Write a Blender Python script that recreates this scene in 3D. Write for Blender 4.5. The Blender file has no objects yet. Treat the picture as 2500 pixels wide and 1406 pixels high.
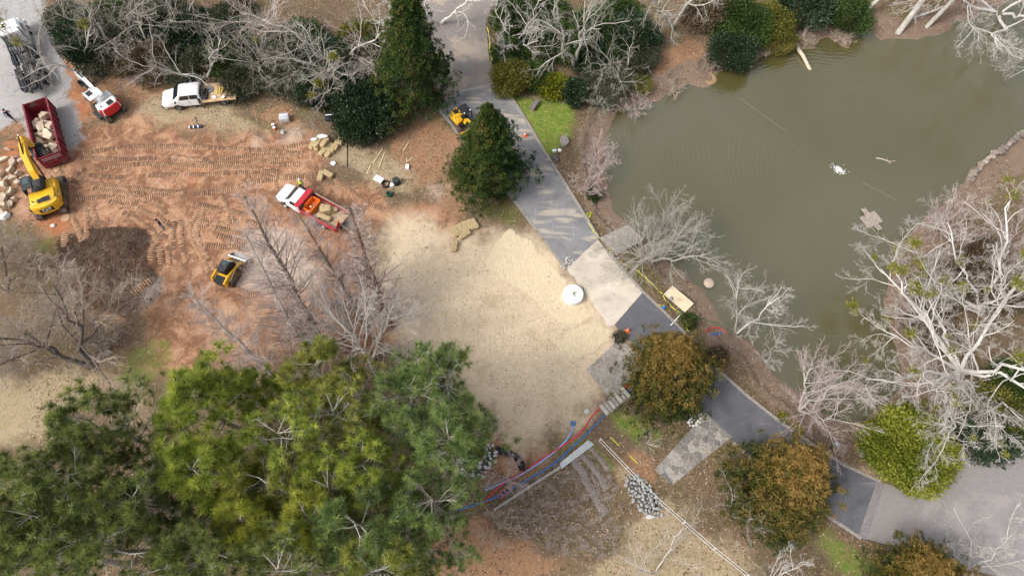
import bpy, math, random
import numpy as np
from math import radians, sin, cos, pi, atan2, hypot, sqrt
random.seed(7)
SC = bpy.context.scene
COL = SC.collection
# ------------------------------------------------------------------ camera
IW, IH, FPX = 2500.0, 1406.0, 2500.0 * 24.0 / 36.0
CAM_H, TILT = 55.0, radians(25.0)
cam = bpy.data.cameras.new('camera'); cam_o = bpy.data.objects.new('camera', cam); COL.objects.link(cam_o)
cam.sensor_width = 36.0; cam.lens = 24.0; cam.clip_start = 0.5; cam.clip_end = 5000.0
cam_o.location = (0, 0, CAM_H); cam_o.rotation_euler = (TILT, 0, 0)
SC.camera = cam_o
# ------------------------------------------------------------------ sky and sun (bright overcast, light from the left)
SUN_AZ, SUN_EL = radians(245.0), radians(48.0)      # azimuth clockwise from +Y
w = bpy.data.worlds.new('World'); SC.world = w; w.use_nodes = True
nt = w.node_tree; nt.nodes.clear()
sky = nt.nodes.new('ShaderNodeTexSky'); sky.sky_type = 'NISHITA'; sky.sun_disc = False
sky.sun_elevation = SUN_EL; sky.sun_rotation = SUN_AZ; sky.air_density = 1.0; sky.dust_density = 4.0; sky.ozone_density = 0.6
hs = nt.nodes.new('ShaderNodeHueSaturation'); hs.inputs['Saturation'].default_value = 0.30
bg = nt.nodes.new('ShaderNodeBackground'); bg.inputs['Strength'].default_value = 0.15
wo = nt.nodes.new('ShaderNodeOutputWorld')
nt.links.new(sky.outputs[0], hs.inputs['Color']); nt.links.new(hs.outputs[0], bg.inputs[0]); nt.links.new(bg.outputs[0], wo.inputs[0])
sl = bpy.data.lights.new('sun', 'SUN'); sl.energy = 1.2; sl.angle = radians(14); sl.color = (1.0, 0.955, 0.88)
so = bpy.data.objects.new('sun', sl); COL.objects.link(so)
so.rotation_euler = (radians(90) - SUN_EL, 0, -SUN_AZ + pi)
SC.view_settings.view_transform = 'Standard'; SC.view_settings.look = 'None'
SC.view_settings.gamma = 1.0; SC.view_settings.use_curve_mapping = False
SC.view_settings.exposure = 0.80
SC.cycles.max_bounces = 6; SC.cycles.diffuse_bounces = 3; SC.cycles.transparent_max_bounces = 8
# ------------------------------------------------------------------ pixel <-> place
def P(px, py, z=0.0):
    """photo pixel -> the point at height z on that line of sight"""
    a, b = px - IW / 2, IH / 2 - py
    d = (a, FPX * sin(TILT) + b * cos(TILT), -FPX * cos(TILT) + b * sin(TILT))
    t = (CAM_H - z) / -d[2]
    return (d[0] * t, d[1] * t, z)
def P2(px, py, z=0.0): return P(px, py, z)[:2]
def PPM(px, py, z=0.0):
    a, b = P(px - 5, py, z), P(px + 5, py, z)
    return 10.0 / (b[0] - a[0])
def head(pa, pb, z=0.0):
    """angle of the ground direction from pixel pa to pixel pb"""
    a, b = P(*pa, z), P(*pb, z)
    return atan2(b[1] - a[1], b[0] - a[0])
# ------------------------------------------------------------------ value noise
_tab = np.random.default_rng(3).random((256, 256))
def vn(x, y, s=1.0, o=0.0):
    x = np.asarray(x, float) / s + o * 17.3 + 1000; y = np.asarray(y, float) / s + o * 9.1 + 1000
    xi = np.floor(x).astype(int); yi = np.floor(y).astype(int); fx = x - xi; fy = y - yi
    fx = fx * fx * (3 - 2 * fx); fy = fy * fy * (3 - 2 * fy)
    g = lambda i, j: _tab[i & 255, j & 255]
    return (g(xi, yi) * (1 - fx) + g(xi + 1, yi) * fx) * (1 - fy) + (g(xi, yi + 1) * (1 - fx) + g(xi + 1, yi + 1) * fx) * fy
def fbm(x, y, s=1.0, o=0.0, n=4):
    r = 0; a = 0.5; t = 0
    for i in range(n): r = r + a * vn(x, y, s, o + i * 3.7); t += a; a *= 0.5; s *= 0.5
    return r / t
def sdf(X, Y, poly):
    """signed distance to a polygon, negative inside"""
    poly = np.asarray(poly, float); d = np.full(X.shape, 1e9); ins = np.zeros(X.shape, bool)
    for i in range(len(poly)):
        ax, ay = poly[i - 1]; bx, by = poly[i]; ex, ey = bx - ax, by - ay
        t = np.clip(((X - ax) * ex + (Y - ay) * ey) / (ex * ex + ey * ey + 1e-12), 0, 1)
        d = np.minimum(d, (X - ax - t * ex) ** 2 + (Y - ay - t * ey) ** 2)
        c = (ay > Y) != (by > Y)
        xs = ax + (Y - ay) * ex / (ey if abs(ey) > 1e-9 else 1e-9)
        ins ^= c & (X < xs)
    d = np.sqrt(d)
    return np.where(ins, -d, d)
def sst(a, b, x):
    t = np.clip((x - a) / (b - a), 0, 1); return t * t * (3 - 2 * t)
# ------------------------------------------------------------------ materials
def _nt(name):
    m = bpy.data.materials.new(name); m.use_nodes = True; t = m.node_tree; t.nodes.clear()
    out = t.nodes.new('ShaderNodeOutputMaterial'); b = t.nodes.new('ShaderNodeBsdfPrincipled')
    t.links.new(b.outputs[0], out.inputs[0]); return m, t, b, out
def nd(t, ty, ins=None, **kw):
    n = t.nodes.new('ShaderNode' + ty)
    for k, v in kw.items(): setattr(n, k, v)
    for k, v in (ins or {}).items():
        if hasattr(v, 'node') or isinstance(v, bpy.types.NodeSocket): t.links.new(v, n.inputs[k])
        else: n.inputs[k].default_value = v
    return n
def c4(c): return (c[0], c[1], c[2], 1.0)
def mixc(t, f, a, b, mode='MIX'):
    n = t.nodes.new('ShaderNodeMix'); n.data_type = 'RGBA'; n.blend_type = mode
    for s, v in ((0, f), (6, a), (7, b)):
        if isinstance(v, bpy.types.NodeSocket): t.links.new(v, n.inputs[s])
        else: n.inputs[s].default_value = v if s == 0 else c4(v)
    return n.outputs[2]
def mth(t, op, a, b=0.0, c=None, clamp=False):
    n = t.nodes.new('ShaderNodeMath'); n.operation = op; n.use_clamp = clamp
    for i, v in enumerate((a, b) if c is None else (a, b, c)):
        if isinstance(v, bpy.types.NodeSocket): t.links.new(v, n.inputs[i])
        else: n.inputs[i].default_value = v
    return n.outputs[0]
def mrange(t, v, a, b, lo=0.0, hi=1.0):
    n = t.nodes.new('ShaderNodeMapRange'); n.interpolation_type = 'SMOOTHSTEP'
    t.links.new(v, n.inputs[0])
    for i, x in ((1, a), (2, b), (3, lo), (4, hi)):
        n.inputs[i].default_value = x
    return n.outputs[0]
def noise(t, co, sc, det=5.0, rough=0.6, dist=0.0):
    n = nd(t, 'TexNoise', {'Vector': co, 'Scale': sc, 'Detail': det, 'Roughness': rough, 'Distortion': dist}); return n.outputs[0]
_mats = {}
def M(name, c, r=0.6, m=0.0, var=0.18, sc=4.0, bump=0.0, bsc=None, c2=None, amt=None, spec=0.4, coat=0.0):
    """plain procedural material: colour broken up by noise, wear towards c2"""
    if name in _mats: return _mats[name]
    mt, t, b, _ = _nt(name)
    co = nd(t, 'TexCoord').outputs['Object']
    n1 = noise(t, co, sc, 6, 0.65)
    lo = tuple(x * (1 - var) for x in c); hi = tuple(min(1, x * (1 + var)) for x in c)
    col = mixc(t, mrange(t, n1, 0.3, 0.7), lo, hi)
    if c2 is not None:
        n2 = noise(t, co, sc * 0.45, 8, 0.7, 0.4)
        k = 0.55 if amt is None else amt
        col = mixc(t, mrange(t, n2, k, k + 0.14), col, c2)
    t.links.new(col, b.inputs['Base Color'])
    b.inputs['Roughness'].default_value = r; b.inputs['Metallic'].default_value = m
    b.inputs['Specular IOR Level'].default_value = spec
    if coat: b.inputs['Coat Weight'].default_value = coat; b.inputs['Coat Roughness'].default_value = 0.15
    if bump:
        n3 = noise(t, co, bsc or sc * 3, 6, 0.65)
        bp = nd(t, 'Bump', {'Height': n3, 'Strength': bump, 'Distance': 0.05}); t.links.new(bp.outputs[0], b.inputs['Normal'])
    _mats[name] = mt; return mt
def leaf_mat(name, cols, trans=0.25, rough=0.55):
    """leaves: own colour picked per leaf by the 'tint' attribute"""
    if name in _mats: return _mats[name]
    mt, t, b, out = _nt(name)
    at = nd(t, 'Attribute', attribute_name='tint').outputs['Fac']
    cr = nd(t, 'ValToRGB', {'Fac': at}); e = cr.color_ramp.elements
    e[0].position = 0.0; e[0].color = c4(cols[0]); e[1].position = 1.0; e[1].color = c4(cols[-1])
    for i, c in enumerate(cols[1:-1]): x = e.new((i + 1) / (len(cols) - 1)); x.color = c4(c)
    t.links.new(cr.outputs[0], b.inputs['Base Color']); b.inputs['Roughness'].default_value = rough
    b.inputs['Specular IOR Level'].default_value = 0.25
    if trans:
        tr = nd(t, 'BsdfTranslucent', {'Color': cr.outputs[0]}); mx = nd(t, 'MixShader', {0: trans, 1: b.outputs[0], 2: tr.outputs[0]})
        t.links.new(mx.outputs[0], out.inputs[0])
    _mats[name] = mt; return mt
# ------------------------------------------------------------------ objects
def tag(o, label=None, cat=None, group=None, kind=None):
    if label: o['label'] = label
    if cat: o['category'] = cat
    if group: o['group'] = group
    if kind: o['kind'] = kind
    return o
def thing(name, label, cat, loc=(0, 0, 0), rz=0.0, group=None, sc=1.0):
    o = bpy.data.objects.new(name, None); o.empty_display_size = 0.3; COL.objects.link(o)
    o.location = loc; o.rotation_euler = (0, 0, rz); o.scale = (sc, sc, sc)
    return tag(o, label, cat, group)
def link(name, me, mat=None, parent=None, loc=None, rz=None):
    o = bpy.data.objects.new(name, me); COL.objects.link(o)
    if mat is not None and not me.materials: me.materials.append(mat)
    elif mat is not None and me.materials[0] != mat:
        o.material_slots[0].link = 'OBJECT'; o.material_slots[0].material = mat
    if parent is not None: o.parent = parent
    if loc is not None: o.location = loc
    if rz is not None: o.rotation_euler = (0, 0, rz)
    return o
def npmesh(name, V, F, tint=None, smooth=False):
    """V (n,3), F (m,3 or 4) -> mesh, quickly"""
    me = bpy.data.meshes.new(name); V = np.ascontiguousarray(V, np.float32); F = np.ascontiguousarray(F, np.int32)
    k = F.shape[1]; me.vertices.add(len(V)); me.vertices.foreach_set('co', V.ravel())
    me.loops.add(F.size); me.loops.foreach_set('vertex_index', F.ravel())
    me.polygons.add(len(F)); me.polygons.foreach_set('loop_start', np.arange(0, F.size, k, dtype=np.int32))
    me.polygons.foreach_set('loop_total', np.full(len(F), k, np.int32))
    if smooth: me.polygons.foreach_set('use_smooth', np.ones(len(F), bool))
    if tint is not None:
        a = me.attributes.new('tint', 'FLOAT', 'POINT'); a.data.foreach_set('value', np.ascontiguousarray(tint, np.float32))
    me.update(calc_edges=True); return me
def copy_tree(o, parent=None):
    c = o.copy(); COL.objects.link(c); c.parent = parent
    for ch in list(o.children): copy_tree(ch, c)
    return c
class MB:
    """collects simple shapes of ONE piece and links them as one mesh"""
    def __init__(s): s.v = []; s.f = []
    def add(s, vs, fs):
        n = len(s.v); s.v += [tuple(map(float, v)) for v in vs]; s.f += [tuple(i + n for i in f) for f in fs]; return s
    def box(s, c, d, b=0.0, rz=0.0, ry=0.0, taper=1.0):
        hx, hy, hz = d[0] / 2, d[1] / 2, d[2] / 2; b = min(b, hx * .9, hy * .9, hz * .9); vs = []; fs = []
        if b <= 0:
            vs = [(x * hx * (taper if z > 0 else 1), y * hy * (taper if z > 0 else 1), z * hz) for z in (-1, 1) for x, y in ((-1, -1), (1, -1), (1, 1), (-1, 1))]
            fs = [(3, 2, 1, 0), (4, 5, 6, 7), (0, 1, 5, 4), (1, 2, 6, 5), (2, 3, 7, 6), (3, 0, 4, 7)]
        else:
            def ring(z, i, k): return [(x * k, y * k, z) for x, y in ((-hx + i, -hy), (hx - i, -hy), (hx, -hy + i), (hx, hy - i), (hx - i, hy), (-hx + i, hy), (-hx, hy - i), (-hx, -hy + i))]
            def sh(r): return [(max(-hx + b, min(hx - b, x)) if abs(x) > hx - b else x, max(-hy + b, min(hy - b, y)), z) for x, y, z in r]
            r1, r2 = ring(-hz + b, b, 1), ring(hz - b, b, taper)
            r0 = [(x * (hx - b) / hx, y * (hy - b) / hy, -hz) for x, y, z in ring(0, b, 1)]
            r3 = [(x * taper * (hx - b) / hx, y * taper * (hy - b) / hy, hz) for x, y, z in ring(0, b, 1)]
            vs = r0 + r1 + r2 + r3; fs = [tuple(range(7, -1, -1)), tuple(range(24, 32))]
            for k in range(3):
                for i in range(8): j = (i + 1) % 8; fs.append((k * 8 + i, k * 8 + j, k * 8 + 8 + j, k * 8 + 8 + i))
        cy, sy_ = cos(ry), sin(ry); cz, sz = cos(rz), sin(rz); o = []
        for x, y, z in vs:
            x, z = x * cy + z * sy_, -x * sy_ + z * cy
            o.append((x * cz - y * sz + c[0], x * sz + y * cz + c[1], z + c[2]))
        return s.add(o, fs)
    def cyl(s, a, b, r0, r1=None, n=12, cap=True):
        r1 = r0 if r1 is None else r1; a = np.array(a, float); b = np.array(b, float); d = b - a; d = d / (np.linalg.norm(d) + 1e-9)
        u = np.cross(d, (0, 0, 1) if abs(d[2]) < .9 else (1, 0, 0)); u /= np.linalg.norm(u); v = np.cross(d, u); vs = []
        for p, r in ((a, r0), (b, r1)):
            for i in range(n): t = 2 * pi * i / n; vs.append(p + r * (cos(t) * u + sin(t) * v))
        fs = [(i, (i + 1) % n, n + (i + 1) % n, n + i) for i in range(n)]
        if cap: fs += [tuple(range(n - 1, -1, -1)), tuple(range(n, 2 * n))]
        return s.add(vs, fs)
    def tube(s, pts, r, n=6, cap=True):
        rs = r if hasattr(r, '__len__') else [r] * len(pts)
        V, F = tubes(np.array(pts, float)[None], np.array(rs, float)[None], n); fs = [tuple(f) for f in F]
        if cap: m = len(pts); fs += [tuple(range(n - 1, -1, -1)), tuple(range((m - 1) * n, m * n))]
        return s.add(V, fs)
    def prof(s, poly, y0, y1, axis='y', k=1.0):
        """polygon (x,z) extruded along y (or (x,y) along z for axis 'z'); k shrinks the far cap"""
        n = len(poly); cx = sum(p[0] for p in poly) / n; cz = sum(p[1] for p in poly) / n; vs = []
        for y, q in ((y0, 1.0), (y1, k)):
            for x, z in poly:
                x, z = cx + (x - cx) * q, cz + (z - cz) * q
                vs.append((x, y, z) if axis == 'y' else (x, z, y))
        fs = [(i, (i + 1) % n, n + (i + 1) % n, n + i) for i in range(n)] + [tuple(range(n - 1, -1, -1)), tuple(range(n, 2 * n))]
        return s.add(vs, fs)
    def loft(s, secs, r=0.12):
        """secs: (x, half width low, half width high, z low, z high): rounded shell along x"""
        vs = []; n = 0
        for x, wb, wt, z0, z1 in secs:
            q = min(r, (z1 - z0) * .45, wt * .45); ring = []
            for (cx, cz, a0) in ((wb - q, z0 + q, -90), (wt - q, z1 - q, 0), (-wt + q, z1 - q, 90), (-wb + q, z0 + q, 180)):
                for a in (0, 45, 90): t = radians(a0 + a); ring.append((x, cx + q * cos(t), cz + q * sin(t)))
            n = len(ring); vs += ring
        fs = []
        for k in range(len(secs) - 1):
            for i in range(n): j = (i + 1) % n; fs.append((k * n + i, k * n + j, k * n + n + j, k * n + n + i))
        fs += [tuple(range(n - 1, -1, -1)), tuple(range((len(secs) - 1) * n, len(secs) * n))]
        return s.add(vs, fs)
    def lathe(s, c, prof, axis='y', n=20):
        vs = []; m = len(prof)
        for i in range(n):
            t = 2 * pi * i / n
            for r, h in prof:
                p = (r * cos(t), h, r * sin(t)) if axis == 'y' else ((r * cos(t), r * sin(t), h) if axis == 'z' else (h, r * cos(t), r * sin(t)))
                vs.append((p[0] + c[0], p[1] + c[1], p[2] + c[2]))
        fs = [(i * m + k, ((i + 1) % n) * m + k, ((i + 1) % n) * m + k + 1, i * m + k + 1) for i in range(n) for k in range(m - 1)]
        return s.add(vs, fs)
    def mesh(s, name='m', smooth=False):
        me = bpy.data.meshes.new(name); me.from_pydata(s.v, [], s.f)
        if smooth: me.polygons.foreach_set('use_smooth', [True] * len(me.polygons))
        me.update(); return me
    def build(s, name, mat, parent=None, smooth=False, loc=None, rz=None):
        return link(name, s.mesh(name, smooth), mat, parent, loc, rz)
def tubes(pts, rad, n=4):
    """pts (N,m,3), rad (N,m) -> V, quads of N open tubes"""
    N, m, _ = pts.shape; d = np.gradient(pts, axis=1); d /= np.linalg.norm(d, axis=2, keepdims=True) + 1e-9
    ref = np.where(np.abs(d[:, :1, 2:3]) < .8, np.array([0, 0, 1.]), np.array([1., 0, 0])); ref = np.broadcast_to(ref, d.shape)
    u = np.cross(d, ref); u /= np.linalg.norm(u, axis=2, keepdims=True) + 1e-9; v = np.cross(d, u)
    a = np.arange(n) * 2 * pi / n
    V = pts[:, :, None] + rad[:, :, None, None] * (np.cos(a)[None, None, :, None] * u[:, :, None] + np.sin(a)[None, None, :, None] * v[:, :, None])
    i = np.arange(n); j = (i + 1) % n; k = np.arange(m - 1)
    q = np.stack([k[:, None] * n + i, k[:, None] * n + j, (k[:, None] + 1) * n + j, (k[:, None] + 1) * n + i], -1).reshape(-1, 4)
    F = (np.arange(N)[:, None, None] * (m * n) + q[None]).reshape(-1, 4)
    return V.reshape(-1, 3), F
def rock_mesh(seed, sx, sy, sz, rough=0.25, sub=2, flat=False):
    import bmesh
    bm = bmesh.new(); bmesh.ops.create_icosphere(bm, subdivisions=sub, radius=1.0); rg = np.random.default_rng(seed)
    cuts = [(rg.normal(size=3), rg.uniform(.55, .85)) for _ in range(7)]
    for v in bm.verts:
        p = np.array(v.co)
        for nrm, dd in cuts:
            nn = nrm / np.linalg.norm(nrm); e = p @ nn - dd
            if e > 0: p = p - nn * e
        p = p * (1 + rough * (rg.random() - .5) * .6); v.co = (p[0] * sx, p[1] * sy, max(p[2] * sz, -sz * .75))
    me = bpy.data.meshes.new('rock'); bm.to_mesh(me); bm.free(); return me
# ------------------------------------------------------------------ the lie of the land
WZ = -0.8
def pxs(l, z=0.0): return [P2(x, y, z) for x, y in l]
POND = pxs([(1722,207),(1679,202),(1661,220),(1615,244),(1551,256),(1508,269),(1487,294),(1474,328),(1469,368),(1474,406),(1479,444),(1484,472),(1500,512),(1535,545),
  (1580,580),(1640,640),(1679,675),(1712,708),(1738,744),(1756,769),(1771,792),(1789,815),(1830,841),(1856,874),(1884,910),(1915,938),(1960,975),(2000,1008),(2050,1027),
  (2100,1028),(2140,1011),(2180,980),(2200,945),(2196,900),(2180,850),(2165,800),(2152,740),(2165,680),(2210,615),(2240,555),(2290,505),(2360,460),(2372,420),(2420,385),
  (2460,355),(2500,325),(2620,250),(2700,60),(2600,-30),(2500,-20),(2468,6),(2420,19),(2366,51),(2334,54),(2324,74),(2244,93),(2186,93),(2148,93),(2113,74),(2081,90),(2068,112),
  (2039,99),(2023,83),(2007,93),(1988,122),(1937,122),(1924,131),(1873,138),(1844,150),(1834,147),(1820,151),(1790,165),(1753,177)], WZ)
DRIVE_A = [(1088,245),(1130,224),(1215,212),(1240,225),(1290,310),(1330,380),(1385,465),(1425,530),(1460,585),(1385,655),(1300,545),(1240,465),(1185,400),(1135,345),(1100,300),(1072,268)]
DUSTY = [(1460,585),(1484,618),(1530,672),(1568,715),(1500,793),(1483,797),(1474,778),(1462,760),(1453,752),(1446,735),(1431,722),(1425,703),(1410,695),(1404,678),(1390,668),(1385,655)]
DRIVE_B = [(1500,793),(1568,715),(1615,760),(1660,805),(1750,905),(1830,975),(1900,1030),(2000,1100),(2060,1138),(2148,1178),(2103,1312),(2010,1250),(1910,1175),(1810,1095),(1700,990),(1560,852)]
PAVE_TOP = [(1000,-60),(1215,-60),(1210,0),(1186,60),(1195,150),(1218,211),(1130,223),(1087,246),(1060,200),(1040,110),(1015,0)]
PAVE_BR = [(2149,1178),(2215,1192),(2262,1186),(2300,1160),(2340,1105),(2420,1080),(2640,1000),(2700,1500),(2560,1480),(2480,1415),(2320,1380),(2225,1345),(2104,1312)]
GROUND_MASKS = {  # name: (channel, softness m, wobble m, polygons)
 'clay': (0, 2.0, 2.0, [[(0,285),(60,330),(150,300),(190,320),(240,285),(330,300),(450,318),(600,335),(760,350),(800,400),(720,440),(900,470),(1020,500),(1100,520),(1180,560),(1100,585),(960,560),(860,560),(900,620),(980,830),(700,860),(560,900),(470,930),(400,880),(390,800),(300,760),(150,690),(145,590),(60,540),(0,520)],
      [(120,165),(175,160),(215,230),(270,290),(215,300),(170,300),(140,230)], [(440,860),(560,820),(560,920),(470,930)], [(1180,1080),(1230,1050),(1330,1110),(1270,1180),(1180,1200)]]),
 'straw': (1, 2.4, 1.6, [[(985,545),(1100,570),(1190,620),(1250,560),(1320,590),(1380,650),(1470,735),(1500,800),(1490,860),(1440,905),(1455,945),(1400,1010),(1330,1090),(1260,1080),(1215,1060),(1150,930),(1040,850),(970,780),(930,640)]]),
 'grass': (2, 0.8, 0.7, [[(1243,232),(1300,236),(1390,250),(1404,300),(1392,335),(1352,372),(1335,378),(1290,305)], [.46,(255,905),(300,850),(420,800),(440,880),(400,930),(300,960)], [.46,(60,590),(140,570),(150,620),(90,650)],
      [.54,(1990,1255),(2080,1310),(2200,1400),(2080,1420),(1960,1330)], [.66,(1380,1080),(1440,1070),(1560,1180),(1520,1190),(1450,1110)], [.62,(1480,990),(1560,1010),(1640,1060),(1590,1120),(1500,1050)],
      [.46,(1180,545),(1240,470),(1300,545),(1260,560)], [.46,(1040,280),(1075,270),(1130,345),(1100,340)], [.46,(1380,610),(1320,560),(1300,550),(1340,610)], [.46,(1520,600),(1560,620),(1600,690),(1560,700)]]),
 'gravel': (3, 1.0, 1.1, [[(-420,-330),(40,-330),(80,-120),(118,60),(150,180),(200,300),(208,345),(160,370),(90,335),(40,300),(0,330),(-120,345),(-300,200)]]),
 'dark': (4, 0.9, 1.2, [[.8,(1398,896),(1500,830),(1518,842),(1420,908)], [(140,600),(230,552),(350,560),(388,630),(380,715),(325,765),(230,772),(140,725)]]),
 'dry': (5, 1.5, 1.5, [[.8,(230,285),(330,255),(560,235),(660,300),(760,330),(870,350),(1000,400),(1010,470),(900,470),(850,420),(640,340),(420,320),(300,300)],
      [.8,(-100,880),(60,900),(200,860),(330,930),(350,1010),(240,980),(100,1090),(-100,1130)], [.8,(1510,1150),(1580,1180),(1700,1270),(1830,1380),(1900,1460),(1350,1460),(1500,1330),(1540,1250)],
      [.8,(1930,560+500),(2000,1110),(2130,1165),(2100,1170),(2000,1120)]]),
 'mud': (6, 0.9, 1.2, [[.5,(140,630),(190,610),(200,690),(180,740),(140,725)], [(1240,1180),(1370,1110),(1430,1090),(1470,1120),(1500,1210),(1530,1290),(1480,1340),(1400,1370),(1300,1320),(1215,1250)]]),
 'litter': (7, 1.5, 1.5, [[(960,330),(1040,300),(1130,350),(1090,420),(1110,520),(1010,480),(960,400)], [(1520,1150),(1560,1120),(1620,1150),(1600,1200)], [(1590,130),(1680,90),(1760,120),(1740,170),(1640,230),(1590,210)],
      [(230,190),(400,170),(430,270),(330,290),(240,250)], [(1050,1220),(1010,1400),(1190,1460),(1400,1400),(1300,1330)], [(590,270),(700,260),(760,330),(640,300)]]),
 'dust': (8, 1.2, 1.0, [[.6,(690,310),(745,300),(730,345),(690,350)], [.6,(620,330),(645,335),(630,360),(612,350)], [.6,(1040,450),(1085,460),(1080,500),(1050,490)], [.6,(560,560),(640,540),(760,560),(800,700),(650,720),(560,700)], [.6,(840,520),(930,570),(920,600),(860,560)], [.6,(330,690),(400,660),(420,700),(340,770)], [.6,(395,740),(425,730),(430,820),(410,800)]]),
 'rust': (9, 1.2, 1.0, [[.66,(120,165),(170,160),(230,270),(200,300),(150,230)], [.66,(0,290),(50,340),(60,420),(0,400)], [.66,(60,500),(160,480),(210,560),(140,600),(60,560)], [.66,(460,400),(510,395),(510,440),(460,440)]]),
}
def axis_grid(lo, hi, step, far):
    a = np.arange(lo, hi + step / 2, step); e = [0.6, 1.5, 3, 6, 12, 25, 60, 140, 300, far]
    return np.concatenate([[lo - x for x in e[::-1]], a, [hi + x for x in e]])
gx, gy = axis_grid(-66, 66, 0.25, 900.0), axis_grid(-3, 74, 0.25, 900.0)
GX, GY = np.meshgrid(gx, gy)
wob = (fbm(GX, GY, 2.6, 1) - .5) * 1.5
D_POND = sdf(GX, GY, POND) + wob * 0.9
def _dr(p, z=0.0): return sdf(GX, GY, pxs(p, z))
D_ROAD = np.minimum.reduce([_dr(DRIVE_A), _dr(DUSTY), _dr(DRIVE_B), _dr(PAVE_TOP), _dr(PAVE_BR)])
masks = {}
for k, (ch, soft, wb, polys) in GROUND_MASKS.items():
    wn = (fbm(GX, GY, 3.0, ch + 2) - .5) * 2.4 * wb; mk = 0.0
    for p in polys:
        q = 1.0 if not isinstance(p[0], float) else p[0]
        mk = np.maximum(mk, q * np.clip(.5 - (_dr(p if q == 1.0 else p[1:]) + wn) / (2 * soft), 0, 1))
    masks[ch] = mk
bank = 1 - sst(1.2, 3.4, D_POND + (fbm(GX, GY, 2.5, 9) - .5) * 2)
masks[10] = bank; masks[11] = np.clip(fbm(GX, GY, 9, 5) * 1.6 - .4, 0, 1)
def profile(d):
    z = np.where(d < 0, WZ - np.minimum(1.3, -d * .5), 0.0)
    out = WZ + 0.06 + 0.16 * sst(0, 1.5, d) + 0.34 * sst(1.55, 1.85, d) + (-(WZ + .56)) * sst(1.9, 4.6, d)
    return np.where(d < 0, z + .04, out)
amp = np.clip(D_ROAD / 1.0, 0, 1)
GZ = profile(D_POND) * np.clip(D_ROAD / .8 + .2, 0.0, 1)
GZ = np.where(D_POND < .3, profile(D_POND), GZ)
GZ += amp * ((fbm(GX, GY, 1.3, 4) - .5) * .10 + (fbm(GX, GY, 8, 6) - .5) * .12) * np.clip(D_POND / 2, 0, 1)
GZ += amp * masks[0] * (fbm(GX, GY, .7, 12, 3) - .5) * .10
cmx, cmy = P2(268, 655); rm = np.hypot((GX - cmx) / 5.0, (GY - cmy) / 4.2)
GZ += 1.25 * np.clip(1 - rm ** 2, 0, 1) * (.55 + .8 * fbm(GX, GY, 1.1, 15))
dtx, dty = zip(*pxs([(1205,1085),(1240,1092),(1275,1105),(1300,1125),(1292,1150),(1270,1145),(1255,1120),(1215,1105)]))
ditch = sdf(GX, GY, list(zip(dtx, dty))) + wob * .5
GZ -= 0.75 * (1 - sst(-.5, .5, ditch))
GZ = np.where(D_ROAD < .05, np.minimum(GZ, -.03), GZ)
GZ = np.where(D_ROAD < .0, -.03, GZ)
def gh(x, y):
    """height of the ground"""
    i = np.clip(np.searchsorted(gx, x) - 1, 0, len(gx) - 2); j = np.clip(np.searchsorted(gy, y) - 1, 0, len(gy) - 2)
    fx = (x - gx[i]) / (gx[i + 1] - gx[i]); fy = (y - gy[j]) / (gy[j + 1] - gy[j])
    return float((GZ[j, i] * (1 - fx) + GZ[j, i + 1] * fx) * (1 - fy) + (GZ[j + 1, i] * (1 - fx) + GZ[j + 1, i + 1] * fx) * fy)
def ghv(x, y):
    i = np.clip(np.searchsorted(gx, x) - 1, 0, len(gx) - 2); j = np.clip(np.searchsorted(gy, y) - 1, 0, len(gy) - 2)
    fx = (x - gx[i]) / (gx[i + 1] - gx[i]); fy = (y - gy[j]) / (gy[j + 1] - gy[j])
    return (GZ[j, i] * (1 - fx) + GZ[j, i + 1] * fx) * (1 - fy) + (GZ[j + 1, i] * (1 - fx) + GZ[j + 1, i + 1] * fx) * fy
def G(px, py, z0=0.0):
    """photo pixel -> point on the ground"""
    p = P(px, py, z0)
    for _ in range(4): p = P(px, py, gh(p[0], p[1]))
    return (p[0], p[1], gh(p[0], p[1]))
def mval(ch, x, y):
    i = np.clip(np.searchsorted(gx, x), 0, len(gx) - 1); j = np.clip(np.searchsorted(gy, y), 0, len(gy) - 1); return masks[ch][j, i]
ny, nx = GX.shape
V = np.stack([GX, GY, GZ], -1).reshape(-1, 3)
ii = (np.arange(ny - 1)[:, None] * nx + np.arange(nx - 1)).reshape(-1)
gme = npmesh('ground', V, np.stack([ii, ii + 1, ii + nx + 1, ii + nx], -1), smooth=True)
for g in range(3):
    a = gme.attributes.new('zone%d' % g, 'FLOAT_COLOR', 'POINT')
    a.data.foreach_set('color', np.stack([masks[g * 4 + c].ravel() for c in range(4)], -1).astype(np.float32).ravel())
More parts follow.
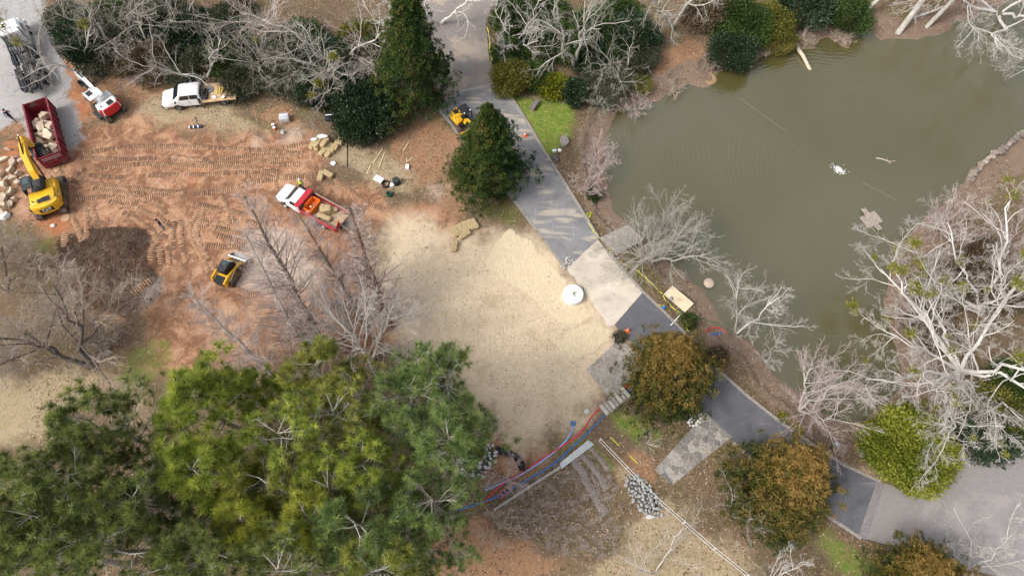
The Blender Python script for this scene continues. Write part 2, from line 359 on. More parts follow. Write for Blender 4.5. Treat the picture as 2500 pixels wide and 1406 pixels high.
def ground_material():
    mt, t, b, _ = _nt('soil and litter'); co = nd(t, 'TexCoord').outputs['Object']
    z = []
    for g in range(3):
        at = nd(t, 'Attribute', attribute_name='zone%d' % g)
        s = nd(t, 'SeparateColor', {0: at.outputs['Color']}); z += [s.outputs[0], s.outputs[1], s.outputs[2], at.outputs['Alpha']]
    n_f = noise(t, co, 9.0, 8, .72); n_m = noise(t, co, 1.6, 8, .65, .3); n_l = noise(t, co, .28, 6, .6, .5); n_x = noise(t, co, 26.0, 4, .7)
    vor = nd(t, 'TexVoronoi', {'Vector': co, 'Scale': 7.0, 'Randomness': 1.0}, feature='F1')
    edge = mth(t, 'ADD', mth(t, 'MULTIPLY', n_m, .7), mth(t, 'MULTIPLY', n_f, .5))   # ~0.6 mean
    def msk(i, w=.10, bias=0.0): return mrange(t, mth(t, 'ADD', mth(t, 'SUBTRACT', z[i], edge), .1 + bias), -w, w)
    def two(a, b_, f=None, lo=.34, hi=.66): return mixc(t, mrange(t, f if f is not None else n_f, lo, hi), a, b_)
    # leaf litter, the default
    n_b = noise(t, co, .55, 7, .7, .8)
    litter = mixc(t, mrange(t, n_m, .35, .7), two((.060,.042,.028), (.185,.135,.092)), two((.085,.062,.036), (.235,.165,.105)))
    litter = mixc(t, mrange(t, n_l, .42, .66), litter, two((.070,.062,.028), (.165,.14,.07)))
    litter = mixc(t, mth(t, 'MULTIPLY', mrange(t, n_b, .5, .66), .7), litter, two((.045,.034,.023), (.13,.095,.06)))
    litter = mixc(t, mth(t, 'MULTIPLY', vor.outputs['Color'], .32), litter, (.25,.155,.09), 'MIX')
    orange = two((.16,.082,.045), (.42,.25,.145), n_x)
    col = mixc(t, msk(7, .2), litter, orange)
    dry = mixc(t, mrange(t, n_m, .35, .65), two((.27,.195,.125), (.46,.355,.25)), two((.22,.18,.09), (.38,.305,.185)))
    col = mixc(t, msk(5, .22), col, dry)
    clay = mixc(t, mrange(t, n_m, .32, .68), two((0.237,0.114,0.060), (0.404,0.213,0.122)), two((0.333,0.178,0.105), (0.504,0.308,0.195)))
    clay = mixc(t, mrange(t, n_l, .46, .68), clay, two((0.202,0.105,0.058), (0.363,0.200,0.118)))
    clay = mixc(t, mth(t, 'MULTIPLY', mrange(t, n_b, .47, .58), .92), clay, two((0.120,0.056,0.032), (0.270,0.139,0.081)))
    clay = mixc(t, mth(t, 'MULTIPLY', mrange(t, n_b, .47, .36), .55), clay, two((0.423,0.263,0.163), (0.565,0.381,0.253)))
    col = mixc(t, msk(0, .3, .05), col, clay)
    col = mixc(t, msk(9, .2), col, two((.30,.105,.042), (.47,.20,.095)))
    col = mixc(t, msk(4, .14), col, mixc(t, mrange(t, n_m, .4, .62), two((.040,.020,.012), (.105,.055,.032)), two((.06,.04,.03), (.13,.095,.072))))
    straw = mixc(t, mrange(t, n_m, .35, .65), two((.47,.36,.24), (.66,.535,.385)), two((.52,.405,.285), (.71,.585,.43)))
    straw = mixc(t, mrange(t, n_l, .5, .7), straw, two((.43,.315,.21), (.61,.475,.335)))
    straw = mixc(t, mth(t, 'MULTIPLY', mrange(t, n_b, .5, .66), .55), straw, two((.34,.25,.165), (.52,.41,.28)))
    col = mixc(t, msk(1, .32, .06), col, straw)
    col = mixc(t, mth(t, 'MULTIPLY', msk(8, .3), .75), col, two((.46,.38,.31), (.62,.56,.50)))
    mud = mixc(t, mrange(t, n_m, .40, .56), two((.145,.115,.098), (.235,.19,.168)), two((.070,.050,.028), (.16,.125,.075)))
    col = mixc(t, msk(6, .15), col, mud)
    grav = mixc(t, mrange(t, n_m, .4, .7), two((.24,.235,.235), (.45,.445,.45)), two((.30,.27,.245), (.44,.39,.345)))
    col = mixc(t, msk(3, .15), col, grav)
    col = mixc(t, msk(10, .15), col, mixc(t, mth(t, 'MULTIPLY', vor.outputs['Color'], .5), two((.085,.056,.038), (.29,.215,.165), n_x), (.24,.165,.12)))
    grass = mixc(t, mrange(t, n_m, .35, .65), two((.060,.115,.012), (.17,.25,.035)), two((.13,.17,.03), (.27,.28,.06)))
    col = mixc(t, msk(2, .2), col, grass)
    t.links.new(col, b.inputs['Base Color']); b.inputs['Roughness'].default_value = .92; b.inputs['Specular IOR Level'].default_value = .2
    h = mth(t, 'ADD', mth(t, 'MULTIPLY', n_f, .7), mth(t, 'ADD', mth(t, 'MULTIPLY', n_x, .35), mth(t, 'MULTIPLY', n_m, .8)))
    bp = nd(t, 'Bump', {'Height': h, 'Strength': .75, 'Distance': .12}); t.links.new(bp.outputs[0], b.inputs['Normal'])
    return mt
ground = tag(link('ground', gme, ground_material()), 'bare clay, straw and leaf litter ground of the site', None, None, 'structure')
# ------------------------------------------------------------------ pond
aer = P(2048, 416, WZ)
def water_material():
    mt, t, b, _ = _nt('murky pond water'); co = nd(t, 'TexCoord').outputs['Object']
    n_l = noise(t, co, .05, 4, .5)
    col = mixc(t, mrange(t, n_l, .3, .7), (.068,.059,.015), (.086,.078,.034))
    t.links.new(col, b.inputs['Base Color']); b.inputs['Roughness'].default_value = .035; b.inputs['IOR'].default_value = 1.7
    b.inputs['Specular IOR Level'].default_value = 1.0
    wv = nd(t, 'TexWave', {'Vector': co, 'Scale': .66, 'Distortion': 9.0, 'Detail': 4.0, 'Detail Scale': .30}, wave_type='RINGS', rings_direction='SPHERICAL', wave_profile='SIN')
    vl = nd(t, 'VectorMath', {0: co}, operation='LENGTH').outputs['Value']
    patch = mrange(t, noise(t, co, .09, 4, .6, .8), .40, .62, .0, 1.0)
    amp_ = mth(t, 'MULTIPLY', mrange(t, vl, 1.0, 34.0, 1.0, .35), patch)
    rip = noise(t, nd(t, 'Mapping', {'Vector': co, 'Scale': (1.0, 2.6, 1.0), 'Rotation': (0, 0, .5)}).outputs[0], 1.3, 4, .55, .6)
    rip2 = noise(t, co, 3.2, 3, .55)
    h = mth(t, 'ADD', mth(t, 'MULTIPLY', wv.outputs['Fac'], mth(t, 'MULTIPLY', amp_, .34)), mth(t, 'ADD', mth(t, 'MULTIPLY', rip, mth(t, 'ADD', mth(t, 'MULTIPLY', patch, .5), .35)), mth(t, 'MULTIPLY', rip2, .12)))
    bp = nd(t, 'Bump', {'Height': h, 'Strength': .7, 'Distance': .085}); t.links.new(bp.outputs[0], b.inputs['Normal'])
    return mt
wx0, wx1 = min(p[0] for p in POND) - 2, max(p[0] for p in POND) + 3; wy0, wy1 = min(p[1] for p in POND) - 2, max(p[1] for p in POND) + 3
mb = MB(); mb.add([(wx0 - aer[0], wy0 - aer[1], 0), (wx1 - aer[0], wy0 - aer[1], 0), (wx1 - aer[0], wy1 - aer[1], 0), (wx0 - aer[0], wy1 - aer[1], 0)], [(0, 1, 2, 3)])
tag(mb.build('pond_water', water_material(), None, loc=aer), 'murky olive green pond water rippled in rings', None, None, 'structure')
# ------------------------------------------------------------------ drives and paving
def mth_vec(t, co, n):
    v = nd(t, 'CombineXYZ', {0: mth(t, 'MULTIPLY', n, .9), 1: mth(t, 'MULTIPLY', n, -.7)}).outputs[0]
    return nd(t, 'VectorMath', {0: co, 1: v}, operation='ADD').outputs[0]
def asphalt_material(name, base, dust, k):
    mt, t, b, _ = _nt(name); co = nd(t, 'TexCoord').outputs['Object']
    n_f = noise(t, co, 14.0, 6, .7); n_m = noise(t, co, .9, 8, .68, .6); n_l = noise(t, co, .22, 5, .6, 1.0); n_s = noise(t, nd(t, 'Mapping', {'Vector': co, 'Rotation': (0, 0, 1.0), 'Scale': (.30, 1.5, 1)}).outputs[0], .9, 7, .65, .5)
    c = mixc(t, mrange(t, n_f, .3, .7), tuple(x * .8 for x in base), tuple(x * 1.2 for x in base))
    c = mixc(t, mth(t, 'MULTIPLY', mrange(t, n_m, .45, .62), .5), c, tuple(x * .62 for x in base))
    c = mixc(t, mth(t, 'MULTIPLY', mrange(t, n_l, .35, .6), .6), c, tuple(x * 1.45 for x in base))
    c = mixc(t, mth(t, 'MULTIPLY', mrange(t, n_s, k, k + .14), .75), c, dust)
    ck = nd(t, 'TexVoronoi', {'Vector': mth_vec(t, co, n_m), 'Scale': .42, 'Randomness': 1.0}, feature='DISTANCE_TO_EDGE').outputs['Distance']
    c = mixc(t, mth(t, 'MULTIPLY', mth(t, 'MULTIPLY', mrange(t, ck, .016, .004), mrange(t, n_l, .42, .56)), .6), c, tuple(x * 1.7 for x in base))
    t.links.new(c, b.inputs['Base Color']); b.inputs['Roughness'].default_value = .85; b.inputs['Specular IOR Level'].default_value = .3
    bp = nd(t, 'Bump', {'Height': n_f, 'Strength': .25, 'Distance': .02}); t.links.new(bp.outputs[0], b.inputs['Normal'])
    return mt
def brick_material(name, a, b_, rot, dust):
    mt, t, b, _ = _nt(name); co = nd(t, 'TexCoord').outputs['Object']
    mp = nd(t, 'Mapping', {'Vector': co, 'Rotation': (0, 0, rot)}).outputs[0]
    br = nd(t, 'TexBrick', {'Vector': mp, 'Color1': c4(a), 'Color2': c4(b_), 'Mortar': c4((.12,.10,.095)), 'Scale': 3.4, 'Mortar Size': .022, 'Brick Width': .8, 'Row Height': .38})
    n_l = noise(t, co, .25, 6, .65, .5); n_m = noise(t, co, 2.0, 6, .7)
    c = mixc(t, mth(t, 'MULTIPLY', mrange(t, n_m, .35, .7), .45), br.outputs[0], tuple(x * .7 for x in a))
    c = mixc(t, mth(t, 'MULTIPLY', mrange(t, n_l, .5, .64), .55), c, dust)
    t.links.new(c, b.inputs['Base Color']); b.inputs['Roughness'].default_value = .85
    bp = nd(t, 'Bump', {'Height': br.outputs['Fac'], 'Strength': .3, 'Distance': .02}); bp.invert = True; t.links.new(bp.outputs[0], b.inputs['Normal'])
    return mt
def slab(name, poly, z, mat, label, th=.12):
    mb = MB(); pts = pxs(poly); 
    if sum(a[0] * b[1] - b[0] * a[1] for a, b in zip(pts, pts[1:] + pts[:1])) < 0: pts = pts[::-1]
    mb.prof(pts, z - th, z, axis='z')
    return tag(mb.build(name, mat), label, None, None, 'structure')
asph = asphalt_material('worn asphalt', (.165,.162,.166), (.42,.365,.29), .50)
asph2 = asphalt_material('smooth asphalt', (.090,.089,.098), (.27,.245,.215), .58)
slab('driveway', DRIVE_A, .03, asph, 'worn grey asphalt driveway beside the small lawn')
slab('driveway', DRIVE_B, .034, asph2, 'dark asphalt driveway curving under the brown conifers')
slab('dirt_crossing', DUSTY, .027, asphalt_material('packed dust', (.44,.385,.32), (.56,.49,.40), .5), 'pale packed dirt crossing cut across the driveway')
slab('paved_court', PAVE_TOP, .038, brick_material('brick pavers top', (.27,.235,.215), (.22,.195,.185), .15, (.42,.345,.26)), 'brick paved court at the head of the driveway')
slab('paved_court', PAVE_BR, .042, brick_material('brick pavers court', (.28,.255,.248), (.24,.22,.215), .3, (.36,.325,.315)), 'mauve brick paved court below the yellow green bush')
def strip(name, pts, wd, z, mat, label, kind='structure', th=.1, parent=None):
    p = np.array([P2(*q) for q in pts]); d = np.gradient(p, axis=0); d /= np.linalg.norm(d, axis=1, keepdims=True); n = np.stack([-d[:, 1], d[:, 0]], 1) * wd / 2
    a, b = p + n, p - n; m = len(p); vs = [(x, y, z) for x, y in a] + [(x, y, z) for x, y in b] + [(x, y, z - th) for x, y in a] + [(x, y, z - th) for x, y in b]; fs = []
    for i in range(m - 1): fs += [(m + i, m + i + 1, i + 1, i), (i, i + 1, 2 * m + i + 1, 2 * m + i), (3 * m + i, 3 * m + i + 1, m + i + 1, m + i)]
    fs += [(m, 0, 2 * m, 3 * m), (m - 1, 2 * m - 1, 4 * m - 1, 3 * m - 1)]
    return tag(MB().add(vs, fs).build(name, mat, parent), label, None, None, kind)
kerbm = M('kerb concrete', (.26,.235,.21), .9, var=.25, sc=6, bump=.3, c2=(.12,.105,.095), amt=.55)
strip('kerb', [(1240,224),(1292,308),(1333,378),(1388,463),(1428,528),(1462,583)], .28, .10, kerbm, 'low concrete kerb between lawn and driveway', th=.2)
strip('kerb', [(1070,268),(1098,300),(1133,347),(1183,402),(1238,467),(1298,547),(1382,657)], .26, .09, kerbm, 'low concrete kerb on the clay side of the driveway', th=.2)
strip('kerb', [(1484,616),(1532,671),(1570,713),(1617,758),(1662,803),(1752,903),(1832,973),(1902,1028),(2002,1098),(2062,1136),(2150,1176)], .24, .09, kerbm, 'long concrete kerb between driveway and pond bank', th=.2)
strip('kerb', [(2102,1314),(2008,1252),(1908,1177),(1808,1097),(1790,1080)], .24, .09, kerbm, 'concrete kerb below the large brown conifer', th=.2)
strip('paver_border', [(1089,243),(1110,231),(1135,221),(1175,214),(1216,209)], .38, .048, M('border pavers', (.30,.275,.26), .85, var=.25, sc=8, bump=.3), 'curved paver border across the driveway head')
strip('paver_border', [(2150,1177),(2128,1243),(2104,1313)], .62, .052, M('border pavers dark', (.20,.18,.18), .85, var=.25, sc=8, bump=.3), 'straight paver border where the asphalt meets the court')
# ------------------------------------------------------------------ plants: builders
def unit(a): return a / (np.linalg.norm(a, axis=-1, keepdims=True) + 1e-9)
def rdir(rg, n): return unit(rg.normal(size=(n, 3)))
def leaves(C, D, L, Wd, rg, diamond=False):
    n = len(C); s = unit(np.cross(D, rdir(rg, n))); L = np.broadcast_to(L, n)[:, None]; Wd = np.broadcast_to(Wd, n)[:, None]
    if diamond:
        V = np.stack([C, C + D * L * .5 + s * Wd / 2, C + D * L, C + D * L * .5 - s * Wd / 2], 1); k = 4
    else:
        V = np.stack([C - s * Wd / 2, C + s * Wd / 2, C + D * L], 1); k = 3
    return V.reshape(-1, 3), np.arange(n * k).reshape(n, k), k
def grow(pp, pr, k, t0, t1, ang, ln, m, rg, wig=.18, up=0.0, rr=.6, rmin=.006, tipf=.35, apical=.5, lvar=.35, angv=.25):
    N, n, _ = pp.shape
    t = (np.arange(k)[None] + rg.random((N, k))) / k; t = (t0 + (t1 - t0) * t)
    s = t * (n - 1); i = np.clip(s.astype(int), 0, n - 2); f = (s - i)[..., None]; r_ = np.arange(N)[:, None]
    p0 = pp[r_, i] * (1 - f) + pp[r_, i + 1] * f; T = unit(pp[r_, i + 1] - pp[r_, i]); rad = (pr[r_, i] * (1 - f[..., 0]) + pr[r_, i + 1] * f[..., 0])
    plen = np.linalg.norm(np.diff(pp, axis=1), axis=2).sum(1)[:, None]
    p0 = p0.reshape(-1, 3); T = T.reshape(-1, 3); K = len(p0)
    u = unit(np.cross(T, rdir(rg, K))); v = np.cross(T, u)
    ph = (np.arange(k) * 2.39996)[None] + rg.random((N, 1)) * 6.28 + rg.normal(size=(N, k)) * .3; ph = ph.reshape(-1, 1)
    a = np.clip(ang + rg.normal(size=(K, 1)) * angv, .15, 1.7)
    d = np.cos(a) * T + np.sin(a) * (np.cos(ph) * u + np.sin(ph) * v); d[:, 2] += up; d = unit(d)
    L = (ln * plen if ln < 1 else np.full_like(plen, ln)) * (1 - apical * (t - t0) / max(1e-6, t1 - t0)) * (1 + lvar * (rg.random((N, k)) * 2 - 1)); L = L.reshape(-1, 1)
    pts = [p0]; p = p0
    for q in range(m - 1):
        p = p + d * L / (m - 1); pts.append(p); d = d + rg.normal(size=d.shape) * wig; d[:, 2] += up * .25; d = unit(d)
    pts = np.stack(pts, 1); r0 = np.clip(rad.reshape(-1) * rr, rmin, None)
    fr = np.linspace(0, 1, m)[None]; r1 = np.maximum(r0 * tipf, rmin * .6)
    return pts, r0[:, None] * (1 - fr) + r1[:, None] * fr
def join(parts):
    V, F, n = [], [], 0
    for v, f in parts: V.append(v); F.append(f + n); n += len(v)
    return np.concatenate(V), np.concatenate(F)
BARK = dict(
 white=M('pale bark', (.49,.455,.415), .8, var=.22, sc=1.6, bump=.3, c2=(.28,.23,.18), amt=.57),
 chalk=M('chalk white bark', (.61,.575,.535), .8, var=.18, sc=1.4, bump=.3, c2=(.36,.30,.25), amt=.6),
 grey=M('grey bark', (.35,.31,.275), .9, var=.28, sc=2.5, bump=.4),
 lichen=M('lichen grey bark', (.39,.365,.315), .9, var=.25, sc=2.5, bump=.4, c2=(.30,.31,.24), amt=.55),
 pink=M('pinkish twig bark', (.50,.405,.375), .9, var=.22, sc=2.5, bump=.4),
 brown=M('brown bark', (.17,.125,.095), .9, var=.3, sc=3, bump=.6),
 redbrown=M('red brown bark', (.205,.115,.08), .9, var=.3, sc=3, bump=.6),
 darkb=M('dark bark', (.12,.10,.085), .95, var=.3, sc=3, bump=.6),
 tan=M('tan twig bark', (.40,.325,.255), .9, var=.25, sc=3, bump=.4))
def trunk_line(base, apex, m, rg, wob=.02):
    b, a = np.array(base, float), np.array(apex, float); t = np.linspace(0, 1, m)[:, None]; L = np.linalg.norm(a - b)
    p = b * (1 - t) + a * t; w_ = rg.normal(size=(m, 3)) * wob * L; w_[0] = 0; w_[:, 2] *= .3
    return p + w_ * np.sin(t * pi * .9)
def bare_mesh(axis, r0, lv, seed, r1f=.25, stems=1, spread=.35):
    """axis (m,3) local trunk line; lv = list of grow() dicts. -> trunk mesh, crown mesh, level arrays"""
    rg = np.random.default_rng(seed); m = len(axis); tr = [axis]
    pts = axis[None]; rad = np.linspace(r0, r0 * r1f, m)[None]
    if stems > 1:
        P_, R_ = [], []
        for s in range(stems):
            a = 6.283 * s / stems + rg.random(); L = np.linalg.norm(axis[-1] - axis[0]) * rg.uniform(.75, 1.05)
            d0 = unit(axis[-1] - axis[0]) + np.array([cos(a), sin(a), 0]) * spread * rg.uniform(.6, 1.3)
            P_.append(trunk_line((0, 0, 0), unit(d0) * L, m, rg, .035)); R_.append(np.linspace(r0, r0 * r1f, m) * rg.uniform(.7, 1.05))
        pts = np.stack(P_); rad = np.stack(R_)
    tv, tf = tubes(pts, rad, 8); parts = []; cp, cr = pts, rad; lev = [(pts, rad)]; nl = 2 if len(lv) > 4 else 1
    for i, q in enumerate(lv):
        cp, cr = grow(cp, cr, rg=rg, **q); lev.append((cp, cr)); parts.append(tubes(cp, cr, 5 if i < nl else 3))
    lv_, lf = join([(tv, tf)] + parts[:nl]); 
    if len(parts) <= nl: return npmesh('trunk', lv_, lf, smooth=True), None, lev
    cv, cf = join(parts[nl:])
    return npmesh('trunk', lv_, lf, smooth=True), npmesh('crown', cv, cf, smooth=True), lev
# leaf clumps (mistletoe and the like)
MIST = leaf_mat('mistletoe', [(.10,.12,.012), (.21,.21,.02), (.33,.28,.03)], .3)
def clump_mesh(seed, r, n, ll, lw, tint=(.0, 1.0), squash=.8, diamond=True):
    rg = np.random.default_rng(seed); d = rdir(rg, n); C = d * (r * rg.random((n, 1)) ** .8); C[:, 2] *= squash
    D = unit(d + rg.normal(size=(n, 3)) * .7); V, F, k = leaves(C, D, ll * rg.uniform(.7, 1.3, n), lw, rg, diamond)
    return npmesh('clump', V, F, np.repeat(rg.uniform(*tint, n), k))
CLUMPS = [clump_mesh(50 + i, .5, 170, .20, .09) for i in range(3)]
LV_OAK = [dict(k=10, t0=.25, t1=1, ang=.85, ln=.55, m=7, wig=.18, up=.10, rr=.6, rmin=.03), dict(k=6, t0=.2, t1=1, ang=.8, ln=.5, m=6, wig=.22, up=.06, rr=.58, rmin=.014),
          dict(k=6, t0=.15, t1=1, ang=.75, ln=.5, m=5, wig=.24, up=.05, rr=.58, rmin=.008), dict(k=4, t0=.1, t1=1, ang=.7, ln=.55, m=3, wig=.2, up=.04, rr=.65, rmin=.0055)]
LV_META = [dict(k=84, t0=.10, t1=1, ang=1.0, ln=.25, m=5, wig=.07, up=.16, rr=.26, rmin=.012, apical=.72, lvar=.3), dict(k=8, t0=.12, t1=1, ang=.75, ln=.48, m=4, wig=.12, up=.05, rr=.6, rmin=.008, apical=.4),
           dict(k=6, t0=.1, t1=1, ang=.65, ln=.5, m=3, wig=.15, up=.02, rr=.7, rmin=.008)]
LV_FAN = [dict(k=14, t0=.12, t1=1, ang=.7, ln=.75, m=7, wig=.10, up=.03, rr=.5, rmin=.018, apical=.35), dict(k=8, t0=.2, t1=1, ang=.55, ln=.42, m=5, wig=.13, up=.03, rr=.6, rmin=.010),
          dict(k=6, t0=.15, t1=1, ang=.55, ln=.5, m=4, wig=.16, up=.02, rr=.65, rmin=.007), dict(k=2, t0=.2, t1=1, ang=.5, ln=.5, m=3, wig=.15, rr=.7, rmin=.0055)]
LV_FAN2 = [dict(k=9, t0=.15, t1=1, ang=.75, ln=.6, m=6, wig=.17, up=.04, rr=.5, rmin=.014, apical=.35), dict(k=6, t0=.2, t1=1, ang=.65, ln=.45, m=5, wig=.2, up=.03, rr=.6, rmin=.008),
          dict(k=5, t0=.15, t1=1, ang=.6, ln=.5, m=3, wig=.2, up=.02, rr=.65, rmin=.0055)]
LV_BIG = [dict(k=8, t0=.25, t1=1, ang=.8, ln=.6, m=9, wig=.17, up=.05, rr=.58, rmin=.04, apical=.3), dict(k=6, t0=.25, t1=1, ang=.75, ln=.48, m=8, wig=.2, up=.03, rr=.55, rmin=.02, apical=.4),
          dict(k=5, t0=.2, t1=1, ang=.75, ln=.46, m=6, wig=.24, up=.02, rr=.5, rmin=.011), dict(k=5, t0=.15, t1=1, ang=.7, ln=.5, m=4, wig=.24, up=.0, rr=.6, rmin=.0075), dict(k=3, t0=.2, t1=1, ang=.6, ln=.5, m=3, wig=.2, rr=.7, rmin=.0055)]
LV_DENSE = [dict(k=13, t0=.2, t1=1, ang=.85, ln=.6, m=7, wig=.18, up=.08, rr=.5, rmin=.03), dict(k=9, t0=.15, t1=1, ang=.75, ln=.5, m=6, wig=.2, up=.05, rr=.52, rmin=.014), dict(k=8, t0=.1, t1=1, ang=.7, ln=.5, m=5, wig=.22, up=.04, rr=.55, rmin=.009), dict(k=5, t0=.1, t1=1, ang=.65, ln=.55, m=3, wig=.2, up=.03, rr=.65, rmin=.0068)]
LV_SHRUB = [dict(k=8, t0=.15, t1=1, ang=.6, ln=.55, m=5, wig=.18, up=.08, rr=.6, rmin=.010), dict(k=6, t0=.1, t1=1, ang=.65, ln=.5, m=4, wig=.22, up=.04, rr=.6, rmin=.007), dict(k=6, t0=.1, t1=1, ang=.6, ln=.55, m=3, wig=.2, rr=.7, rmin=.007)]
def bare_tree(name, label, base, apex, h, r0, lv, bark, seed, crown_bark=None, group=None, wob=.02, stems=1, spread=.35, mist=0, cat='tree', r1f=.25):
    """base pixel on the ground; apex pixel seen at height h (None: upright)"""
    b = np.array(G(*base)); a = np.array(P(apex[0], apex[1], b[2] + h)) if apex else b + (0, 0, h)
    rg = np.random.default_rng(seed); ax = trunk_line((0, 0, -.15), a - b, 9, rg, wob)
    tm, cm, lev = bare_mesh(ax, r0, lv, seed, r1f, stems, spread)
    t = thing(name, label, cat, tuple(b), 0, group)
    link('trunk', tm, BARK[bark], t)
    if cm is not None: link('crown', cm, BARK[crown_bark or bark], t)
    if mist:
        pts = lev[2][0][:, -2]; sel = rg.choice(len(pts), min(mist, len(pts)), False)
        for i, q in enumerate(sel):
            o = link('mistletoe', CLUMPS[i % 3], MIST, t, tuple(pts[q]), rg.random() * 6); o['kind'] = 'stuff'; s = rg.uniform(.5, 1.25); o.scale = (s, s, s)
    return t
def cedar_mesh(h, R, seed, nb=300, west=.0, bronze=.45, k=32, ls=1.0, prof=.95, low=.06, nc=6, ub=.75):
    """boughs carrying rounded tufts of sprays round a cone; tint shifts towards bronze by side, height and reach"""
    rg = np.random.default_rng(seed); u = rg.random(nb) ** 1.1; u[:14] = np.linspace(.86, 1, 14); th = np.arange(nb) * 2.39996 + rg.normal(size=nb) * .35
    lump = .66 + .5 * vn(np.cos(th) * 1.5 + 9, np.sin(th) * 1.5 + u * 5, 1.0, seed) + .28 * (rg.random(nb) - .5)
    rr = R * np.clip(1 - u, 0, 1) ** prof * lump * np.clip((u + .10) / .16, .6, 1) + .10 + .10 * rg.random(nb)
    z = low * h + u * (h * (1 - low))
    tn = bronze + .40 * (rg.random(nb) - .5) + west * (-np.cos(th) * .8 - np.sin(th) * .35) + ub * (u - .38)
    c = np.repeat(np.arange(nb), nc); m = len(c); s = 1 - .62 * rg.random(m) ** 1.6; sp = (.06 + .20 * np.minimum(rr[c], 2.2) * s)[:, None]
    K = np.stack([np.cos(th[c]) * rr[c] * s, np.sin(th[c]) * rr[c] * s, z[c] + .10 * rr[c] * s], 1) + rg.normal(size=(m, 3)) * sp * np.array([1, 1, .6])
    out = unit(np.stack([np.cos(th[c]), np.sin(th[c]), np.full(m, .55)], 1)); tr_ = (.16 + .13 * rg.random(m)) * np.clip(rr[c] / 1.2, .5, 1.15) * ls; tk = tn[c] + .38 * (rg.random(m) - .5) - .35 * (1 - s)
    b = np.repeat(np.arange(m), k); n = len(b); d = unit(rg.normal(size=(n, 3)) + out[b] * .75); C = K[b] + d * (tr_[b] * rg.uniform(.3, 1.1, n))[:, None]
    D = unit(d + rg.normal(size=(n, 3)) * .45); V, F, q = leaves(C, D, ls * .20 * rg.uniform(.6, 1.3, n), ls * .085, rg)
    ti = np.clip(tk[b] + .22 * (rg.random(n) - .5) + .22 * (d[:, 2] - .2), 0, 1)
    tv, tf = tubes(np.array([[(0, 0, -.1), (.02, 0, h * .5), (0, 0, h * .97)]], float), np.array([[.035 * h * .6, .02 * h * .6, .02]]), 8)
    return npmesh('crown', V, F, np.repeat(ti, q)), npmesh('trunk', tv, tf)
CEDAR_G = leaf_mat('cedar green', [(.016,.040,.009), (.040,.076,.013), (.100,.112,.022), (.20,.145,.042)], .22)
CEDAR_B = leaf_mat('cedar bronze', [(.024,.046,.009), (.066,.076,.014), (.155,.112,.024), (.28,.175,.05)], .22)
def cedar(label, base, apex, h, R, seed, mat, **kw):
    b = np.array(G(*base)); cm, tm = cedar_mesh(h, R, seed, **kw)
    t = thing('conifer_tree', label, 'tree', tuple(b))
    if apex:
        a = np.array(P(apex[0], apex[1], b[2] + h)); d = a - b
        for me in (cm, tm):
            co = np.empty(len(me.vertices) * 3, np.float32); me.vertices.foreach_get('co', co); co = co.reshape(-1, 3)
            co[:, 0] += co[:, 2] / h * d[0]; co[:, 1] += co[:, 2] / h * d[1]; me.vertices.foreach_set('co', co.ravel())
    link('trunk', tm, BARK['redbrown'], t); link('crown', cm, mat, t); return t
def pine_mesh(h, R, seed, nl=30, per=26, needles=34, nl_len=.46, cb=.50, openness=.35):
    rg = np.random.default_rng(seed); ax = trunk_line((0, 0, -.15), (rg.normal() * .4, rg.normal() * .4, h), 9, rg, .008)
    lev0 = ax[None]; r0 = np.linspace(.17 + .008 * h, .03, 9)[None]
    p1, q1 = grow(lev0, r0, nl, cb, .99, 1.15, R, 7, rg, wig=.10, up=.10, rr=.45, rmin=.03, apical=.62, lvar=.3)
    p2, q2 = grow(p1, q1, 7, openness, 1, .75, .42, 5, rg, wig=.16, up=.06, rr=.6, rmin=.017, apical=.45)
    p3, q3 = grow(p2, q2, 3, .3, 1, .7, .5, 3, rg, wig=.18, up=.06, rr=.7, rmin=.012)
    dead, dq = grow(lev0, r0, 10, cb * .45, cb, 1.3, .16, 4, rg, wig=.15, up=-.02, rr=.2, rmin=.02)
    wv, wf = join([tubes(p1, q1, 4), tubes(p2, q2, 3), tubes(p3, q3, 3), tubes(dead, dq, 3)])
    tips = np.concatenate([p3[:, -1], p2[:, -1], p1[:, -1]]); dr = np.concatenate([unit(p3[:, -1] - p3[:, -2]), unit(p2[:, -1] - p2[:, -2]), unit(p1[:, -1] - p1[:, -2])])
    keep = rg.random(len(tips)) < .64; tips, dr = tips[keep], dr[keep]
    nT = len(tips); tt = np.clip(.5 + .36 * rg.normal(size=nT) + .1 * (tips[:, 2] - .75 * h) / h, 0, 1); b = np.repeat(np.arange(nT), needles); n = len(b)
    D = unit(dr[b] * .5 + np.array([0, 0, .4]) + rg.normal(size=(n, 3)) * .8); C = tips[b] + D * .04
    V, F, k = leaves(C, D, nl_len * rg.uniform(.6, 1.25, n), .034, rg)
    tv, tf = tubes(lev0, r0, 8)
    return (npmesh('trunk', tv, tf, smooth=True), npmesh('limbs', wv, wf, smooth=True), npmesh('needles', V, F, np.repeat(np.clip(tt[b] + .3 * (rg.random(n) - .5), 0, 1), k)))
PINE = dict(dark=leaf_mat('pine dark', [(0.060,0.088,0.026), (0.150,0.194,0.050), (0.338,0.375,0.096)], .4), bright=leaf_mat('pine bright', [(0.098,0.144,0.024), (0.254,0.319,0.048), (0.533,0.562,0.102)], .4),
  yellow=leaf_mat('pine yellow', [(0.130,0.156,0.024), (0.338,0.375,0.050), (0.600,0.587,0.108)], .4), blue=leaf_mat('pine blue', [(0.065,0.107,0.036), (0.169,0.244,0.074), (0.351,0.425,0.126)], .4), olive=leaf_mat('pine olive', [(0.104,0.125,0.029), (0.240,0.269,0.050), (0.468,0.463,0.102)], .4))
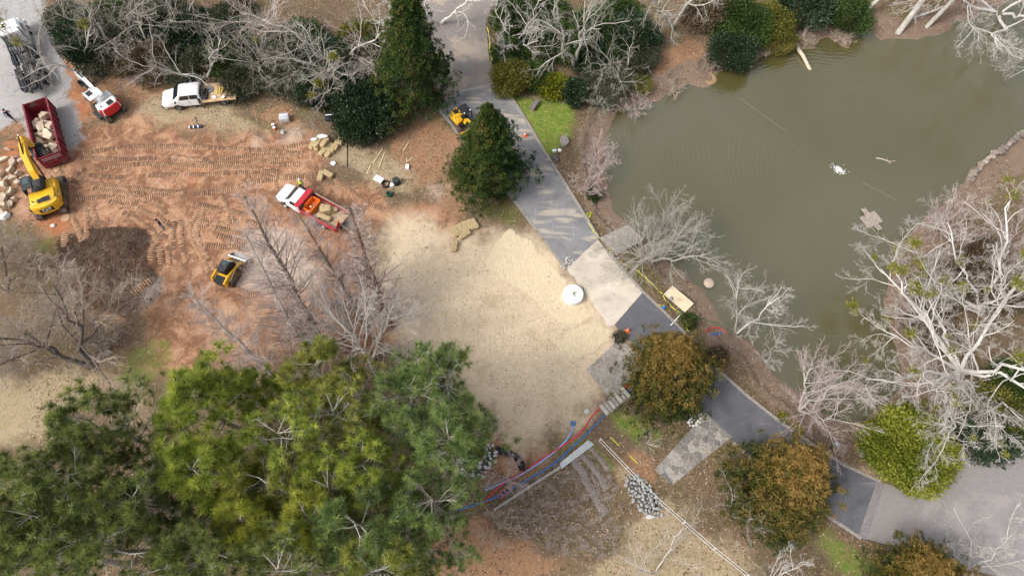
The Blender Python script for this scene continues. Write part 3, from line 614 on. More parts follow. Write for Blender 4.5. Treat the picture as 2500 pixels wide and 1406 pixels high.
PINES = [pine_mesh(15, 4.2, 900, 30), pine_mesh(15, 3.7, 901, 34), pine_mesh(15, 4.6, 902, 27, openness=.45), pine_mesh(13, 3.4, 903, 24, openness=.5)]
PINES += [pine_mesh(15, 3.9, 905, 30, needles=46, nl_len=.58), pine_mesh(15, 3.4, 906, 28, needles=46, nl_len=.6)]
def pine(label, crown_px, z, var, kind, rz, s=1.0, group=None):
    c = P(crown_px[0], crown_px[1], z); g = gh(c[0], c[1])
    t = thing('pine_tree', label, 'tree', (c[0], c[1], g), rz, group, s)
    a, b, c_ = PINES[var]; link('trunk', a, BARK['grey'], t); link('limbs', b, BARK['lichen'], t); link('needles', c_, PINE[kind], t); return t
def bush_mesh(rx, rz_, seed, n, ll, lw, lumps=15, fill=.35, ragged=.34):
    """lumpy rounded shrub, leaves through the outer shell and inside"""
    rg = np.random.default_rng(seed); d = rdir(rg, n); d[:, 2] = np.where(d[:, 2] < -.35, -d[:, 2], d[:, 2]); L = rdir(rg, lumps); L[:, 2] = np.abs(L[:, 2])
    near = (d @ L.T); amp_ = np.max(np.clip((near - .70) / .30, 0, 1) ** .8, 1); which = np.argmax(near, 1)
    r = (.62 + .42 * amp_ + ragged * (rg.random(n) - .5)) * (1 - fill * rg.random(n) ** 2.2)
    C = d * r[:, None] * np.array([rx, rx, rz_]); C[:, 2] += rz_ * .38; C[:, 2] = np.maximum(C[:, 2], .05)
    D = unit(d + rg.normal(size=(n, 3)) * .75 + np.array([0, 0, .25])); V, F, k = leaves(C, D, ll * rg.uniform(.65, 1.35, n), lw, rg, True)
    lt = rg.random(lumps); ti = np.clip(.25 + .45 * lt[which] + .3 * (rg.random(n) - .5) + .25 * (amp_ - .4), 0, 1)
    return npmesh('crown', V, F, np.repeat(ti, k))
LEAF = dict(holly=leaf_mat('dark holly leaf', [(.010,.020,.009), (.024,.043,.020), (.052,.080,.040)], .12, .4), mid=leaf_mat('mid green leaf', [(.015,.030,.008), (.040,.072,.014), (.095,.14,.032)], .2),
  olive=leaf_mat('olive leaf', [(.045,.05,.012), (.125,.125,.022), (.24,.21,.05)], .2), lime=leaf_mat('lime leaf', [(.055,.075,.008), (.165,.195,.020), (.34,.35,.055)], .28), yellow=leaf_mat('yellow green leaf', [(.05,.08,.008), (.17,.19,.014), (.36,.33,.025)], .25),
  grey=leaf_mat('grey green leaf', [(.030,.034,.020), (.068,.074,.043), (.135,.135,.088)], .2), dead=leaf_mat('dead bramble leaf', [(.06,.04,.025), (.13,.095,.055), (.22,.165,.10)], .15))
_bm = {}
def bush(name, label, px, kind, r, h, seed, ll=.22, lw=.11, dens=1.0, group=None, z=None, var=None, cat='shrub'):
    c = P(px[0], px[1], h * .5); g = gh(c[0], c[1])
    key = var if var is not None else (seed,)
    if key not in _bm: _bm[key] = (bush_mesh(r, h * .68, seed, int(dens * 620 * (r * r + r * h)), ll, lw), r)
    me, r0 = _bm[key]
    t = thing(name, label, cat, (c[0], c[1], g), (seed * 1.7) % 6.28, group, r / r0)
    if var is not None: q = np.random.default_rng(seed).uniform(.72, 1.3, 3) * r / r0; t.scale = tuple(q)
    link('crown', me, LEAF[kind], t)
    if ('stem',) not in _bm:
        rg = np.random.default_rng(5); ax = trunk_line((0, 0, -.1), (0, 0, .9), 5, rg, .02); _bm[('stem',)] = bare_mesh(ax, .06, [dict(k=5, t0=.2, t1=1, ang=.8, ln=.7, m=4, rr=.6, rmin=.02)], 5)[:2]
    link('stem', _bm[('stem',)][0], BARK['brown'], t); return t
# ------------------------------------------------------------------ plants: where they stand
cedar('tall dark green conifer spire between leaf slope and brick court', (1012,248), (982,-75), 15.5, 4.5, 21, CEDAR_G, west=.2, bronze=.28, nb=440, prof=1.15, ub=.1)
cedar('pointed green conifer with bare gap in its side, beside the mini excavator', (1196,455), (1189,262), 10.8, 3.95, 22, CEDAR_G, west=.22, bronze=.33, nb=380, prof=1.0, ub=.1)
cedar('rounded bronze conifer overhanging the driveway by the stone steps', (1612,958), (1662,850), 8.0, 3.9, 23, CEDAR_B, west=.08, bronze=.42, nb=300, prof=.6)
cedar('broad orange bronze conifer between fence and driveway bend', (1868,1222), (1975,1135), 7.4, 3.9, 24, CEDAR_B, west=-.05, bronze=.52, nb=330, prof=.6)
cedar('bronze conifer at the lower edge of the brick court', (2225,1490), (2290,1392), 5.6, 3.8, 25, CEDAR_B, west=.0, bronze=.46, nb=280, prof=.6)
PG = 'pines of the lower grove'
for lab, px, z, var, kind, rz, s in [
 ('dark pine whose crown stands alone at the edge of dry grass', (225,1015), 13, 1, 'dark', .4, .98),
 ('dark pine at the corner of the grove beside dry grass', (75,1190), 13, 0, 'dark', 1.4, 1.05),
 ('dark pine in the thick of the dark green side of the grove', (215,1170), 12, 2, 'dark', 2.6, .95),
 ('dark pine at the outermost corner of the grove', (60,1350), 12, 1, 'dark', 3.3, 1.0),
 ('wide dark pine below the thick of the dark green side', (260,1330), 12, 0, 'dark', 5.0, 1.0),
 ('small dark pine with white fallen limb near its foot', (430,1400), 11, 3, 'dark', .9, 1.0),
 ('bright green pine with large tufted crown next to the rutted mud', (470,970), 14, 4, 'bright', .2, 1.0),
 ('bright green pine below the dead pale leaning trunk', (600,930), 13, 3, 'bright', 1.9, .85),
 ('bright green pine standing in front of the dark pines', (470,1120), 14, 5, 'bright', 4.0, .95),
 ('yellow green pine with rounded tufts above bare brown ground', (560,1240), 14, 4, 'yellow', 2.3, .85),
 ('small crowned yellow green pine with bare pale twigs beside it', (715,1255), 14, 5, 'yellow', 5.5, .85),
 ('mid green pine in the middle of the grove between yellow and blue green ones', (690,1060), 13, 2, 'bright', 3.6, .95),
 ('olive pine with thin crown beside the pink twigged trees', (770,905), 12, 3, 'olive', .7, 1.0),
 ('olive pine with pale dead limbs showing in its crown', (820,1010), 12, 2, 'olive', 4.4, .9),
 ('blue green pine reaching open branches over the straw', (1085,925), 13, 2, 'blue', 5.9, .92),
 ('blue green pine with dense crown at the edge of the straw', (990,960), 13, 0, 'blue', 2.0, .95),
 ('blue green pine beside the black drain pipe', (1085,1090), 13, 1, 'blue', 3.0, 1.0),
 ('blue green pine over the end of the blue hose', (1060,1230), 12, 2, 'blue', 1.0, .9),
 ('mid green pine between the yellow and blue green crowns', (890,1120), 13, 1, 'bright', .5, .9),
 ('dark pine crowded by the bright green crowns', (345,1225), 12, 1, 'dark', 2.2, .95),
 ('dark pine between the dry grass and the lower rim of the grove', (140,1275), 12, 2, 'dark', .3, 1.0),
 ('dark pine under the yellow green crowns', (520,1345), 11, 0, 'dark', 1.2, .9),
 ('mid green pine over the brown thicket', (640,1160), 12, 3, 'olive', 3.2, 1.0),
 ('blue green pine nearest the brown leaf ground', (1000,1320), 11, 1, 'blue', 4.2, .85),
 ('mid green pine wedged among dead pale limbs', (800,1190), 12, 2, 'bright', 5.2, .85),
 ('loose green pine above bare brown thicket', (890,1280), 12, 3, 'blue', 2.7, 1.1),
 ('loose green pine at the lower rim of the grove', (700,1390), 11, 2, 'dark', 4.8, .9),
 ('loose green pine with low crown beside the brown leaf ground', (930,1395), 10, 3, 'olive', 3.9, 1.1)]:
    pine(lab, px, z, var, kind, rz, s, PG)
# pink twigged, straight trunked trees between the loader and the straw
TG = 'straight pink twigged trees'
bare_tree('bare_tree', 'bare straight tree with red brown trunk at the straw edge', (955,800), (852,505), 13.5, .30, LV_META, 'redbrown', 31, 'pink', TG, .006)
bare_tree('bare_tree', 'tall bare straight tree with dark mottled trunk near the dump truck', (795,850), (598,480), 15.5, .26, LV_META, 'brown', 32, 'pink', TG, .006)
bare_tree('bare_tree', 'slim bare straight tree between dark and red brown trunks', (900,800), (733,530), 12.5, .17, LV_META, 'brown', 33, 'pink', TG, .006)
bare_tree('bare_tree', 'slim bare straight tree leaning towards the track loader', (770,905), (600,575), 13.5, .17, LV_META, 'grey', 34, 'pink', TG, .006)
bare_tree('bare_tree', 'bare straight tree leaning over rutted mud, its lower trunk bleached pale', (675,925), (462,715), 11.5, .18, LV_META, 'white', 35, 'pink', TG, .006)
bare_tree('bare_tree', 'chalky white many branched bare tree in front of the pink twigged trees', (905,885), (850,720), 8, .16, LV_FAN, 'white', 36, None, None, .02, 3, .4)
bare_tree('bare_tree', 'small pale bare tree beside the straw and olive pine', (1010,905), (1010,800), 5, .08, LV_FAN2, 'white', 37, 'lichen', None, .02, 2, .3)
# left side
bare_tree('bare_tree', 'brown bare tree leaning over the dry grass with spreading dark limbs', (225,895), (45,750), 8.5, .24, LV_DENSE, 'darkb', 41, 'tan', None, .03, 2, .45)
bare_tree('bare_shrub', 'dense brown thicket at the foot of the leaning brown tree', (265,850), None, 3.2, .05, LV_SHRUB, 'brown', 42, 'grey', None, .03, 9, .9, cat='shrub')
bare_tree('bare_tree', 'grey brown bare tree beside the dark soil heap and grass patch', (20,715), (-40,560), 7, .14, LV_DENSE, 'brown', 43, 'tan', None, .03, 2, .4)
bare_tree('bare_shrub', 'tan twiggy thicket at the edge of the concrete rubble', (65,640), None, 3.0, .05, LV_SHRUB, 'tan', 44, None, None, .03, 8, .8, cat='shrub')
bare_tree('bare_shrub', 'grey twiggy thicket on dry grass away from the soil heap', (25,880), None, 3.4, .05, LV_SHRUB, 'grey', 45, None, None, .03, 8, .8, cat='shrub')
bare_tree('bare_shrub', 'grey twigs arching over the dark soil heap', (150,790), None, 3.2, .05, LV_SHRUB, 'grey', 46, None, None, .03, 6, .9, cat='shrub')
# round the pond
bare_tree('bare_tree', 'silvery bare tree fanning out over the water by the concrete path', (1585,640), (1655,565), 5.2, .16, LV_FAN, 'lichen', 51, None, None, .03, 5, .75)
bare_tree('bare_tree', 'small white barked tree leaning out over the pond below the plywood', (1798,815), (1900,725), 6.2, .10, LV_OAK, 'chalk', 52, 'white', None, .02)
bare_tree('bare_tree', 'slender grey sapling beside the white barked leaning tree', (1796,812), (1800,690), 6.5, .07, LV_OAK, 'white', 53, 'lichen', None, .02)
bare_tree('bare_tree', 'pinkish bare tree spreading over the lower end of the pond', (1950,1000), (2045,925), 5.0, .15, LV_FAN, 'white', 54, 'pink', None, .02, 3, .55)
bare_tree('bare_tree', 'small pale bare branches at the water edge above the pinkish tree', (1868,885), (1890,845), 2.4, .04, LV_FAN2, 'white', 55, None, None, .03, 2, .5)
bare_tree('bare_shrub', 'small bare shrub overhanging the water below the leafy slope', (1545,275), None, 2.6, .04, LV_SHRUB, 'lichen', 56, 'pink', None, .03, 6, .9, cat='shrub')
bare_tree('bare_shrub', 'pinkish bare shrub by the boulders at the water edge', (1462,415), None, 3.0, .05, LV_SHRUB, 'pink', 57, 'pink', None, .03, 7, .8, cat='shrub')
bare_tree('bare_shrub', 'spindly bare shrub rooted beside the low green fern on the bank', (1430,470), None, 2.2, .04, LV_SHRUB, 'pink', 58, None, None, .03, 5, .8, cat='shrub')
bare_tree('bare_shrub', 'pale bare shrub at the corner of the lawn and pond bank', (1470,265), None, 2.4, .04, LV_SHRUB, 'lichen', 59, None, None, .03, 6, .8, cat='shrub')
# big white barked trees on the right bank
LV_PLANE = [dict(k=8, t0=.28, t1=1, ang=.7, ln=.46, m=8, wig=.19, up=.03, rr=.55, rmin=.022, apical=.4), dict(k=6, t0=.2, t1=1, ang=.75, ln=.46, m=6, wig=.24, up=.02, rr=.5, rmin=.012), dict(k=7, t0=.15, t1=1, ang=.7, ln=.5, m=4, wig=.24, up=.0, rr=.6, rmin=.009), dict(k=5, t0=.2, t1=1, ang=.6, ln=.55, m=3, wig=.2, rr=.7, rmin=.0068)]
bare_tree('white_barked_tree', 'great white barked tree with yellow mistletoe arching over the pond', (2345,905), (2225,735), 7.5, .19, LV_PLANE, 'chalk', 61, 'white', None, .05, 10, 1.0, mist=34, r1f=.25)
bare_tree('white_barked_tree', 'white barked tree with upright limbs beside the stone landing', (2395,770), (2330,560), 8, .16, LV_PLANE, 'chalk', 62, 'white', None, .04, 5, .65, mist=14, r1f=.3)
bare_tree('white_barked_tree', 'white barked tree spreading twisted limbs over the yellow green bush', (2395,930), (2440,985), 6.5, .11, LV_PLANE, 'chalk', 63, 'white', None, .05, 6, .8, mist=14, r1f=.3)
bare_tree('bare_shrub', 'reddish bare shrub on the bank below the stone landing', (2300,560), None, 4, .06, LV_SHRUB, 'pink', 64, 'pink', None, .03, 8, .8, cat='shrub')
bare_tree('bare_shrub', 'reddish bare shrub overhanging the water across from the plywood', (2205,690), None, 3, .05, LV_SHRUB, 'pink', 65, 'pink', None, .03, 5, .9, cat='shrub')
bare_tree('bare_shrub', 'reddish bare shrub standing behind the white barked trees', (2460,620), None, 4, .06, LV_SHRUB, 'pink', 66, 'pink', None, .03, 8, .8, cat='shrub')
bare_tree('white_barked_tree', 'white barked tree hanging long limbs over the far corner of the pond', (2440,35), (2380,-20), 9, .17, LV_PLANE, 'chalk', 67, 'white', None, .05, 5, .9, r1f=.3)
# the wood along the top
WG = 'bare trees of the upper wood'
bare_tree('white_barked_tree', 'white barked tree with sinuous limbs above the dark round holly', (815,165), (790,60), 9, .18, LV_BIG, 'white', 71, 'lichen', None, .07, 3, .75, mist=6, r1f=.3)
bare_tree('white_barked_tree', 'pale bare tree reaching over the flatbed pickup', (505,190), (470,110), 7.5, .16, LV_OAK, 'white', 72, 'grey', None, .06, 2, .6)
bare_tree('white_barked_tree', 'thin pale bare tree standing in the shrubs behind the white excavator', (350,110), (345,40), 7, .12, LV_OAK, 'lichen', 73, 'grey', None, .05)
bare_tree('white_barked_tree', 'pale leaning tree with mistletoe over the boom of the white excavator', (200,185), (140,30), 8, .15, LV_OAK, 'white', 74, 'grey', None, .06, 2, .5, mist=5)
bare_tree('white_barked_tree', 'white barked tree dropping branches over the brick court', (1075,60), (1090,-60), 8, .20, LV_BIG, 'chalk', 75, 'white', None, .05, 2, .7, r1f=.3)
bare_tree('white_barked_tree', 'small white forked tree among the green shrubs beside the court', (1258,122), (1250,35), 5.5, .16, LV_OAK[:3], 'white', 76, None, None, .06, 4, .75)
bare_tree('bare_tree', 'large lichen grey bare tree in the middle of the green wood edge', (1404,170), (1408,20), 10, .26, LV_OAK, 'lichen', 77, 'lichen', None, .03, 2, .3)
bare_tree('bare_tree', 'grey bare tree on the leafy slope above the pond', (1640,70), (1650,-40), 8, .20, LV_OAK, 'lichen', 78, 'lichen', None, .03, 2, .5)
bare_tree('bare_tree', 'grey multi stemmed bare tree between lawn shrubs and leafy slope', (1520,195), (1500,130), 4.5, .12, LV_FAN2, 'lichen', 79, None, None, .03, 4, .7)
bare_tree('bare_tree', 'bare tree with one long bent limb over the dark round holly', (815,225), (860,180), 6, .12, LV_OAK, 'grey', 80, 'grey', None, .06, 2, .6)
bare_tree('bare_tree', 'thin grey bare tree beside the black bag', (730,190), (715,110), 6, .10, LV_FAN2, 'grey', 81, 'lichen', WG, .04, 3, .5)
bare_tree('bare_tree', 'thin grey bare tree in brambles behind the silver wrapped pallet', (630,170), (610,100), 6, .10, LV_FAN2, 'lichen', 82, 'grey', WG, .04, 3, .5)
bare_tree('bare_tree', 'pinkish bare tree at the top of the upper wood', (630,70), (620,-20), 7, .12, LV_FAN2, 'pink', 83, 'pink', WG, .04, 3, .5)
bare_tree('bare_tree', 'thin grey bare tree in the shrubs above the white excavator cab', (270,110), (255,40), 7, .10, LV_FAN2, 'grey', 84, 'grey', WG, .04, 3, .5)
bare_tree('bare_tree', 'grey brown bare tree beside the gravel road', (150,80), (140,20), 4, .08, LV_FAN2, 'grey', 85, 'grey', WG, .04, 2, .5)
bare_tree('bare_tree', 'thin grey bare tree in the shrubs above the flatbed pickup cab', (430,60), (425,-30), 7, .12, LV_FAN2, 'lichen', 86, 'grey', WG, .04, 3, .5)
bare_tree('bare_tree', 'pinkish bare tree between holly and spire conifer', (925,150), (905,80), 6, .12, LV_FAN2, 'pink', 87, 'pink', WG, .04, 3, .5)
# lower right
bare_tree('bare_shrub', 'small round bare shrub on the grass inside the white fence corner', (1580,1083), None, 1.1, .05, LV_SHRUB[:2], 'tan', 91, None, None, .03, 12, 1.6, cat='shrub')
bare_tree('bare_tree', 'small grey bare tree between fence and broad bronze conifer', (1790,1260), (1830,1210), 4, .10, LV_FAN2, 'grey', 92, 'grey', None, .03, 3, .8)
bare_tree('bare_tree', 'faint pale bare tree standing in the dry grass beyond the fence', (1600,1400), (1640,1340), 5, .06, LV_FAN2, 'white', 93, 'white', None, .03, 2, .7)
bare_tree('bare_tree', 'faint pale bare tree at the end of the white fence', (1820,1450), (1860,1380), 5, .06, LV_OAK, 'white', 94, 'white', None, .03, 2, .7)
bare_tree('bare_tree', 'pale budding tree over the lowest bronze conifer', (2330,1450), (2400,1350), 6, .08, LV_OAK, 'white', 95, 'white', None, .03, 2, .7)
bare_tree('bare_shrub', 'reddish bare bramble at the ditch beside the red hose', (1235,1165), None, 2.4, .03, LV_SHRUB, 'pink', 96, 'pink', None, .03, 6, 1.1, cat='shrub')
bare_tree('bare_shrub', 'tan bramble below the loose green pines', (800,1330), None, 3.4, .05, LV_SHRUB, 'tan', 97, 'redbrown', None, .03, 8, .9, cat='shrub')
bare_tree('bare_shrub', 'pale bramble at the lower end of the white fence rail', (1220,1290), None, 2.2, .03, LV_SHRUB, 'tan', 98, 'tan', None, .03, 6, 1.1, cat='shrub')
# evergreen shrubs
for lab, px, kind, r, h, sd, ll, lw, den in [
 ('big dark green rounded holly beside the leafy slope', (893,265), 'holly', 3.3, 4.0, 201, .24, .13, 1.6),
 ('dark green holly behind the big rounded holly', (790,215), 'holly', 2.8, 3.0, 202, .24, .13, 1.2),
 ('dark evergreen shrub beside the gravel road behind the white excavator', (205,95), 'holly', 3.2, 3.6, 203, .24, .13, 1.2),
 ('olive ball shaped shrub at the corner of lawn and court', (1250,190), 'olive', 2.1, 2.6, 204, .22, .12, 1.5),
 ('yellow green shrub at the top of the lawn', (1353,208), 'yellow', 1.7, 1.8, 205, .24, .13, 1.0),
 ('dark green shrub between yellow green shrub and pond bank', (1402,225), 'holly', 1.6, 1.9, 206, .22, .12, 1.2),
 ('large yellow green bush beside the brick court', (2228,1096), 'lime', 3.4, 3.2, 207, .28, .13, 1.5),
 ('blue green shrub on the bank above the muddy pool', (1800,110), 'holly', 2.6, 2.8, 208, .22, .12, 1.2),
 ('bright mid green shrub above the blue green one on the pond bank', (1815,45), 'mid', 3.2, 3.2, 209, .24, .13, 1.1),
 ('green fern like plant on the bank beside the bare shrubs', (1452,468), 'mid', .7, .7, 210, .26, .10, 1.3),
 ('green ivy shrub beside the court under the white forked tree', (1265,40), 'mid', 2.8, 3.0, 211, .24, .13, 1.1),
 ('dark shrub below the white forked tree', (1245,135), 'mid', 2.1, 2.2, 212, .24, .13, 1.2),
 ('dark green shrub between the olive ball and yellow green shrubs', (1310,185), 'mid', 1.9, 2.2, 213, .22, .12, 1.1),
 ('small clipped juniper beside the green hose', (1685,780), 'mid', .75, .9, 214, .18, .06, 1.6),
 ('low green shrub at the corner of the straw blanket', (1513,822), 'grey', .55, .5, 215, .2, .1, 1.2),
 ('small red leaved shrub beside the rounded bronze conifer', (1752,868), 'dead', 1.0, .9, 216, .2, .1, 1.0),
 ('low yellow plant at the edge of brick court and bush', (2208,1180), 'yellow', .8, .5, 217, .24, .1, 1.0),
 ('clump of yellow flowers on the bank below the pinkish tree', (1914,1020), 'yellow', .45, .4, 219, .2, .1, 1.2),
 ('clump of yellow flowers on the bank near the bluish lamp', (1951,1050), 'yellow', .45, .4, 220, .2, .1, 1.2),
 ('yellow flowering plant at the foot of the big holly', (860,322), 'yellow', .7, .5, 218, .2, .1, 1.0)]:
    bush('evergreen_shrub', lab, px, kind, r, h, sd, ll, lw, den)
UG = 'evergreen undergrowth of the upper wood'
UV = [(301, 2.6, 2.6), (302, 2.6, 2.2), (303, 2.6, 3.0)]
for i, (px, kind, r, where) in enumerate([((155,40),'grey',2.0,'beside the cab of the roll off truck'), ((240,40),'mid',2.4,'at the upper end of the gravel road'), ((320,80),'grey',2.4,'between thin pale trees'), ((300,30),'mid',2.3,'between thin pale trees'),
  ((400,100),'holly',2.6,'behind the flatbed pickup cab'), ((390,30),'grey',2.4,'behind the flatbed pickup cab'), ((470,50),'holly',2.4,'behind the pale tree over the pickup'), ((545,95),'holly',2.4,'behind the pickup load bed'),
  ((545,150),'mid',2.0,'behind the pickup load bed'), ((480,150),'grey',1.8,'behind the pickup load bed'), ((600,190),'grey',2.3,'beyond the pickup tail'), ((640,140),'grey',2.2,'among pinkish bare twigs'), ((700,180),'grey',2.6,'behind the black bag'),
  ((735,95),'mid',2.4,'under sinuous white limbs'), ((700,120),'grey',2.2,'under sinuous white limbs'), ((800,130),'holly',2.2,'under sinuous white limbs'), ((860,160),'grey',2.2,'above the big holly'), ((925,130),'mid',2.0,'beside the spire conifer'), ((880,90),'olive',1.8,'beside the spire conifer'),
  ((560,30),'grey',2.2,'at the top of the upper wood'), ((750,215),'grey',1.8,'beside the black bag'), ((240,140),'grey',1.9,'above the white excavator'), ((300,150),'dead',2.0,'above the white excavator'), ((360,160),'dead',2.2,'between excavator and pickup'), ((440,185),'grey',1.5,'between excavator and pickup'),
  ((1330,30),'mid',2.6,'between the white forked tree and the large lichen grey tree'), ((1370,110),'mid',2.6,'under the large lichen grey tree'), ((1450,60),'mid',2.6,'behind the trunk of the large lichen grey tree'), ((1440,130),'holly',2.3,'under the large lichen grey tree'), ((1490,110),'mid',2.2,'between the large lichen grey tree and the multi stemmed one'),
  ((1540,90),'holly',2.4,'on the slope above the pond'), ((1520,30),'mid',2.6,'on the slope above the pond'), ((1570,140),'grey',2.0,'on the slope above the pond'), ((1480,200),'grey',2.0,'under the multi stemmed tree beside the lawn'), ((1560,195),'olive',1.5,'on the slope above the pond'),
  ((1900,40),'olive',2.6,'on the top bank of the pond'), ((1960,20),'holly',2.6,'on the top bank of the pond'), ((1910,90),'olive',2.0,'at the root of the bleached log'), ((2080,25),'mid',2.2,'between the leaning pale trunks'), ((1730,40),'dead',2.2,'on the leafy slope by the top bank'),
  ((2440,1000),'olive',2.2,'under the white barked trees beside the court'), ((2480,940),'mid',2.2,'under the twisted white limbs'), ((2420,1060),'holly',2.2,'under the white barked trees beside the court'), ((2490,1050),'mid',2.0,'under the white barked trees beside the court'), ((2390,640),'dead',2.2,'under upright white limbs'), ((2440,700),'dead',2.4,'behind the upright white limbs'),
  ((2280,800),'dead',2.0,'at the foot of the great white barked tree'), ((2290,730),'dead',2.0,'under the arching limbs of the great white barked tree')]):
    sd, r0, h0 = UV[i % 3]
    word = {'grey': 'grey green', 'mid': 'mid green', 'holly': 'dark green', 'olive': 'olive', 'dead': 'brown dead leaved'}[kind]
    bush('undergrowth_shrub', '%s undergrowth shrub %s' % (word, where), px, kind, r, h0 * r / r0, 300 + i, .24, .12, .85, UG, var=('u', sd))

# tall trees rooted on the top bank, their crowns past the picture; the pond mirrors their trunks
LV_TALL = [dict(k=9, t0=.5, t1=1, ang=.7, ln=.35, m=6, wig=.16, up=.08, rr=.5, rmin=.03), dict(k=6, t0=.2, t1=1, ang=.7, ln=.45, m=5, wig=.2, up=.05, rr=.55, rmin=.014), dict(k=5, t0=.2, t1=1, ang=.7, ln=.5, m=3, wig=.2, rr=.6, rmin=.009)]
for i, (b_, a_, h, r, bk, lb) in enumerate([((2021,57), (2430,-480), 16, .27, 'white', 'tall pale trunk rising from the bank beside the bleached log'), ((2086,62), (2560,-430), 16, .24, 'lichen', 'tall grey trunk rising from the bank next to the pale one'), ((2192,82), (2640,-560), 19, .34, 'lichen', 'tall thick grey trunk at the wide mulch bank'), ((2262,66), (2760,-430), 17, .26, 'lichen', 'tall grey trunk behind the wide mulch bank'), ((1962,85), (2330,-520), 16, .2, 'grey', 'tall slim trunk between log and olive undergrowth'), ((1900,100), (2230,-560), 16, .16, 'grey', 'tall slim trunk among the bank shrubs')]):
    bare_tree('bare_tree', lb, b_, a_, h, r, LV_TALL, bk, 120 + i, 'grey', 'tall trees of the top bank', .01)

for i, (px, h, lb) in enumerate([((1962,98), 1.3, 'matted brush pile at the root of the bleached log'), ((2050,95), 1.2, 'matted brush pile below the tall pale trunk'), ((1730,160), 1.0, 'dead brush above the brown mud ring'), ((1640,225), 1.1, 'dead brush on the bank below the leafy slope'), ((1855,130), 1.0, 'dead brush at the water edge beside the blue green shrub'), ((1500,262), 1.1, 'dead brush at the notch of the bank near the lawn')]):
    bare_tree('brush_pile', lb, px, None, h, .03, LV_SHRUB, 'tan', 140 + i, 'tan', None, .05, 9, 2.2, cat='brush')
# ------------------------------------------------------------------ vehicles
WHITE = M('white vehicle paint', (.78,.78,.78), .32, var=.05, sc=1.5, c2=(.52,.46,.39), amt=.57, coat=.3)
YEL = M('machine yellow paint', (.72,.41,.02), .42, var=.10, sc=2.5, c2=(.34,.20,.08), amt=.56)
RED = M('red body paint', (.40,.018,.03), .4, var=.15, sc=2.5, c2=(.22,.09,.06), amt=.56)
MAROON = M('scuffed maroon steel', (.18,.014,.024), .6, var=.3, sc=3, c2=(.20,.11,.085), amt=.52, bump=.2)
REDTRIM = M('red trim paint', (.52,.02,.03), .4, var=.1)
BLK = M('black plastic', (.018,.019,.022), .6, var=.3, sc=5, c2=(.07,.062,.055), amt=.62, spec=.3)
DKG = M('dark grey steel', (.036,.037,.041), .65, 0.0, var=.3, sc=5, c2=(.11,.095,.08), amt=.6, spec=.25)
MIDG = M('worn grey steel', (.24,.235,.23), .5, .5, var=.3, sc=4, c2=(.30,.22,.16), amt=.58)
CHRM = M('bright steel', (.62,.62,.64), .25, .9, var=.1)
GLASS = M('dark tinted glass', (.012,.018,.020), .06, var=.2, spec=.9)
GLASS2 = M('green tinted glass', (.035,.065,.07), .06, var=.2, spec=.9)
RUB = M('tyre rubber', (.022,.022,.022), .85, var=.3, sc=6, c2=(.14,.09,.06), amt=.52)
TRK = M('muddy track steel', (.10,.085,.07), .7, .3, var=.35, sc=5, c2=(.27,.16,.10), amt=.48)
ORANGE = M('orange plastic', (.72,.17,.012), .45, var=.12, sc=3)
BEDF = M('dirty bed floor', (.36,.26,.17), .85, var=.25, sc=3, bump=.3)
WOOD = M('raw deck timber', (.50,.35,.20), .75, var=.18, sc=3)
WOODD = M('weathered timber', (.26,.205,.165), .85, var=.3, sc=4, bump=.3)
REDL = M('red lamp lens', (.45,.01,.01), .3, var=.1); AMB = M('amber lamp lens', (.7,.25,.01), .3, var=.1); CLR = M('clear lamp lens', (.7,.72,.75), .15, var=.05)
def wheel(par, x, y, r, wd, rim=MIDG, dual=False):
    s = 1 if y > 0 else -1; h = wd / 2
    t = MB().lathe((x, y, r), [(r * .55, -h), (r * .93, -h), (r, -h * .7), (r, h * .7), (r * .93, h), (r * .55, h)], n=20).build('wheel', RUB, par)
    MB().lathe((x, y, r), [(.02, s * h * .55), (r * .25, s * h * .6), (r * .3, s * h * .35), (r * .5, s * h * .4), (r * .57, s * h * 1.02), (r * .57, -s * h * .9)], n=16).build('rim', rim, t)
    return t
def quad(par, name, pts, mat, th=.012):
    p = np.array(pts, float); n = np.cross(p[1] - p[0], p[3] - p[0]); n = n / np.linalg.norm(n) * th; q = p + n
    m = len(p); return MB().add(list(p - n * .5) + list(q), [tuple(range(m, 2 * m)), tuple(range(m - 1, -1, -1))] + [(i, (i + 1) % m, m + (i + 1) % m, m + i) for i in range(m)]).build(name, mat, par)
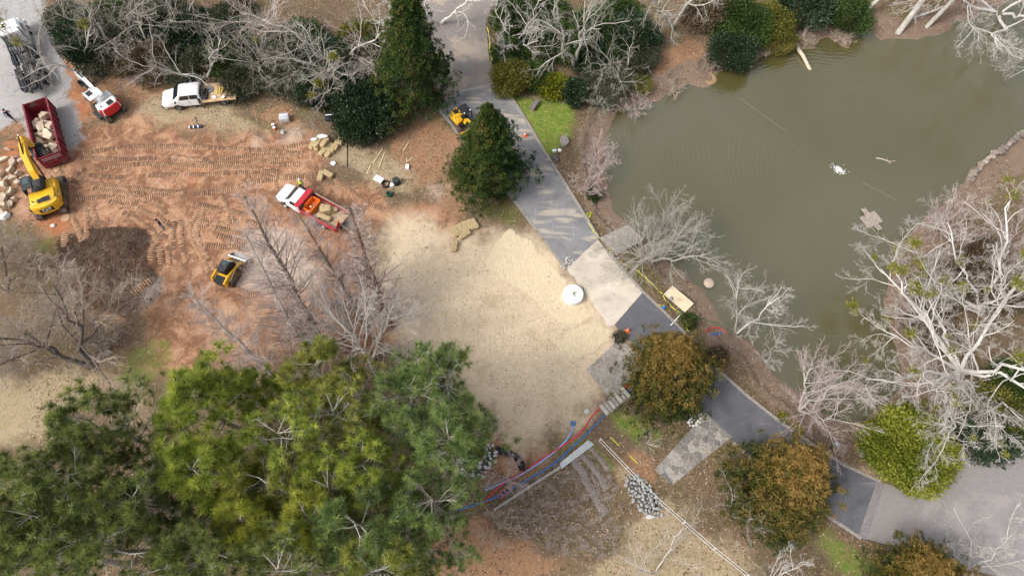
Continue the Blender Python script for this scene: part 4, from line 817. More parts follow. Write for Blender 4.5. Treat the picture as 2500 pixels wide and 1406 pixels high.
def truck_cab(t, paint, crew, x0=0.0, hood=1.35):
    """pickup front end; x0 = back of the cab, cab runs forward"""
    L = 2.35 if crew else 1.45; xw = x0 + L; xf = xw + .55 + hood
    b = MB().loft([(x0, .98, .96, .5, 1.2), (xw - .2, .99, .96, .5, 1.22), (xw + .5, .99, .95, .5, 1.22), (xf - .75, .98, .93, .5, 1.16), (xf - .22, .97, .88, .5, 1.08), (xf, .88, .80, .55, .98)], .13).build('body', paint, t, True)
    MB().loft([(x0 + .02, .95, .80, 1.15, 1.80), (x0 + .18, .95, .77, 1.15, 1.90), (xw - .55, .95, .76, 1.15, 1.90), (xw - .35, .95, .77, 1.15, 1.84), (xw + .48, .95, .86, 1.15, 1.25)], .12).build('cab_roof', paint, t, True)
    quad(t, 'windshield', [(xw - .27, .70, 1.80), (xw - .27, -.70, 1.80), (xw + .36, -.82, 1.32), (xw + .36, .82, 1.32)], GLASS, .03)
    quad(t, 'rear_window', [(x0 + .015, -.62, 1.72), (x0 + .015, .62, 1.72), (x0 - .005, .74, 1.30), (x0 - .005, -.74, 1.30)], GLASS, .03)
    nw = 2 if crew else 1; xs = [x0 + .22 + i * (L - .62) / nw for i in range(nw + 1)]
    for s in (1, -1):
        for i in range(nw):
            a, c = xs[i] + .03, xs[i + 1] - .05; p = [(a, s * .905, 1.30), (c + (.22 if i == nw - 1 else 0), s * .905, 1.30), (c, s * .815, 1.74), (a, s * .815, 1.74)]
            quad(t, 'side_window', p if s < 0 else p[::-1], GLASS, .03)
            d = MB().box(((a + c) / 2 + .02, s * .985, .85), (c - a + .04, .03, .66), .012).build('door', paint, t)
            MB().box((a + .12, s * 1.01, 1.06), (.16, .03, .035), .008).build('handle', BLK, d)
        mr = MB().box((xw + .12, s * 1.14, 1.30), (.13, .22, .24), .03).build('mirror', BLK, t)
        MB().box((xf - .05, s * .68, .80), (.14, .32, .20), .03).build('headlight', CLR, t)
    MB().box((xf + .01, 0, .82), (.10, .95, .26), .03).build('grille', BLK, t)
    MB().box((xf + .07, 0, .52), (.22, 1.86, .22), .05).build('bumper', DKG, t)
    MB().box((xf - .55 - hood * .3, 0, 1.165), (hood * .8, .9, .05), .02).build('hood_panel', paint, t)
    MB().box((x0 - 1.4, 0, .62), (L + 4.4, .80, .16)).build('chassis', DKG, t)
    return xw, xf
def place(px, z): p = P(px[0], px[1], z); return (p[0], p[1], gh(p[0], p[1]))
# --- white crew cab flatbed pickup
rz = head((568,223), (402,241), .9)
t = thing('pickup_truck', 'white crew cab pickup with timber flatbed, its far doors open', 'truck', place((486,231), .9), rz)
xw, xf = truck_cab(t, WHITE, True, -.35, 1.05)
for x in (2.2, -2.25):
    for s in (1, -1): wheel(t, x, s * .88, .40, .28)
bed = MB(); bed.box((-2.05, 0, .88), (3.35, 2.25, .12), .01); bed.build('flatbed_frame', DKG, t)
nb = 11
for i in range(nb): MB().box((-2.05, -1.05 + 2.1 * i / (nb - 1), .965), (3.34, 2.1 / (nb - 1) - .012, .05), .005).build('deck_board', WOOD, t)
MB().box((-2.05, 1.14, .95), (3.37, .05, .14), .01).build('side_rail', WOOD, t); MB().box((-2.05, -1.14, .95), (3.37, .05, .14), .01).build('side_rail', WOOD, t); MB().box((-3.75, 0, .9), (.06, 2.3, .22), .01).build('tail_board', DKG, t)
hd = MB()
for y in (-1.0, -.5, 0, .5, 1.0): hd.box((-.46, y, 1.35), (.05, .05, .75))
hd.box((-.46, 0, 1.72), (.06, 2.1, .06)); hd.build('headboard', BLK, t)
for x, a in ((1.28, 1.05), (.30, 1.15)):
    d = MB().box((x - .45 * cos(a) , -1.0 - .45 * sin(a), 1.05), (.9, .05, 1.0), .02, rz=a).build('open_door', WHITE, t); MB().box((x - .45 * cos(a), -1.0 - .45 * sin(a) - .02, 1.4), (.7, .07, .36), .01, rz=a).build('pane', GLASS, d)
BED0 = t
def onbed(o, x, y, z, rz_=0.0):
    c, s_ = cos(BED0.rotation_euler.z), sin(BED0.rotation_euler.z); o.location = (BED0.location[0] + x * c - y * s_, BED0.location[1] + x * s_ + y * c, BED0.location[2] + z); o.rotation_euler = (0, 0, BED0.rotation_euler.z + rz_); return o
k = onbed(thing('round_lid', 'round grey metal lid lying on the pickup flatbed', 'lid'), -1.05, -.35, .99)
MB().lathe((0, 0, 0), [(.0, .06), (.10, .08), (.40, .10), (.44, .06), (.44, 0)], 'z', 20).build('disc', MIDG, k); MB().box((0, 0, .11), (.2, .05, .04), .01).build('grip', DKG, k)
for i in range(4): 
    o = onbed(MB().box((0, 0, .03), (.11, .80, .06), .01).build('yellow_bar', M('yellow bar paint', (.58,.42,.05), .5)), -1.85 - .24 * i, -.10, .99); tag(o, 'yellow bar, one of four laid side by side on the flatbed', 'bar', 'yellow bars on the flatbed')
k = onbed(thing('black_shears', 'black zigzag folded tool at the tail of the flatbed', 'tool'), -3.05, -.15, .99)
MB().tube([(-.25, -.3, .04), (-.1, .28, .04), (.02, -.2, .04)], .035).build('arm', BLK, k); MB().tube([(.02, -.2, .05), (.15, .28, .04), (.28, -.3, .04)], .035).build('arm', BLK, k)
k = onbed(thing('tool_heap', 'dark heap of tools and hoses behind the pickup cab', 'tools'), -.78, .15, .99)
rg = np.random.default_rng(5)
for i in range(7): a = rg.random() * 6; MB().tube([(.05 * cos(a + q * .9) * 4 * rg.uniform(.6, 1), .09 * sin(a + q * .9) * 6, .04 + .035 * i) for q in range(8)], .03).build('hose', BLK if i % 2 else DKG, k)
MB().box((.0, .55, .18), (.34, .42, .34), .04).build('engine', DKG, k)
for i, (x, y) in enumerate(((-1.6, .75), (-2.55, .80))):
    o = onbed(tag(link('sack', rock_mesh(60 + i, .26, .20, .14, .2), M('white sack', (.72,.70,.66), .8, var=.1, bump=.3)), 'white sack on the edge of the pickup flatbed', 'sack', 'white sacks on the flatbed'), x, y, 1.10, i)
# --- red and white dump truck with bales
rz = head((832,545), (692,468), .9)
t = thing('dump_truck', 'white cabbed truck with red open bed carrying straw bales', 'truck', place((760,503), 1.0), rz)
truck_cab(t, WHITE, False, .55, 1.0)
for x in (2.6, -1.85):
    for s in (1, -1): wheel(t, x, s * .88, .42, .28, CHRM)
for s in (1, -1): wheel(t, -1.85, s * .60, .42, .24)
MB().box((-1.6, 0, .98), (3.9, 2.1, .12), .01).build('bed_floor', BEDF, t)
sb = MB().box((-1.6, 1.05, 1.30), (3.9, .10, .60), .02); 
for x in (-3.2, -2.4, -1.6, -.8, 0): sb.box((x, 1.12, 1.28), (.10, .06, .55))
sb.build('bed_side', RED, t)
sb = MB().box((-1.6, -1.05, 1.30), (3.9, .10, .60), .02)
for x in (-3.2, -2.4, -1.6, -.8, 0): sb.box((x, -1.12, 1.28), (.10, .06, .55))
sb.build('bed_side', RED, t)
MB().box((-1.6, -1.05, 1.63), (3.9, .13, .05), .01).build('timber_cap', WOODD, t)
MB().box((.36, 0, 1.42), (.10, 2.2, .86), .02).build('headboard', RED, t)
cs = MB().box((.62, 0, 1.93), (.55, 2.15, .07), .02); cs.box((.38, 0, 1.85), (.08, 2.15, .2)); cs.build('cab_shield', RED, t)
for s in (1, -1): MB().box((.25, s * .72, 1.78), (.18, .35, .22), .03).build('lamp_bracket', BLK, t)
MB().box((-3.55, .62, 1.25), (.09, .95, .55), .02, rz=.35).build('tailgate', RED, t)
MB().box((-1.15, 1.22, .75), (.62, .30, .40), .03).build('side_box', MIDG, t)
for s in (1, -1): MB().box((-3.56, s * .8, .80), (.05, .22, .12)).build('tail_lamp', REDL, t)
BED1 = t
def onb1(o, x, y, z, rz_=0.0):
    c, s_ = cos(BED1.rotation_euler.z), sin(BED1.rotation_euler.z); o.location = (BED1.location[0] + x * c - y * s_, BED1.location[1] + x * s_ + y * c, BED1.location[2] + z); o.rotation_euler = (0, 0, BED1.rotation_euler.z + rz_); return o
k = onb1(thing('orange_tub', 'open orange tub full of bits at the front of the red truck bed', 'tub'), -.28, .05, 1.04)
tb = MB(); 
for s in (1, -1): tb.box((0, s * .72, .32), (.92, .06, .64)); tb.box((s * .43, 0, .32), (.06, 1.5, .64))
tb.box((0, 0, .06), (.9, 1.44, .08)); tb.build('shell', ORANGE, k); MB().box((.62, 0, .56), (.50, 1.55, .06), .02, ry=-.15).build('lid', ORANGE, k)
rg = np.random.default_rng(8)
for i in range(9): link('scrap', rock_mesh(70 + i, .12, .10, .10, .3, 1), (WHITE, REDTRIM, MIDG)[i % 3], k, (rg.uniform(-.3, .3), rg.uniform(-.55, .55), .28 + .06 * rg.random()))
k = onb1(thing('fuel_can', 'white canister in the red truck bed beside the orange tub', 'canister'), -.25, .90, 1.04); MB().box((0, 0, .2), (.3, .18, .4), .04).build('body', WHITE, k); MB().cyl((.08, 0, .4), (.08, 0, .47), .04).build('cap', REDTRIM, k)
# --- straw bales
STRAW = M('straw bale', (.40,.30,.165), .95, var=.35, sc=9, bump=.8, bsc=24, c2=(.26,.185,.10), amt=.57)
TWINE = M('bale twine', (.55,.45,.28), .9)
def bale_mesh(seed):
    import bmesh
    rg = np.random.default_rng(seed); bm = bmesh.new(); bmesh.ops.create_cube(bm, size=1.0); bmesh.ops.subdivide_edges(bm, edges=bm.edges, cuts=4, use_grid_fill=True)
    for v in bm.verts:
        q = np.array(v.co); e = np.sort(np.abs(q))[1:]; k_ = 1 - .10 * max(0, e[0] - .32) / .18; q = q * k_ + rg.normal(size=3) * .012; v.co = (q[0] * 1.12, q[1] * .52, q[2] * .44 + .22)
    me = bpy.data.meshes.new('bale'); bm.to_mesh(me); bm.free(); return me
BALE = [bale_mesh(i) for i in range(3)]
tw = MB()
for x in (-.25, .25): tw.tube([(x, -.267, .0), (x, -.267, .44), (x, .267, .44), (x, .267, 0)], .012, 4)
twm = None
def bale(loc, rz_, label, group, i=0, s=1.0):
    global twm
    k_ = thing('straw_bale', label, 'bale', loc, rz_, group, s); link('bale', BALE[i % 3], STRAW, k_)
    if twm is None: twm = tw.mesh('twine')
    link('twine', twm, TWINE, k_); return k_
for i, (x, y, z, a) in enumerate(((-1.35, -.45, 1.04, .3), (-1.55, .25, 1.04, 1.2), (-2.1, -.45, 1.04, .9), (-2.05, .42, 1.04, .1), (-1.75, -.1, 1.44, .7))):
    k = bale((0, 0, 0), 0, 'straw bale heaped in the red truck bed', 'bales in the truck bed', i, .92); onb1(k, x, y, z, a)
def bales(lst, label, group, z0=0.0):
    for i, (px, py, deg, lay) in enumerate(lst):
        g = P(px, py, .3 + lay * .43); bale((g[0], g[1], gh(g[0], g[1]) - .02 + lay * .43), radians(deg), label, group, i)
bales([(764,352,65,0),(776,355,68,0),(787,350,70,0),(799,357,60,0),(812,362,72,0),(790,368,55,0),(803,372,66,0),(820,355,75,0),(785,338,15,0),(831,342,80,0),(792,346,62,1),(775,346,66,1)], 'straw bale in the heap near the big dark holly', 'bales heaped near the holly')
bales([(783,429,80,0),(800,424,-30,0)], 'straw bale of the pair behind the red and white truck', 'pair of bales')
bales([(1112,564,120,0),(1124,558,120,0),(1136,553,118,0),(1148,549,122,0),(1158,546,120,0),(1135,572,35,0)], 'straw bale in the row beside the straw covered ground', 'row of bales')
bales([(1110,600,80,0)], 'lone straw bale set apart below the row of bales', None)
for (px, py, r, nm, lb) in ((786,333,.42,'white_tarp','crumpled white sheet over the bale heap near the holly'), (766,340,.26,'white_tarp','small white sheet at the end of the bale heap')):
    g = P(px, py, .95); tag(link(nm, rock_mesh(int(px), r * 1.3, r * .7, .10, .6, 2), M('white sheet', (.74,.73,.72), .7, var=.08, bump=.4), None, (g[0], g[1], .95)), lb, 'sheet')
# --- red roll-off container with rubble
z_r = 1.75; A, B, C_, D_ = (P(*q, z_r) for q in ((57,252), (110,240), (147,370), (88,388)))
cx, cy = (A[0] + B[0] + C_[0] + D_[0]) / 4, (A[1] + B[1] + C_[1] + D_[1]) / 4; rz = atan2((A[1] + B[1] - C_[1] - D_[1]), (A[0] + B[0] - C_[0] - D_[0]))
CL = hypot(A[0] + B[0] - C_[0] - D_[0], A[1] + B[1] - C_[1] - D_[1]) / 2; CW = 2.2
t = thing('roll_off_container', 'open red steel container heaped with broken concrete', 'container', (cx, cy, gh(cx, cy) + .12), rz); CONT = t
MB().box((0, 0, .12), (CL, CW - .1, .1)).build('floor', MAROON, t); link('dirt_load', rock_mesh(77, CL * .47, CW * .46, .32, .15, 3), M('brown load dirt', (.26,.16,.10), .95, var=.3, sc=3, bump=.6), t, (0, 0, .3))
for s in (1, -1):
    q = MB().box((0, s * (CW / 2 - .03), .85), (CL, .06, 1.5)); q.build('side_wall', MAROON, t)
    MB().box((0, s * (CW / 2), 1.62), (CL + .05, .16, .12), .02).build('top_rail', MAROON, t)
    for i in range(9): MB().box((-CL / 2 + .25 + i * (CL - .5) / 8, s * (CW / 2 + .04), .82), (.10, .10, 1.4)).build('side_rib', MAROON, t)
MB().box((CL / 2 - .03, 0, .85), (.07, CW, 1.55)).build('front_wall', MAROON, t)
tg = MB().box((-CL / 2 + .02, 0, .85), (.09, CW, 1.5)).build('tailgate', MAROON, t)
for i in range(3): MB().box((-CL / 2 - .05, 0, .35 + .45 * i), (.07, CW - .1, .09)).build('gate_bar', MAROON, tg)
for i, (z, n) in enumerate(((1.33, 9), (1.12, 11))):
    for j in range(n): MB().box((-CL / 2 - .032, -.9 + 1.75 * (j + .3) / n, z), (.012, .10, .085)).build('painted_mark', WHITE, tg)
for s in (1, -1): MB().cyl((CL / 2 - .6, s * .8, -.12), (CL / 2 - .6, s * 1.0, -.12), .14, n=10).build('roller', DKG, t)
RUBBLE = M('broken tan concrete', (.52,.42,.315), .95, var=.25, sc=3, bump=.6, c2=(.33,.22,.15), amt=.55)
def slab_rock(seed, sx, sy, sz):
    rg = np.random.default_rng(seed); n = 7; a = np.sort(rg.random(n)) * 6.283; p = [(cos(q) * sx * rg.uniform(.75, 1.1), sin(q) * sy * rg.uniform(.75, 1.1)) for q in a]
    vs = [(x, y, -sz + rg.normal() * .03) for x, y in p] + [(x * rg.uniform(.86, .98), y * rg.uniform(.86, .98), sz + rg.normal() * .05) for x, y in p]
    return MB().add(vs, [tuple(range(n - 1, -1, -1)), tuple(range(n, 2 * n))] + [(i, (i + 1) % n, n + (i + 1) % n, n + i) for i in range(n)]).mesh('slab')
rg = np.random.default_rng(12)
for i, (x, y, z, sx, sy, sz) in enumerate(((2.2, -.35, .55, .75, .38, .30), (1.2, .35, .5, .8, .6, .22), (.7, -.45, .75, .75, .55, .2), (.1, .4, .55, .9, .5, .2), (-.5, -.2, .7, 1.0, .6, .2), (-.9, .65, .6, .5, .4, .25), (-1.5, .3, .5, .7, .5, .2), (-2.2, -.35, .5, .8, .45, .3), (-2.3, .6, .4, .5, .35, .25), (1.6, .65, .5, .5, .4, .3), (-.1, -.75, .45, .6, .3, .22), (.5, .1, .95, .7, .5, .16))):
    o = link('concrete_chunk', slab_rock(300 + i, sx, sy, sz), RUBBLE); c, s_ = cos(rz), sin(rz)
    o.location = (CONT.location[0] + x * c - y * s_, CONT.location[1] + x * s_ + y * c, CONT.location[2] + z + .28); o.rotation_euler = (rg.normal() * .22, rg.normal() * .22, rg.random() * 6); tag(o, 'tan broken concrete chunk in the red container', 'concrete chunk', 'concrete chunks in the container')
for i, (px, py, r) in enumerate(((12,398,.75),(35,400,.5),(28,420,.5),(35,440,.6),(10,455,.6),(45,450,.4),(28,470,.5),(8,488,.75),(28,502,.45),(8,525,.55),(50,425,.35),(5,430,.4),(20,440,.35),(38,385,.4),(55,395,.35),(15,505,.3),(40,487,.4),(18,372,.45))):
    g = G(px, py); o = link('concrete_chunk', slab_rock(340 + i, r, r * .7, .17 + .1 * rg.random()), RUBBLE, None, (g[0], g[1], g[2] + .22)); o.rotation_euler = (rg.normal() * .2, rg.normal() * .2, rg.random() * 6)
    tag(o, 'tan broken concrete chunk dumped on clay beside the yellow excavator', 'concrete chunk', 'concrete chunks on the ground')
# --- roll-off truck
rz = head((88,240), (18,40), 1.0)
t = thing('roll_off_truck', 'white cabbed roll off truck with black tilted hoist rails on gravel', 'truck', place((62,140), .8), rz)
ch = MB(); 
for s in (1, -1): ch.box((-.8, s * .45, 1.0), (9.0, .14, .28))
for x in (-4.6, -3, -1.2, .6, 2.4): ch.box((x, 0, 1.0), (.14, .9, .2))
ch.build('chassis', DKG, t)
MB().loft([(1.9, 1.18, 1.10, .9, 2.55), (2.1, 1.2, 1.08, .8, 2.75), (3.3, 1.2, 1.10, .8, 2.70), (3.9, 1.18, 1.08, .8, 1.9), (4.9, 1.12, 1.0, .7, 1.7), (5.35, 1.05, .9, .7, 1.45)], .16).build('cab', WHITE, t, True)
quad(t, 'windshield', [(3.38, .92, 2.58), (3.38, -.92, 2.58), (3.86, -.98, 1.98), (3.86, .98, 1.98)], GLASS, .05)
quad(t, 'rear_window', [(1.88, -.7, 2.4), (1.88, .7, 2.4), (1.88, .75, 1.7), (1.88, -.75, 1.7)], GLASS, .05)
for s in (1, -1):
    p = [(2.3, s * 1.16, 1.75), (3.2, s * 1.16, 1.75), (3.05, s * 1.115, 2.4), (2.3, s * 1.115, 2.4)]; quad(t, 'side_window', p if s < 0 else p[::-1], GLASS, .04)
    MB().box((3.6, s * 1.45, 1.9), (.12, .25, .5), .04).build('mirror', WHITE, t); MB().cyl((1.65, s * .98, .9), (1.65, s * .98, 3.1), .09, n=10).build('exhaust_stack', CHRM, t)
    fb = MB().box((-3.0, s * 1.0, 1.16), (2.9, .62, .06), .02); fb.box((-4.5, s * 1.0, 1.0), (.06, .62, .4)); fb.build('fender', BLK, t)
    MB().box((.2, s * 1.0, .85), (1.6, .5, .55), .05).build('tank', DKG, t); MB().box((1.25, s * .95, 1.0), (.5, .6, .7), .04).build('locker', MIDG, t)
    wheel(t, 4.2, s * 1.02, .52, .32, CHRM)
    for x in (-2.3, -3.7): wheel(t, x, s * 1.0, .52, .5)
MB().box((2.9, 0, 2.78), (1.1, 1.9, .10), .04).build('roof_fairing', WHITE, t); MB().box((1.78, 0, 1.9), (.12, 2.3, 1.5), .03).build('headache_rack', WHITE, t)
hoist = thing('x', None, None); bpy.data.objects.remove(hoist)
ri = MB(); yo = .25
def hz(x): return 1.35 + (x + 5.2) * .17
for s in (-.5, -.28, .28, .5):
    ri.prof([(-5.4, hz(-5.4)), (1.5, hz(1.5)), (1.5, hz(1.5) + .2), (-5.4, hz(-5.4) + .2)], yo + s - .05, yo + s + .05)
hr = ri.build('hoist_rails', DKG, t)
for i in range(7): x = -5.2 + i * 1.1; MB().box((x, yo, hz(x) + .08), (.12, 1.0, .12), ry=-.17).build('cross_bar', DKG, hr)
for s in (.12, -.12): MB().cyl((-1.5, yo + s, 1.2), (1.1, yo + s, hz(1.1) + .1), .09, n=10).build('ram', MIDG, hr)
MB().box((-4.9, yo, 1.3), (.9, 1.5, .12), .02).build('tail_plate', BLK, t); MB().box((-2.6, -.75, 1.3), (2.2, .4, .3), .04).build('tarp_roll', BLK, t); MB().box((-.5, .95, 1.25), (1.0, .5, .3), .04).build('toolbox', BLK, t)
MB().tube([(1.4, -.55, 1.6), (0, -.6, 1.35), (-2, -.5, 1.4), (-4, -.55, 1.3)], .05).build('hydraulic_hose', BLK, t); MB().tube([(1.4, -.35, 1.6), (0, -.4, 1.4), (-1.5, -.3, 1.3)], .04).build('hydraulic_hose', BLK, t)
# --- excavators
def track(par, y, L, r, wd):
    pr = [];
    for i in range(9): a = pi / 2 + pi * i / 8; pr.append((-L / 2 + r + r * cos(a), r + r * sin(a)))
    for i in range(9): a = -pi / 2 + pi * i / 8; pr.append((L / 2 - r + r * cos(a), r + r * sin(a)))
    tr = MB().prof(pr, y - wd / 2 + .02, y + wd / 2 - .02).build('track', TRK, par)
    sh = MB(); n = int(L / .17)
    for i in range(n): x = -L / 2 + r * .6 + (L - 1.2 * r) * i / (n - 1); sh.box((x, y, 2 * r + .015), (.10, wd, .05)); sh.box((x, y, .0), (.10, wd, .05))
    for i in range(6):
        a = -pi / 2 + pi * (i + .5) / 6
        for sg in (1, -1): sh.box((sg * (L / 2 - r + (r + .015) * cos(a)), y, r + (r + .015) * sin(a)), (.05, wd, .10), ry=-sg * a)
    s_ = sh.build('track_shoes', TRK, tr); s_['kind'] = 'stuff'
    for x in (-L / 2 + r, L / 2 - r): MB().cyl((x, y - wd / 2 - .01, r), (x, y + wd / 2 + .01, r), r * .55, n=12).build('sprocket', DKG, tr)
def arm(par, name, pts, wd, th, mat):
    """box section arm along (x,z) points with thickness th per point"""
    p = np.array(pts, float); d = np.gradient(p, axis=0); d /= np.linalg.norm(d, axis=1, keepdims=True); n = np.stack([-d[:, 1], d[:, 0]], 1) * np.array(th)[:, None] / 2
    poly = [tuple(q) for q in p + n] + [tuple(q) for q in (p - n)[::-1]]
    return MB().prof(poly, -wd / 2, wd / 2).build(name, mat, par)
def excavator(label, loc, rz_tr, rz_up, S, paint, trim, boom, stick, bucket, cabm, text=None, roof_glass=GLASS2, blade=False, rounded=.25, canopy=False):
    t = thing('excavator', label, 'excavator', loc, rz_up); a = rz_tr - rz_up
    und = bpy.data.objects.new('undercarriage', None); COL.objects.link(und); und.parent = t; und.rotation_euler = (0, 0, a)
    bpy.data.objects.remove(und)
    L, wd, tw_, r = S['L'], S['W'], S['tw'], S['r']
    tmp = bpy.data.objects.new('t', None); COL.objects.link(tmp)
    for s in (1, -1): track(tmp, s * (wd - tw_) / 2, L, r, tw_)
    MB().box((0, 0, r * 1.1), (L * .45, wd - tw_, r * .9), .05).build('track_frame', DKG, tmp)
    if blade: MB().prof([(L / 2 + .15, .02), (L / 2 + .32, .05), (L / 2 + .25, .25), (L / 2 + .3, .42), (L / 2 + .18, .42), (L / 2 + .12, .22)], -wd / 2, wd / 2).build('blade', paint, tmp)
    for ch in list(tmp.children): ch.parent = t; ch.rotation_euler = (0, 0, a)
    bpy.data.objects.remove(tmp)
    z0 = r * 2 + .12; bw, xr, xf, hh = S['bw'], S['xr'], S['xf'], S['h']
    MB().cyl((0, 0, r * 1.6), (0, 0, z0 + .05), wd * .26, n=20).build('slew_ring', DKG, t)
    MB().box(((xf + xr) / 2, 0, z0 + .08), (xf - xr - .3, bw - .1, .16), .04).build('deck', BLK, t)
    n = 9; half = []
    for i in range(n): q = -pi / 2 + pi * i / (n - 1); half.append((xr + rounded * 2.2 * (1 - cos(q)), bw / 2 * sin(q) if False else bw / 2 * (2 * i / (n - 1) - 1)))
    cw = [(xr + S['cw'], -bw / 2), (xr + rounded, -bw / 2)] + [(xr + rounded - rounded * cos(q), -bw / 2 + rounded - rounded * 1.0 + 0 + bw / 2 * (1 + sin(q)) * 1.0 if False else bw / 2 * sin(q)) for q in np.linspace(-pi / 2 + .35, pi / 2 - .35, 9)] + [(xr + rounded, bw / 2), (xr + S['cw'], bw / 2)]
    w_ = MB(); m = len(cw); zz = [z0 + .05, z0 + .18, z0 + hh * .8, z0 + hh]; kk = [.97, 1.0, 1.0, .93]; vs = []
    for z, q in zip(zz, kk): vs += [((x - xr - S['cw']) * q + xr + S['cw'], y * q, z) for x, y in cw]
    fs = [tuple(range(m - 1, -1, -1)), tuple(range(3 * m, 4 * m))] + [(q * m + i, q * m + (i + 1) % m, (q + 1) * m + (i + 1) % m, (q + 1) * m + i) for q in range(3) for i in range(m)]
    w_.add(vs, fs).build('counterweight', trim if trim else paint, t)
    MB().loft([(xr + S['cw'] - .25 * hh, bw * .44, bw * .40, z0 + .1, z0 + hh * 1.0), (xr + S['cw'] + .25, bw * .48, bw * .44, z0 + .1, z0 + hh * 1.08), (xr + S['cw'] + (xf - xr) * .36, bw * .48, bw * .44, z0 + .1, z0 + hh * 1.02)], .12).build('engine_cover', paint, t, True)
    MB().loft([(xr + S['cw'] + .2, bw * .49 * .5, bw * .24 , z0 + .1, z0 + hh * .85), (xf - .35, bw * .24, bw * .22, z0 + .1, z0 + hh * .8)], .08).build('side_tank', paint, t, True).location = (0, -bw * .26, 0)
    MB().box((xr + S['cw'] + .1, -bw * .12, z0 + hh * 1.08), (.55, bw * .28, .05), .01).build('grille', BLK, t); MB().cyl((xr + S['cw'] + .12, bw * .3, z0 + hh), (xr + S['cw'] + .12, bw * .3, z0 + hh * 1.3), .06, n=8).build('exhaust', BLK, t)
    # cab on the left of the boom
    cl, cw2, chh = S['cab']; cx_ = xf - cl / 2 - .02; cy_ = bw / 2 - cw2 / 2 - .03
    if canopy:
        cb = MB()
        for sx in (-1, 1):
            for sy in (-1, 1): cb.box((cx_ + sx * (cl / 2 - .04), cy_ + sy * (cw2 / 2 - .04), z0 + .1 + chh / 2), (.07, .07, chh))
        cb.box((cx_, cy_, z0 + .1), (cl, cw2, .06)); cb.box((cx_, cy_, z0 + .08 + chh), (cl, cw2, .06)); cb = cb.build('cab_frame', BLK, t); MB().box((cx_ - .2, cy_, z0 + .55), (.5, .5, .3), .06).build('seat', BLK, t); MB().box((cx_ - .42, cy_, z0 + .9), (.12, .48, .6), .05).build('seat_back', BLK, t)
    else:
        MB().loft([(cx_ - cl / 2, cw2 / 2, cw2 / 2 * .92, z0 + .1, z0 + .1 + chh * .97), (cx_, cw2 / 2, cw2 / 2 * .92, z0 + .1, z0 + .1 + chh), (cx_ + cl / 2 - .25, cw2 / 2, cw2 / 2 * .92, z0 + .1, z0 + .1 + chh * .98), (cx_ + cl / 2, cw2 / 2, cw2 / 2 * .92, z0 + .1, z0 + .1 + chh * .55)], .1).build('cab', cabm, t, True)
        quad(t, 'windshield', [(cx_ + cl / 2 - .20, cy_ and (cw2 / 2 - .1), z0 + chh * .98), (cx_ + cl / 2 - .20, -(cw2 / 2 - .1), z0 + chh * .98), (cx_ + cl / 2 + .005, -(cw2 / 2 - .08), z0 + chh * .62), (cx_ + cl / 2 + .005, (cw2 / 2 - .08), z0 + chh * .62)], GLASS, .05).location = (0, cy_, 0)
        t.children[-2].location = (0, cy_, 0)
        for s in (1, -1):
            p = [(cx_ - cl / 2 + .12, s * (cw2 / 2 - .005), z0 + chh * .5), (cx_ + cl / 2 - .2, s * (cw2 / 2 - .005), z0 + chh * .5), (cx_ + cl / 2 - .32, s * (cw2 / 2 * .93), z0 + chh * .95), (cx_ - cl / 2 + .12, s * (cw2 / 2 * .93), z0 + chh * .95)]
            quad(t, 'side_window', p if s < 0 else p[::-1], GLASS, .05).location = (0, cy_, 0)
    rf = MB().box((cx_ - .03, cy_, z0 + .13 + chh), (cl * .92, cw2 * .96, .08), .03).build('cab_roof', cabm, t); MB().box((cx_ + cl * .12, cy_, z0 + .185 + chh), (cl * .45, cw2 * .58, .035), .01).build('roof_window', roof_glass, rf)
    # front
    by = -bw * .06
    kids = []
    f0 = boom[0]; kids.append(arm(t, 'boom', [(x, z) for x, z, _ in boom], S['bt'], [h for _, _, h in boom], paint))
    kids.append(arm(t, 'stick', [(x, z) for x, z, _ in stick], S['bt'] * .8, [h for _, _, h in stick], paint))
    for s in (1, -1): q = MB().cyl((boom[0][0] + .35, s * S['bt'] * .75, z0 + .25), (boom[len(boom) // 2][0], s * S['bt'] * .75, boom[len(boom) // 2][1] - .1), .075, n=10).build('lift_ram', BLK, t); kids.append(q)
    kids.append(MB().cyl((boom[len(boom) // 2][0], 0, boom[len(boom) // 2][1] + .35), (stick[0][0] - .05, 0, stick[0][1] + .25), .075, n=10).build('stick_ram', BLK, t))
    kids.append(MB().cyl((stick[0][0] + .15, 0, stick[0][1] + .28), (stick[-1][0] + .12, 0, stick[-1][1] + .35), .065, n=10).build('bucket_ram', CHRM, t))
    bx, bz, bs = bucket; bk = MB(); pr = [(bx, bz), (bx + .25 * bs, bz - .1 * bs), (bx + .45 * bs, bz - .55 * bs), (bx + .25 * bs, bz - 1.0 * bs), (bx - .35 * bs, bz - 1.15 * bs), (bx - .65 * bs, bz - .95 * bs), (bx - .1 * bs, bz - .85 * bs), (bx + .12 * bs, bz - .55 * bs), (bx - .05 * bs, bz - .2 * bs)]
    kb = bk.prof(pr, -S['bt'] * 1.3, S['bt'] * 1.3).build('bucket', trim if S.get('bkt') else DKG, t); kids.append(kb)
    for i in range(4): MB().box((bx - .72 * bs, -S['bt'] * 1.1 + i * S['bt'] * .73, bz - .95 * bs), (.18, .07, .06)).build('tooth', MIDG, kb)
    for o in kids: o.location = (0, by, 0)
    hrl = MB().tube([(xr + S['cw'], -bw / 2 + .05, z0 + hh), (xr + S['cw'], -bw / 2 + .05, z0 + hh + .35), (xf - .6, -bw / 2 + .05, z0 + hh + .3), (xf - .6, -bw / 2 + .05, z0 + hh * .8)], .022, 5).build('handrail', BLK, t)
    for s in (1, -1): MB().box((cx_ + cl / 2 - .1, cy_ + s * cw2 * .35, z0 + .2 + chh), (.1, .16, .1), .02).build('work_lamp', CLR, t)
    return t, z0
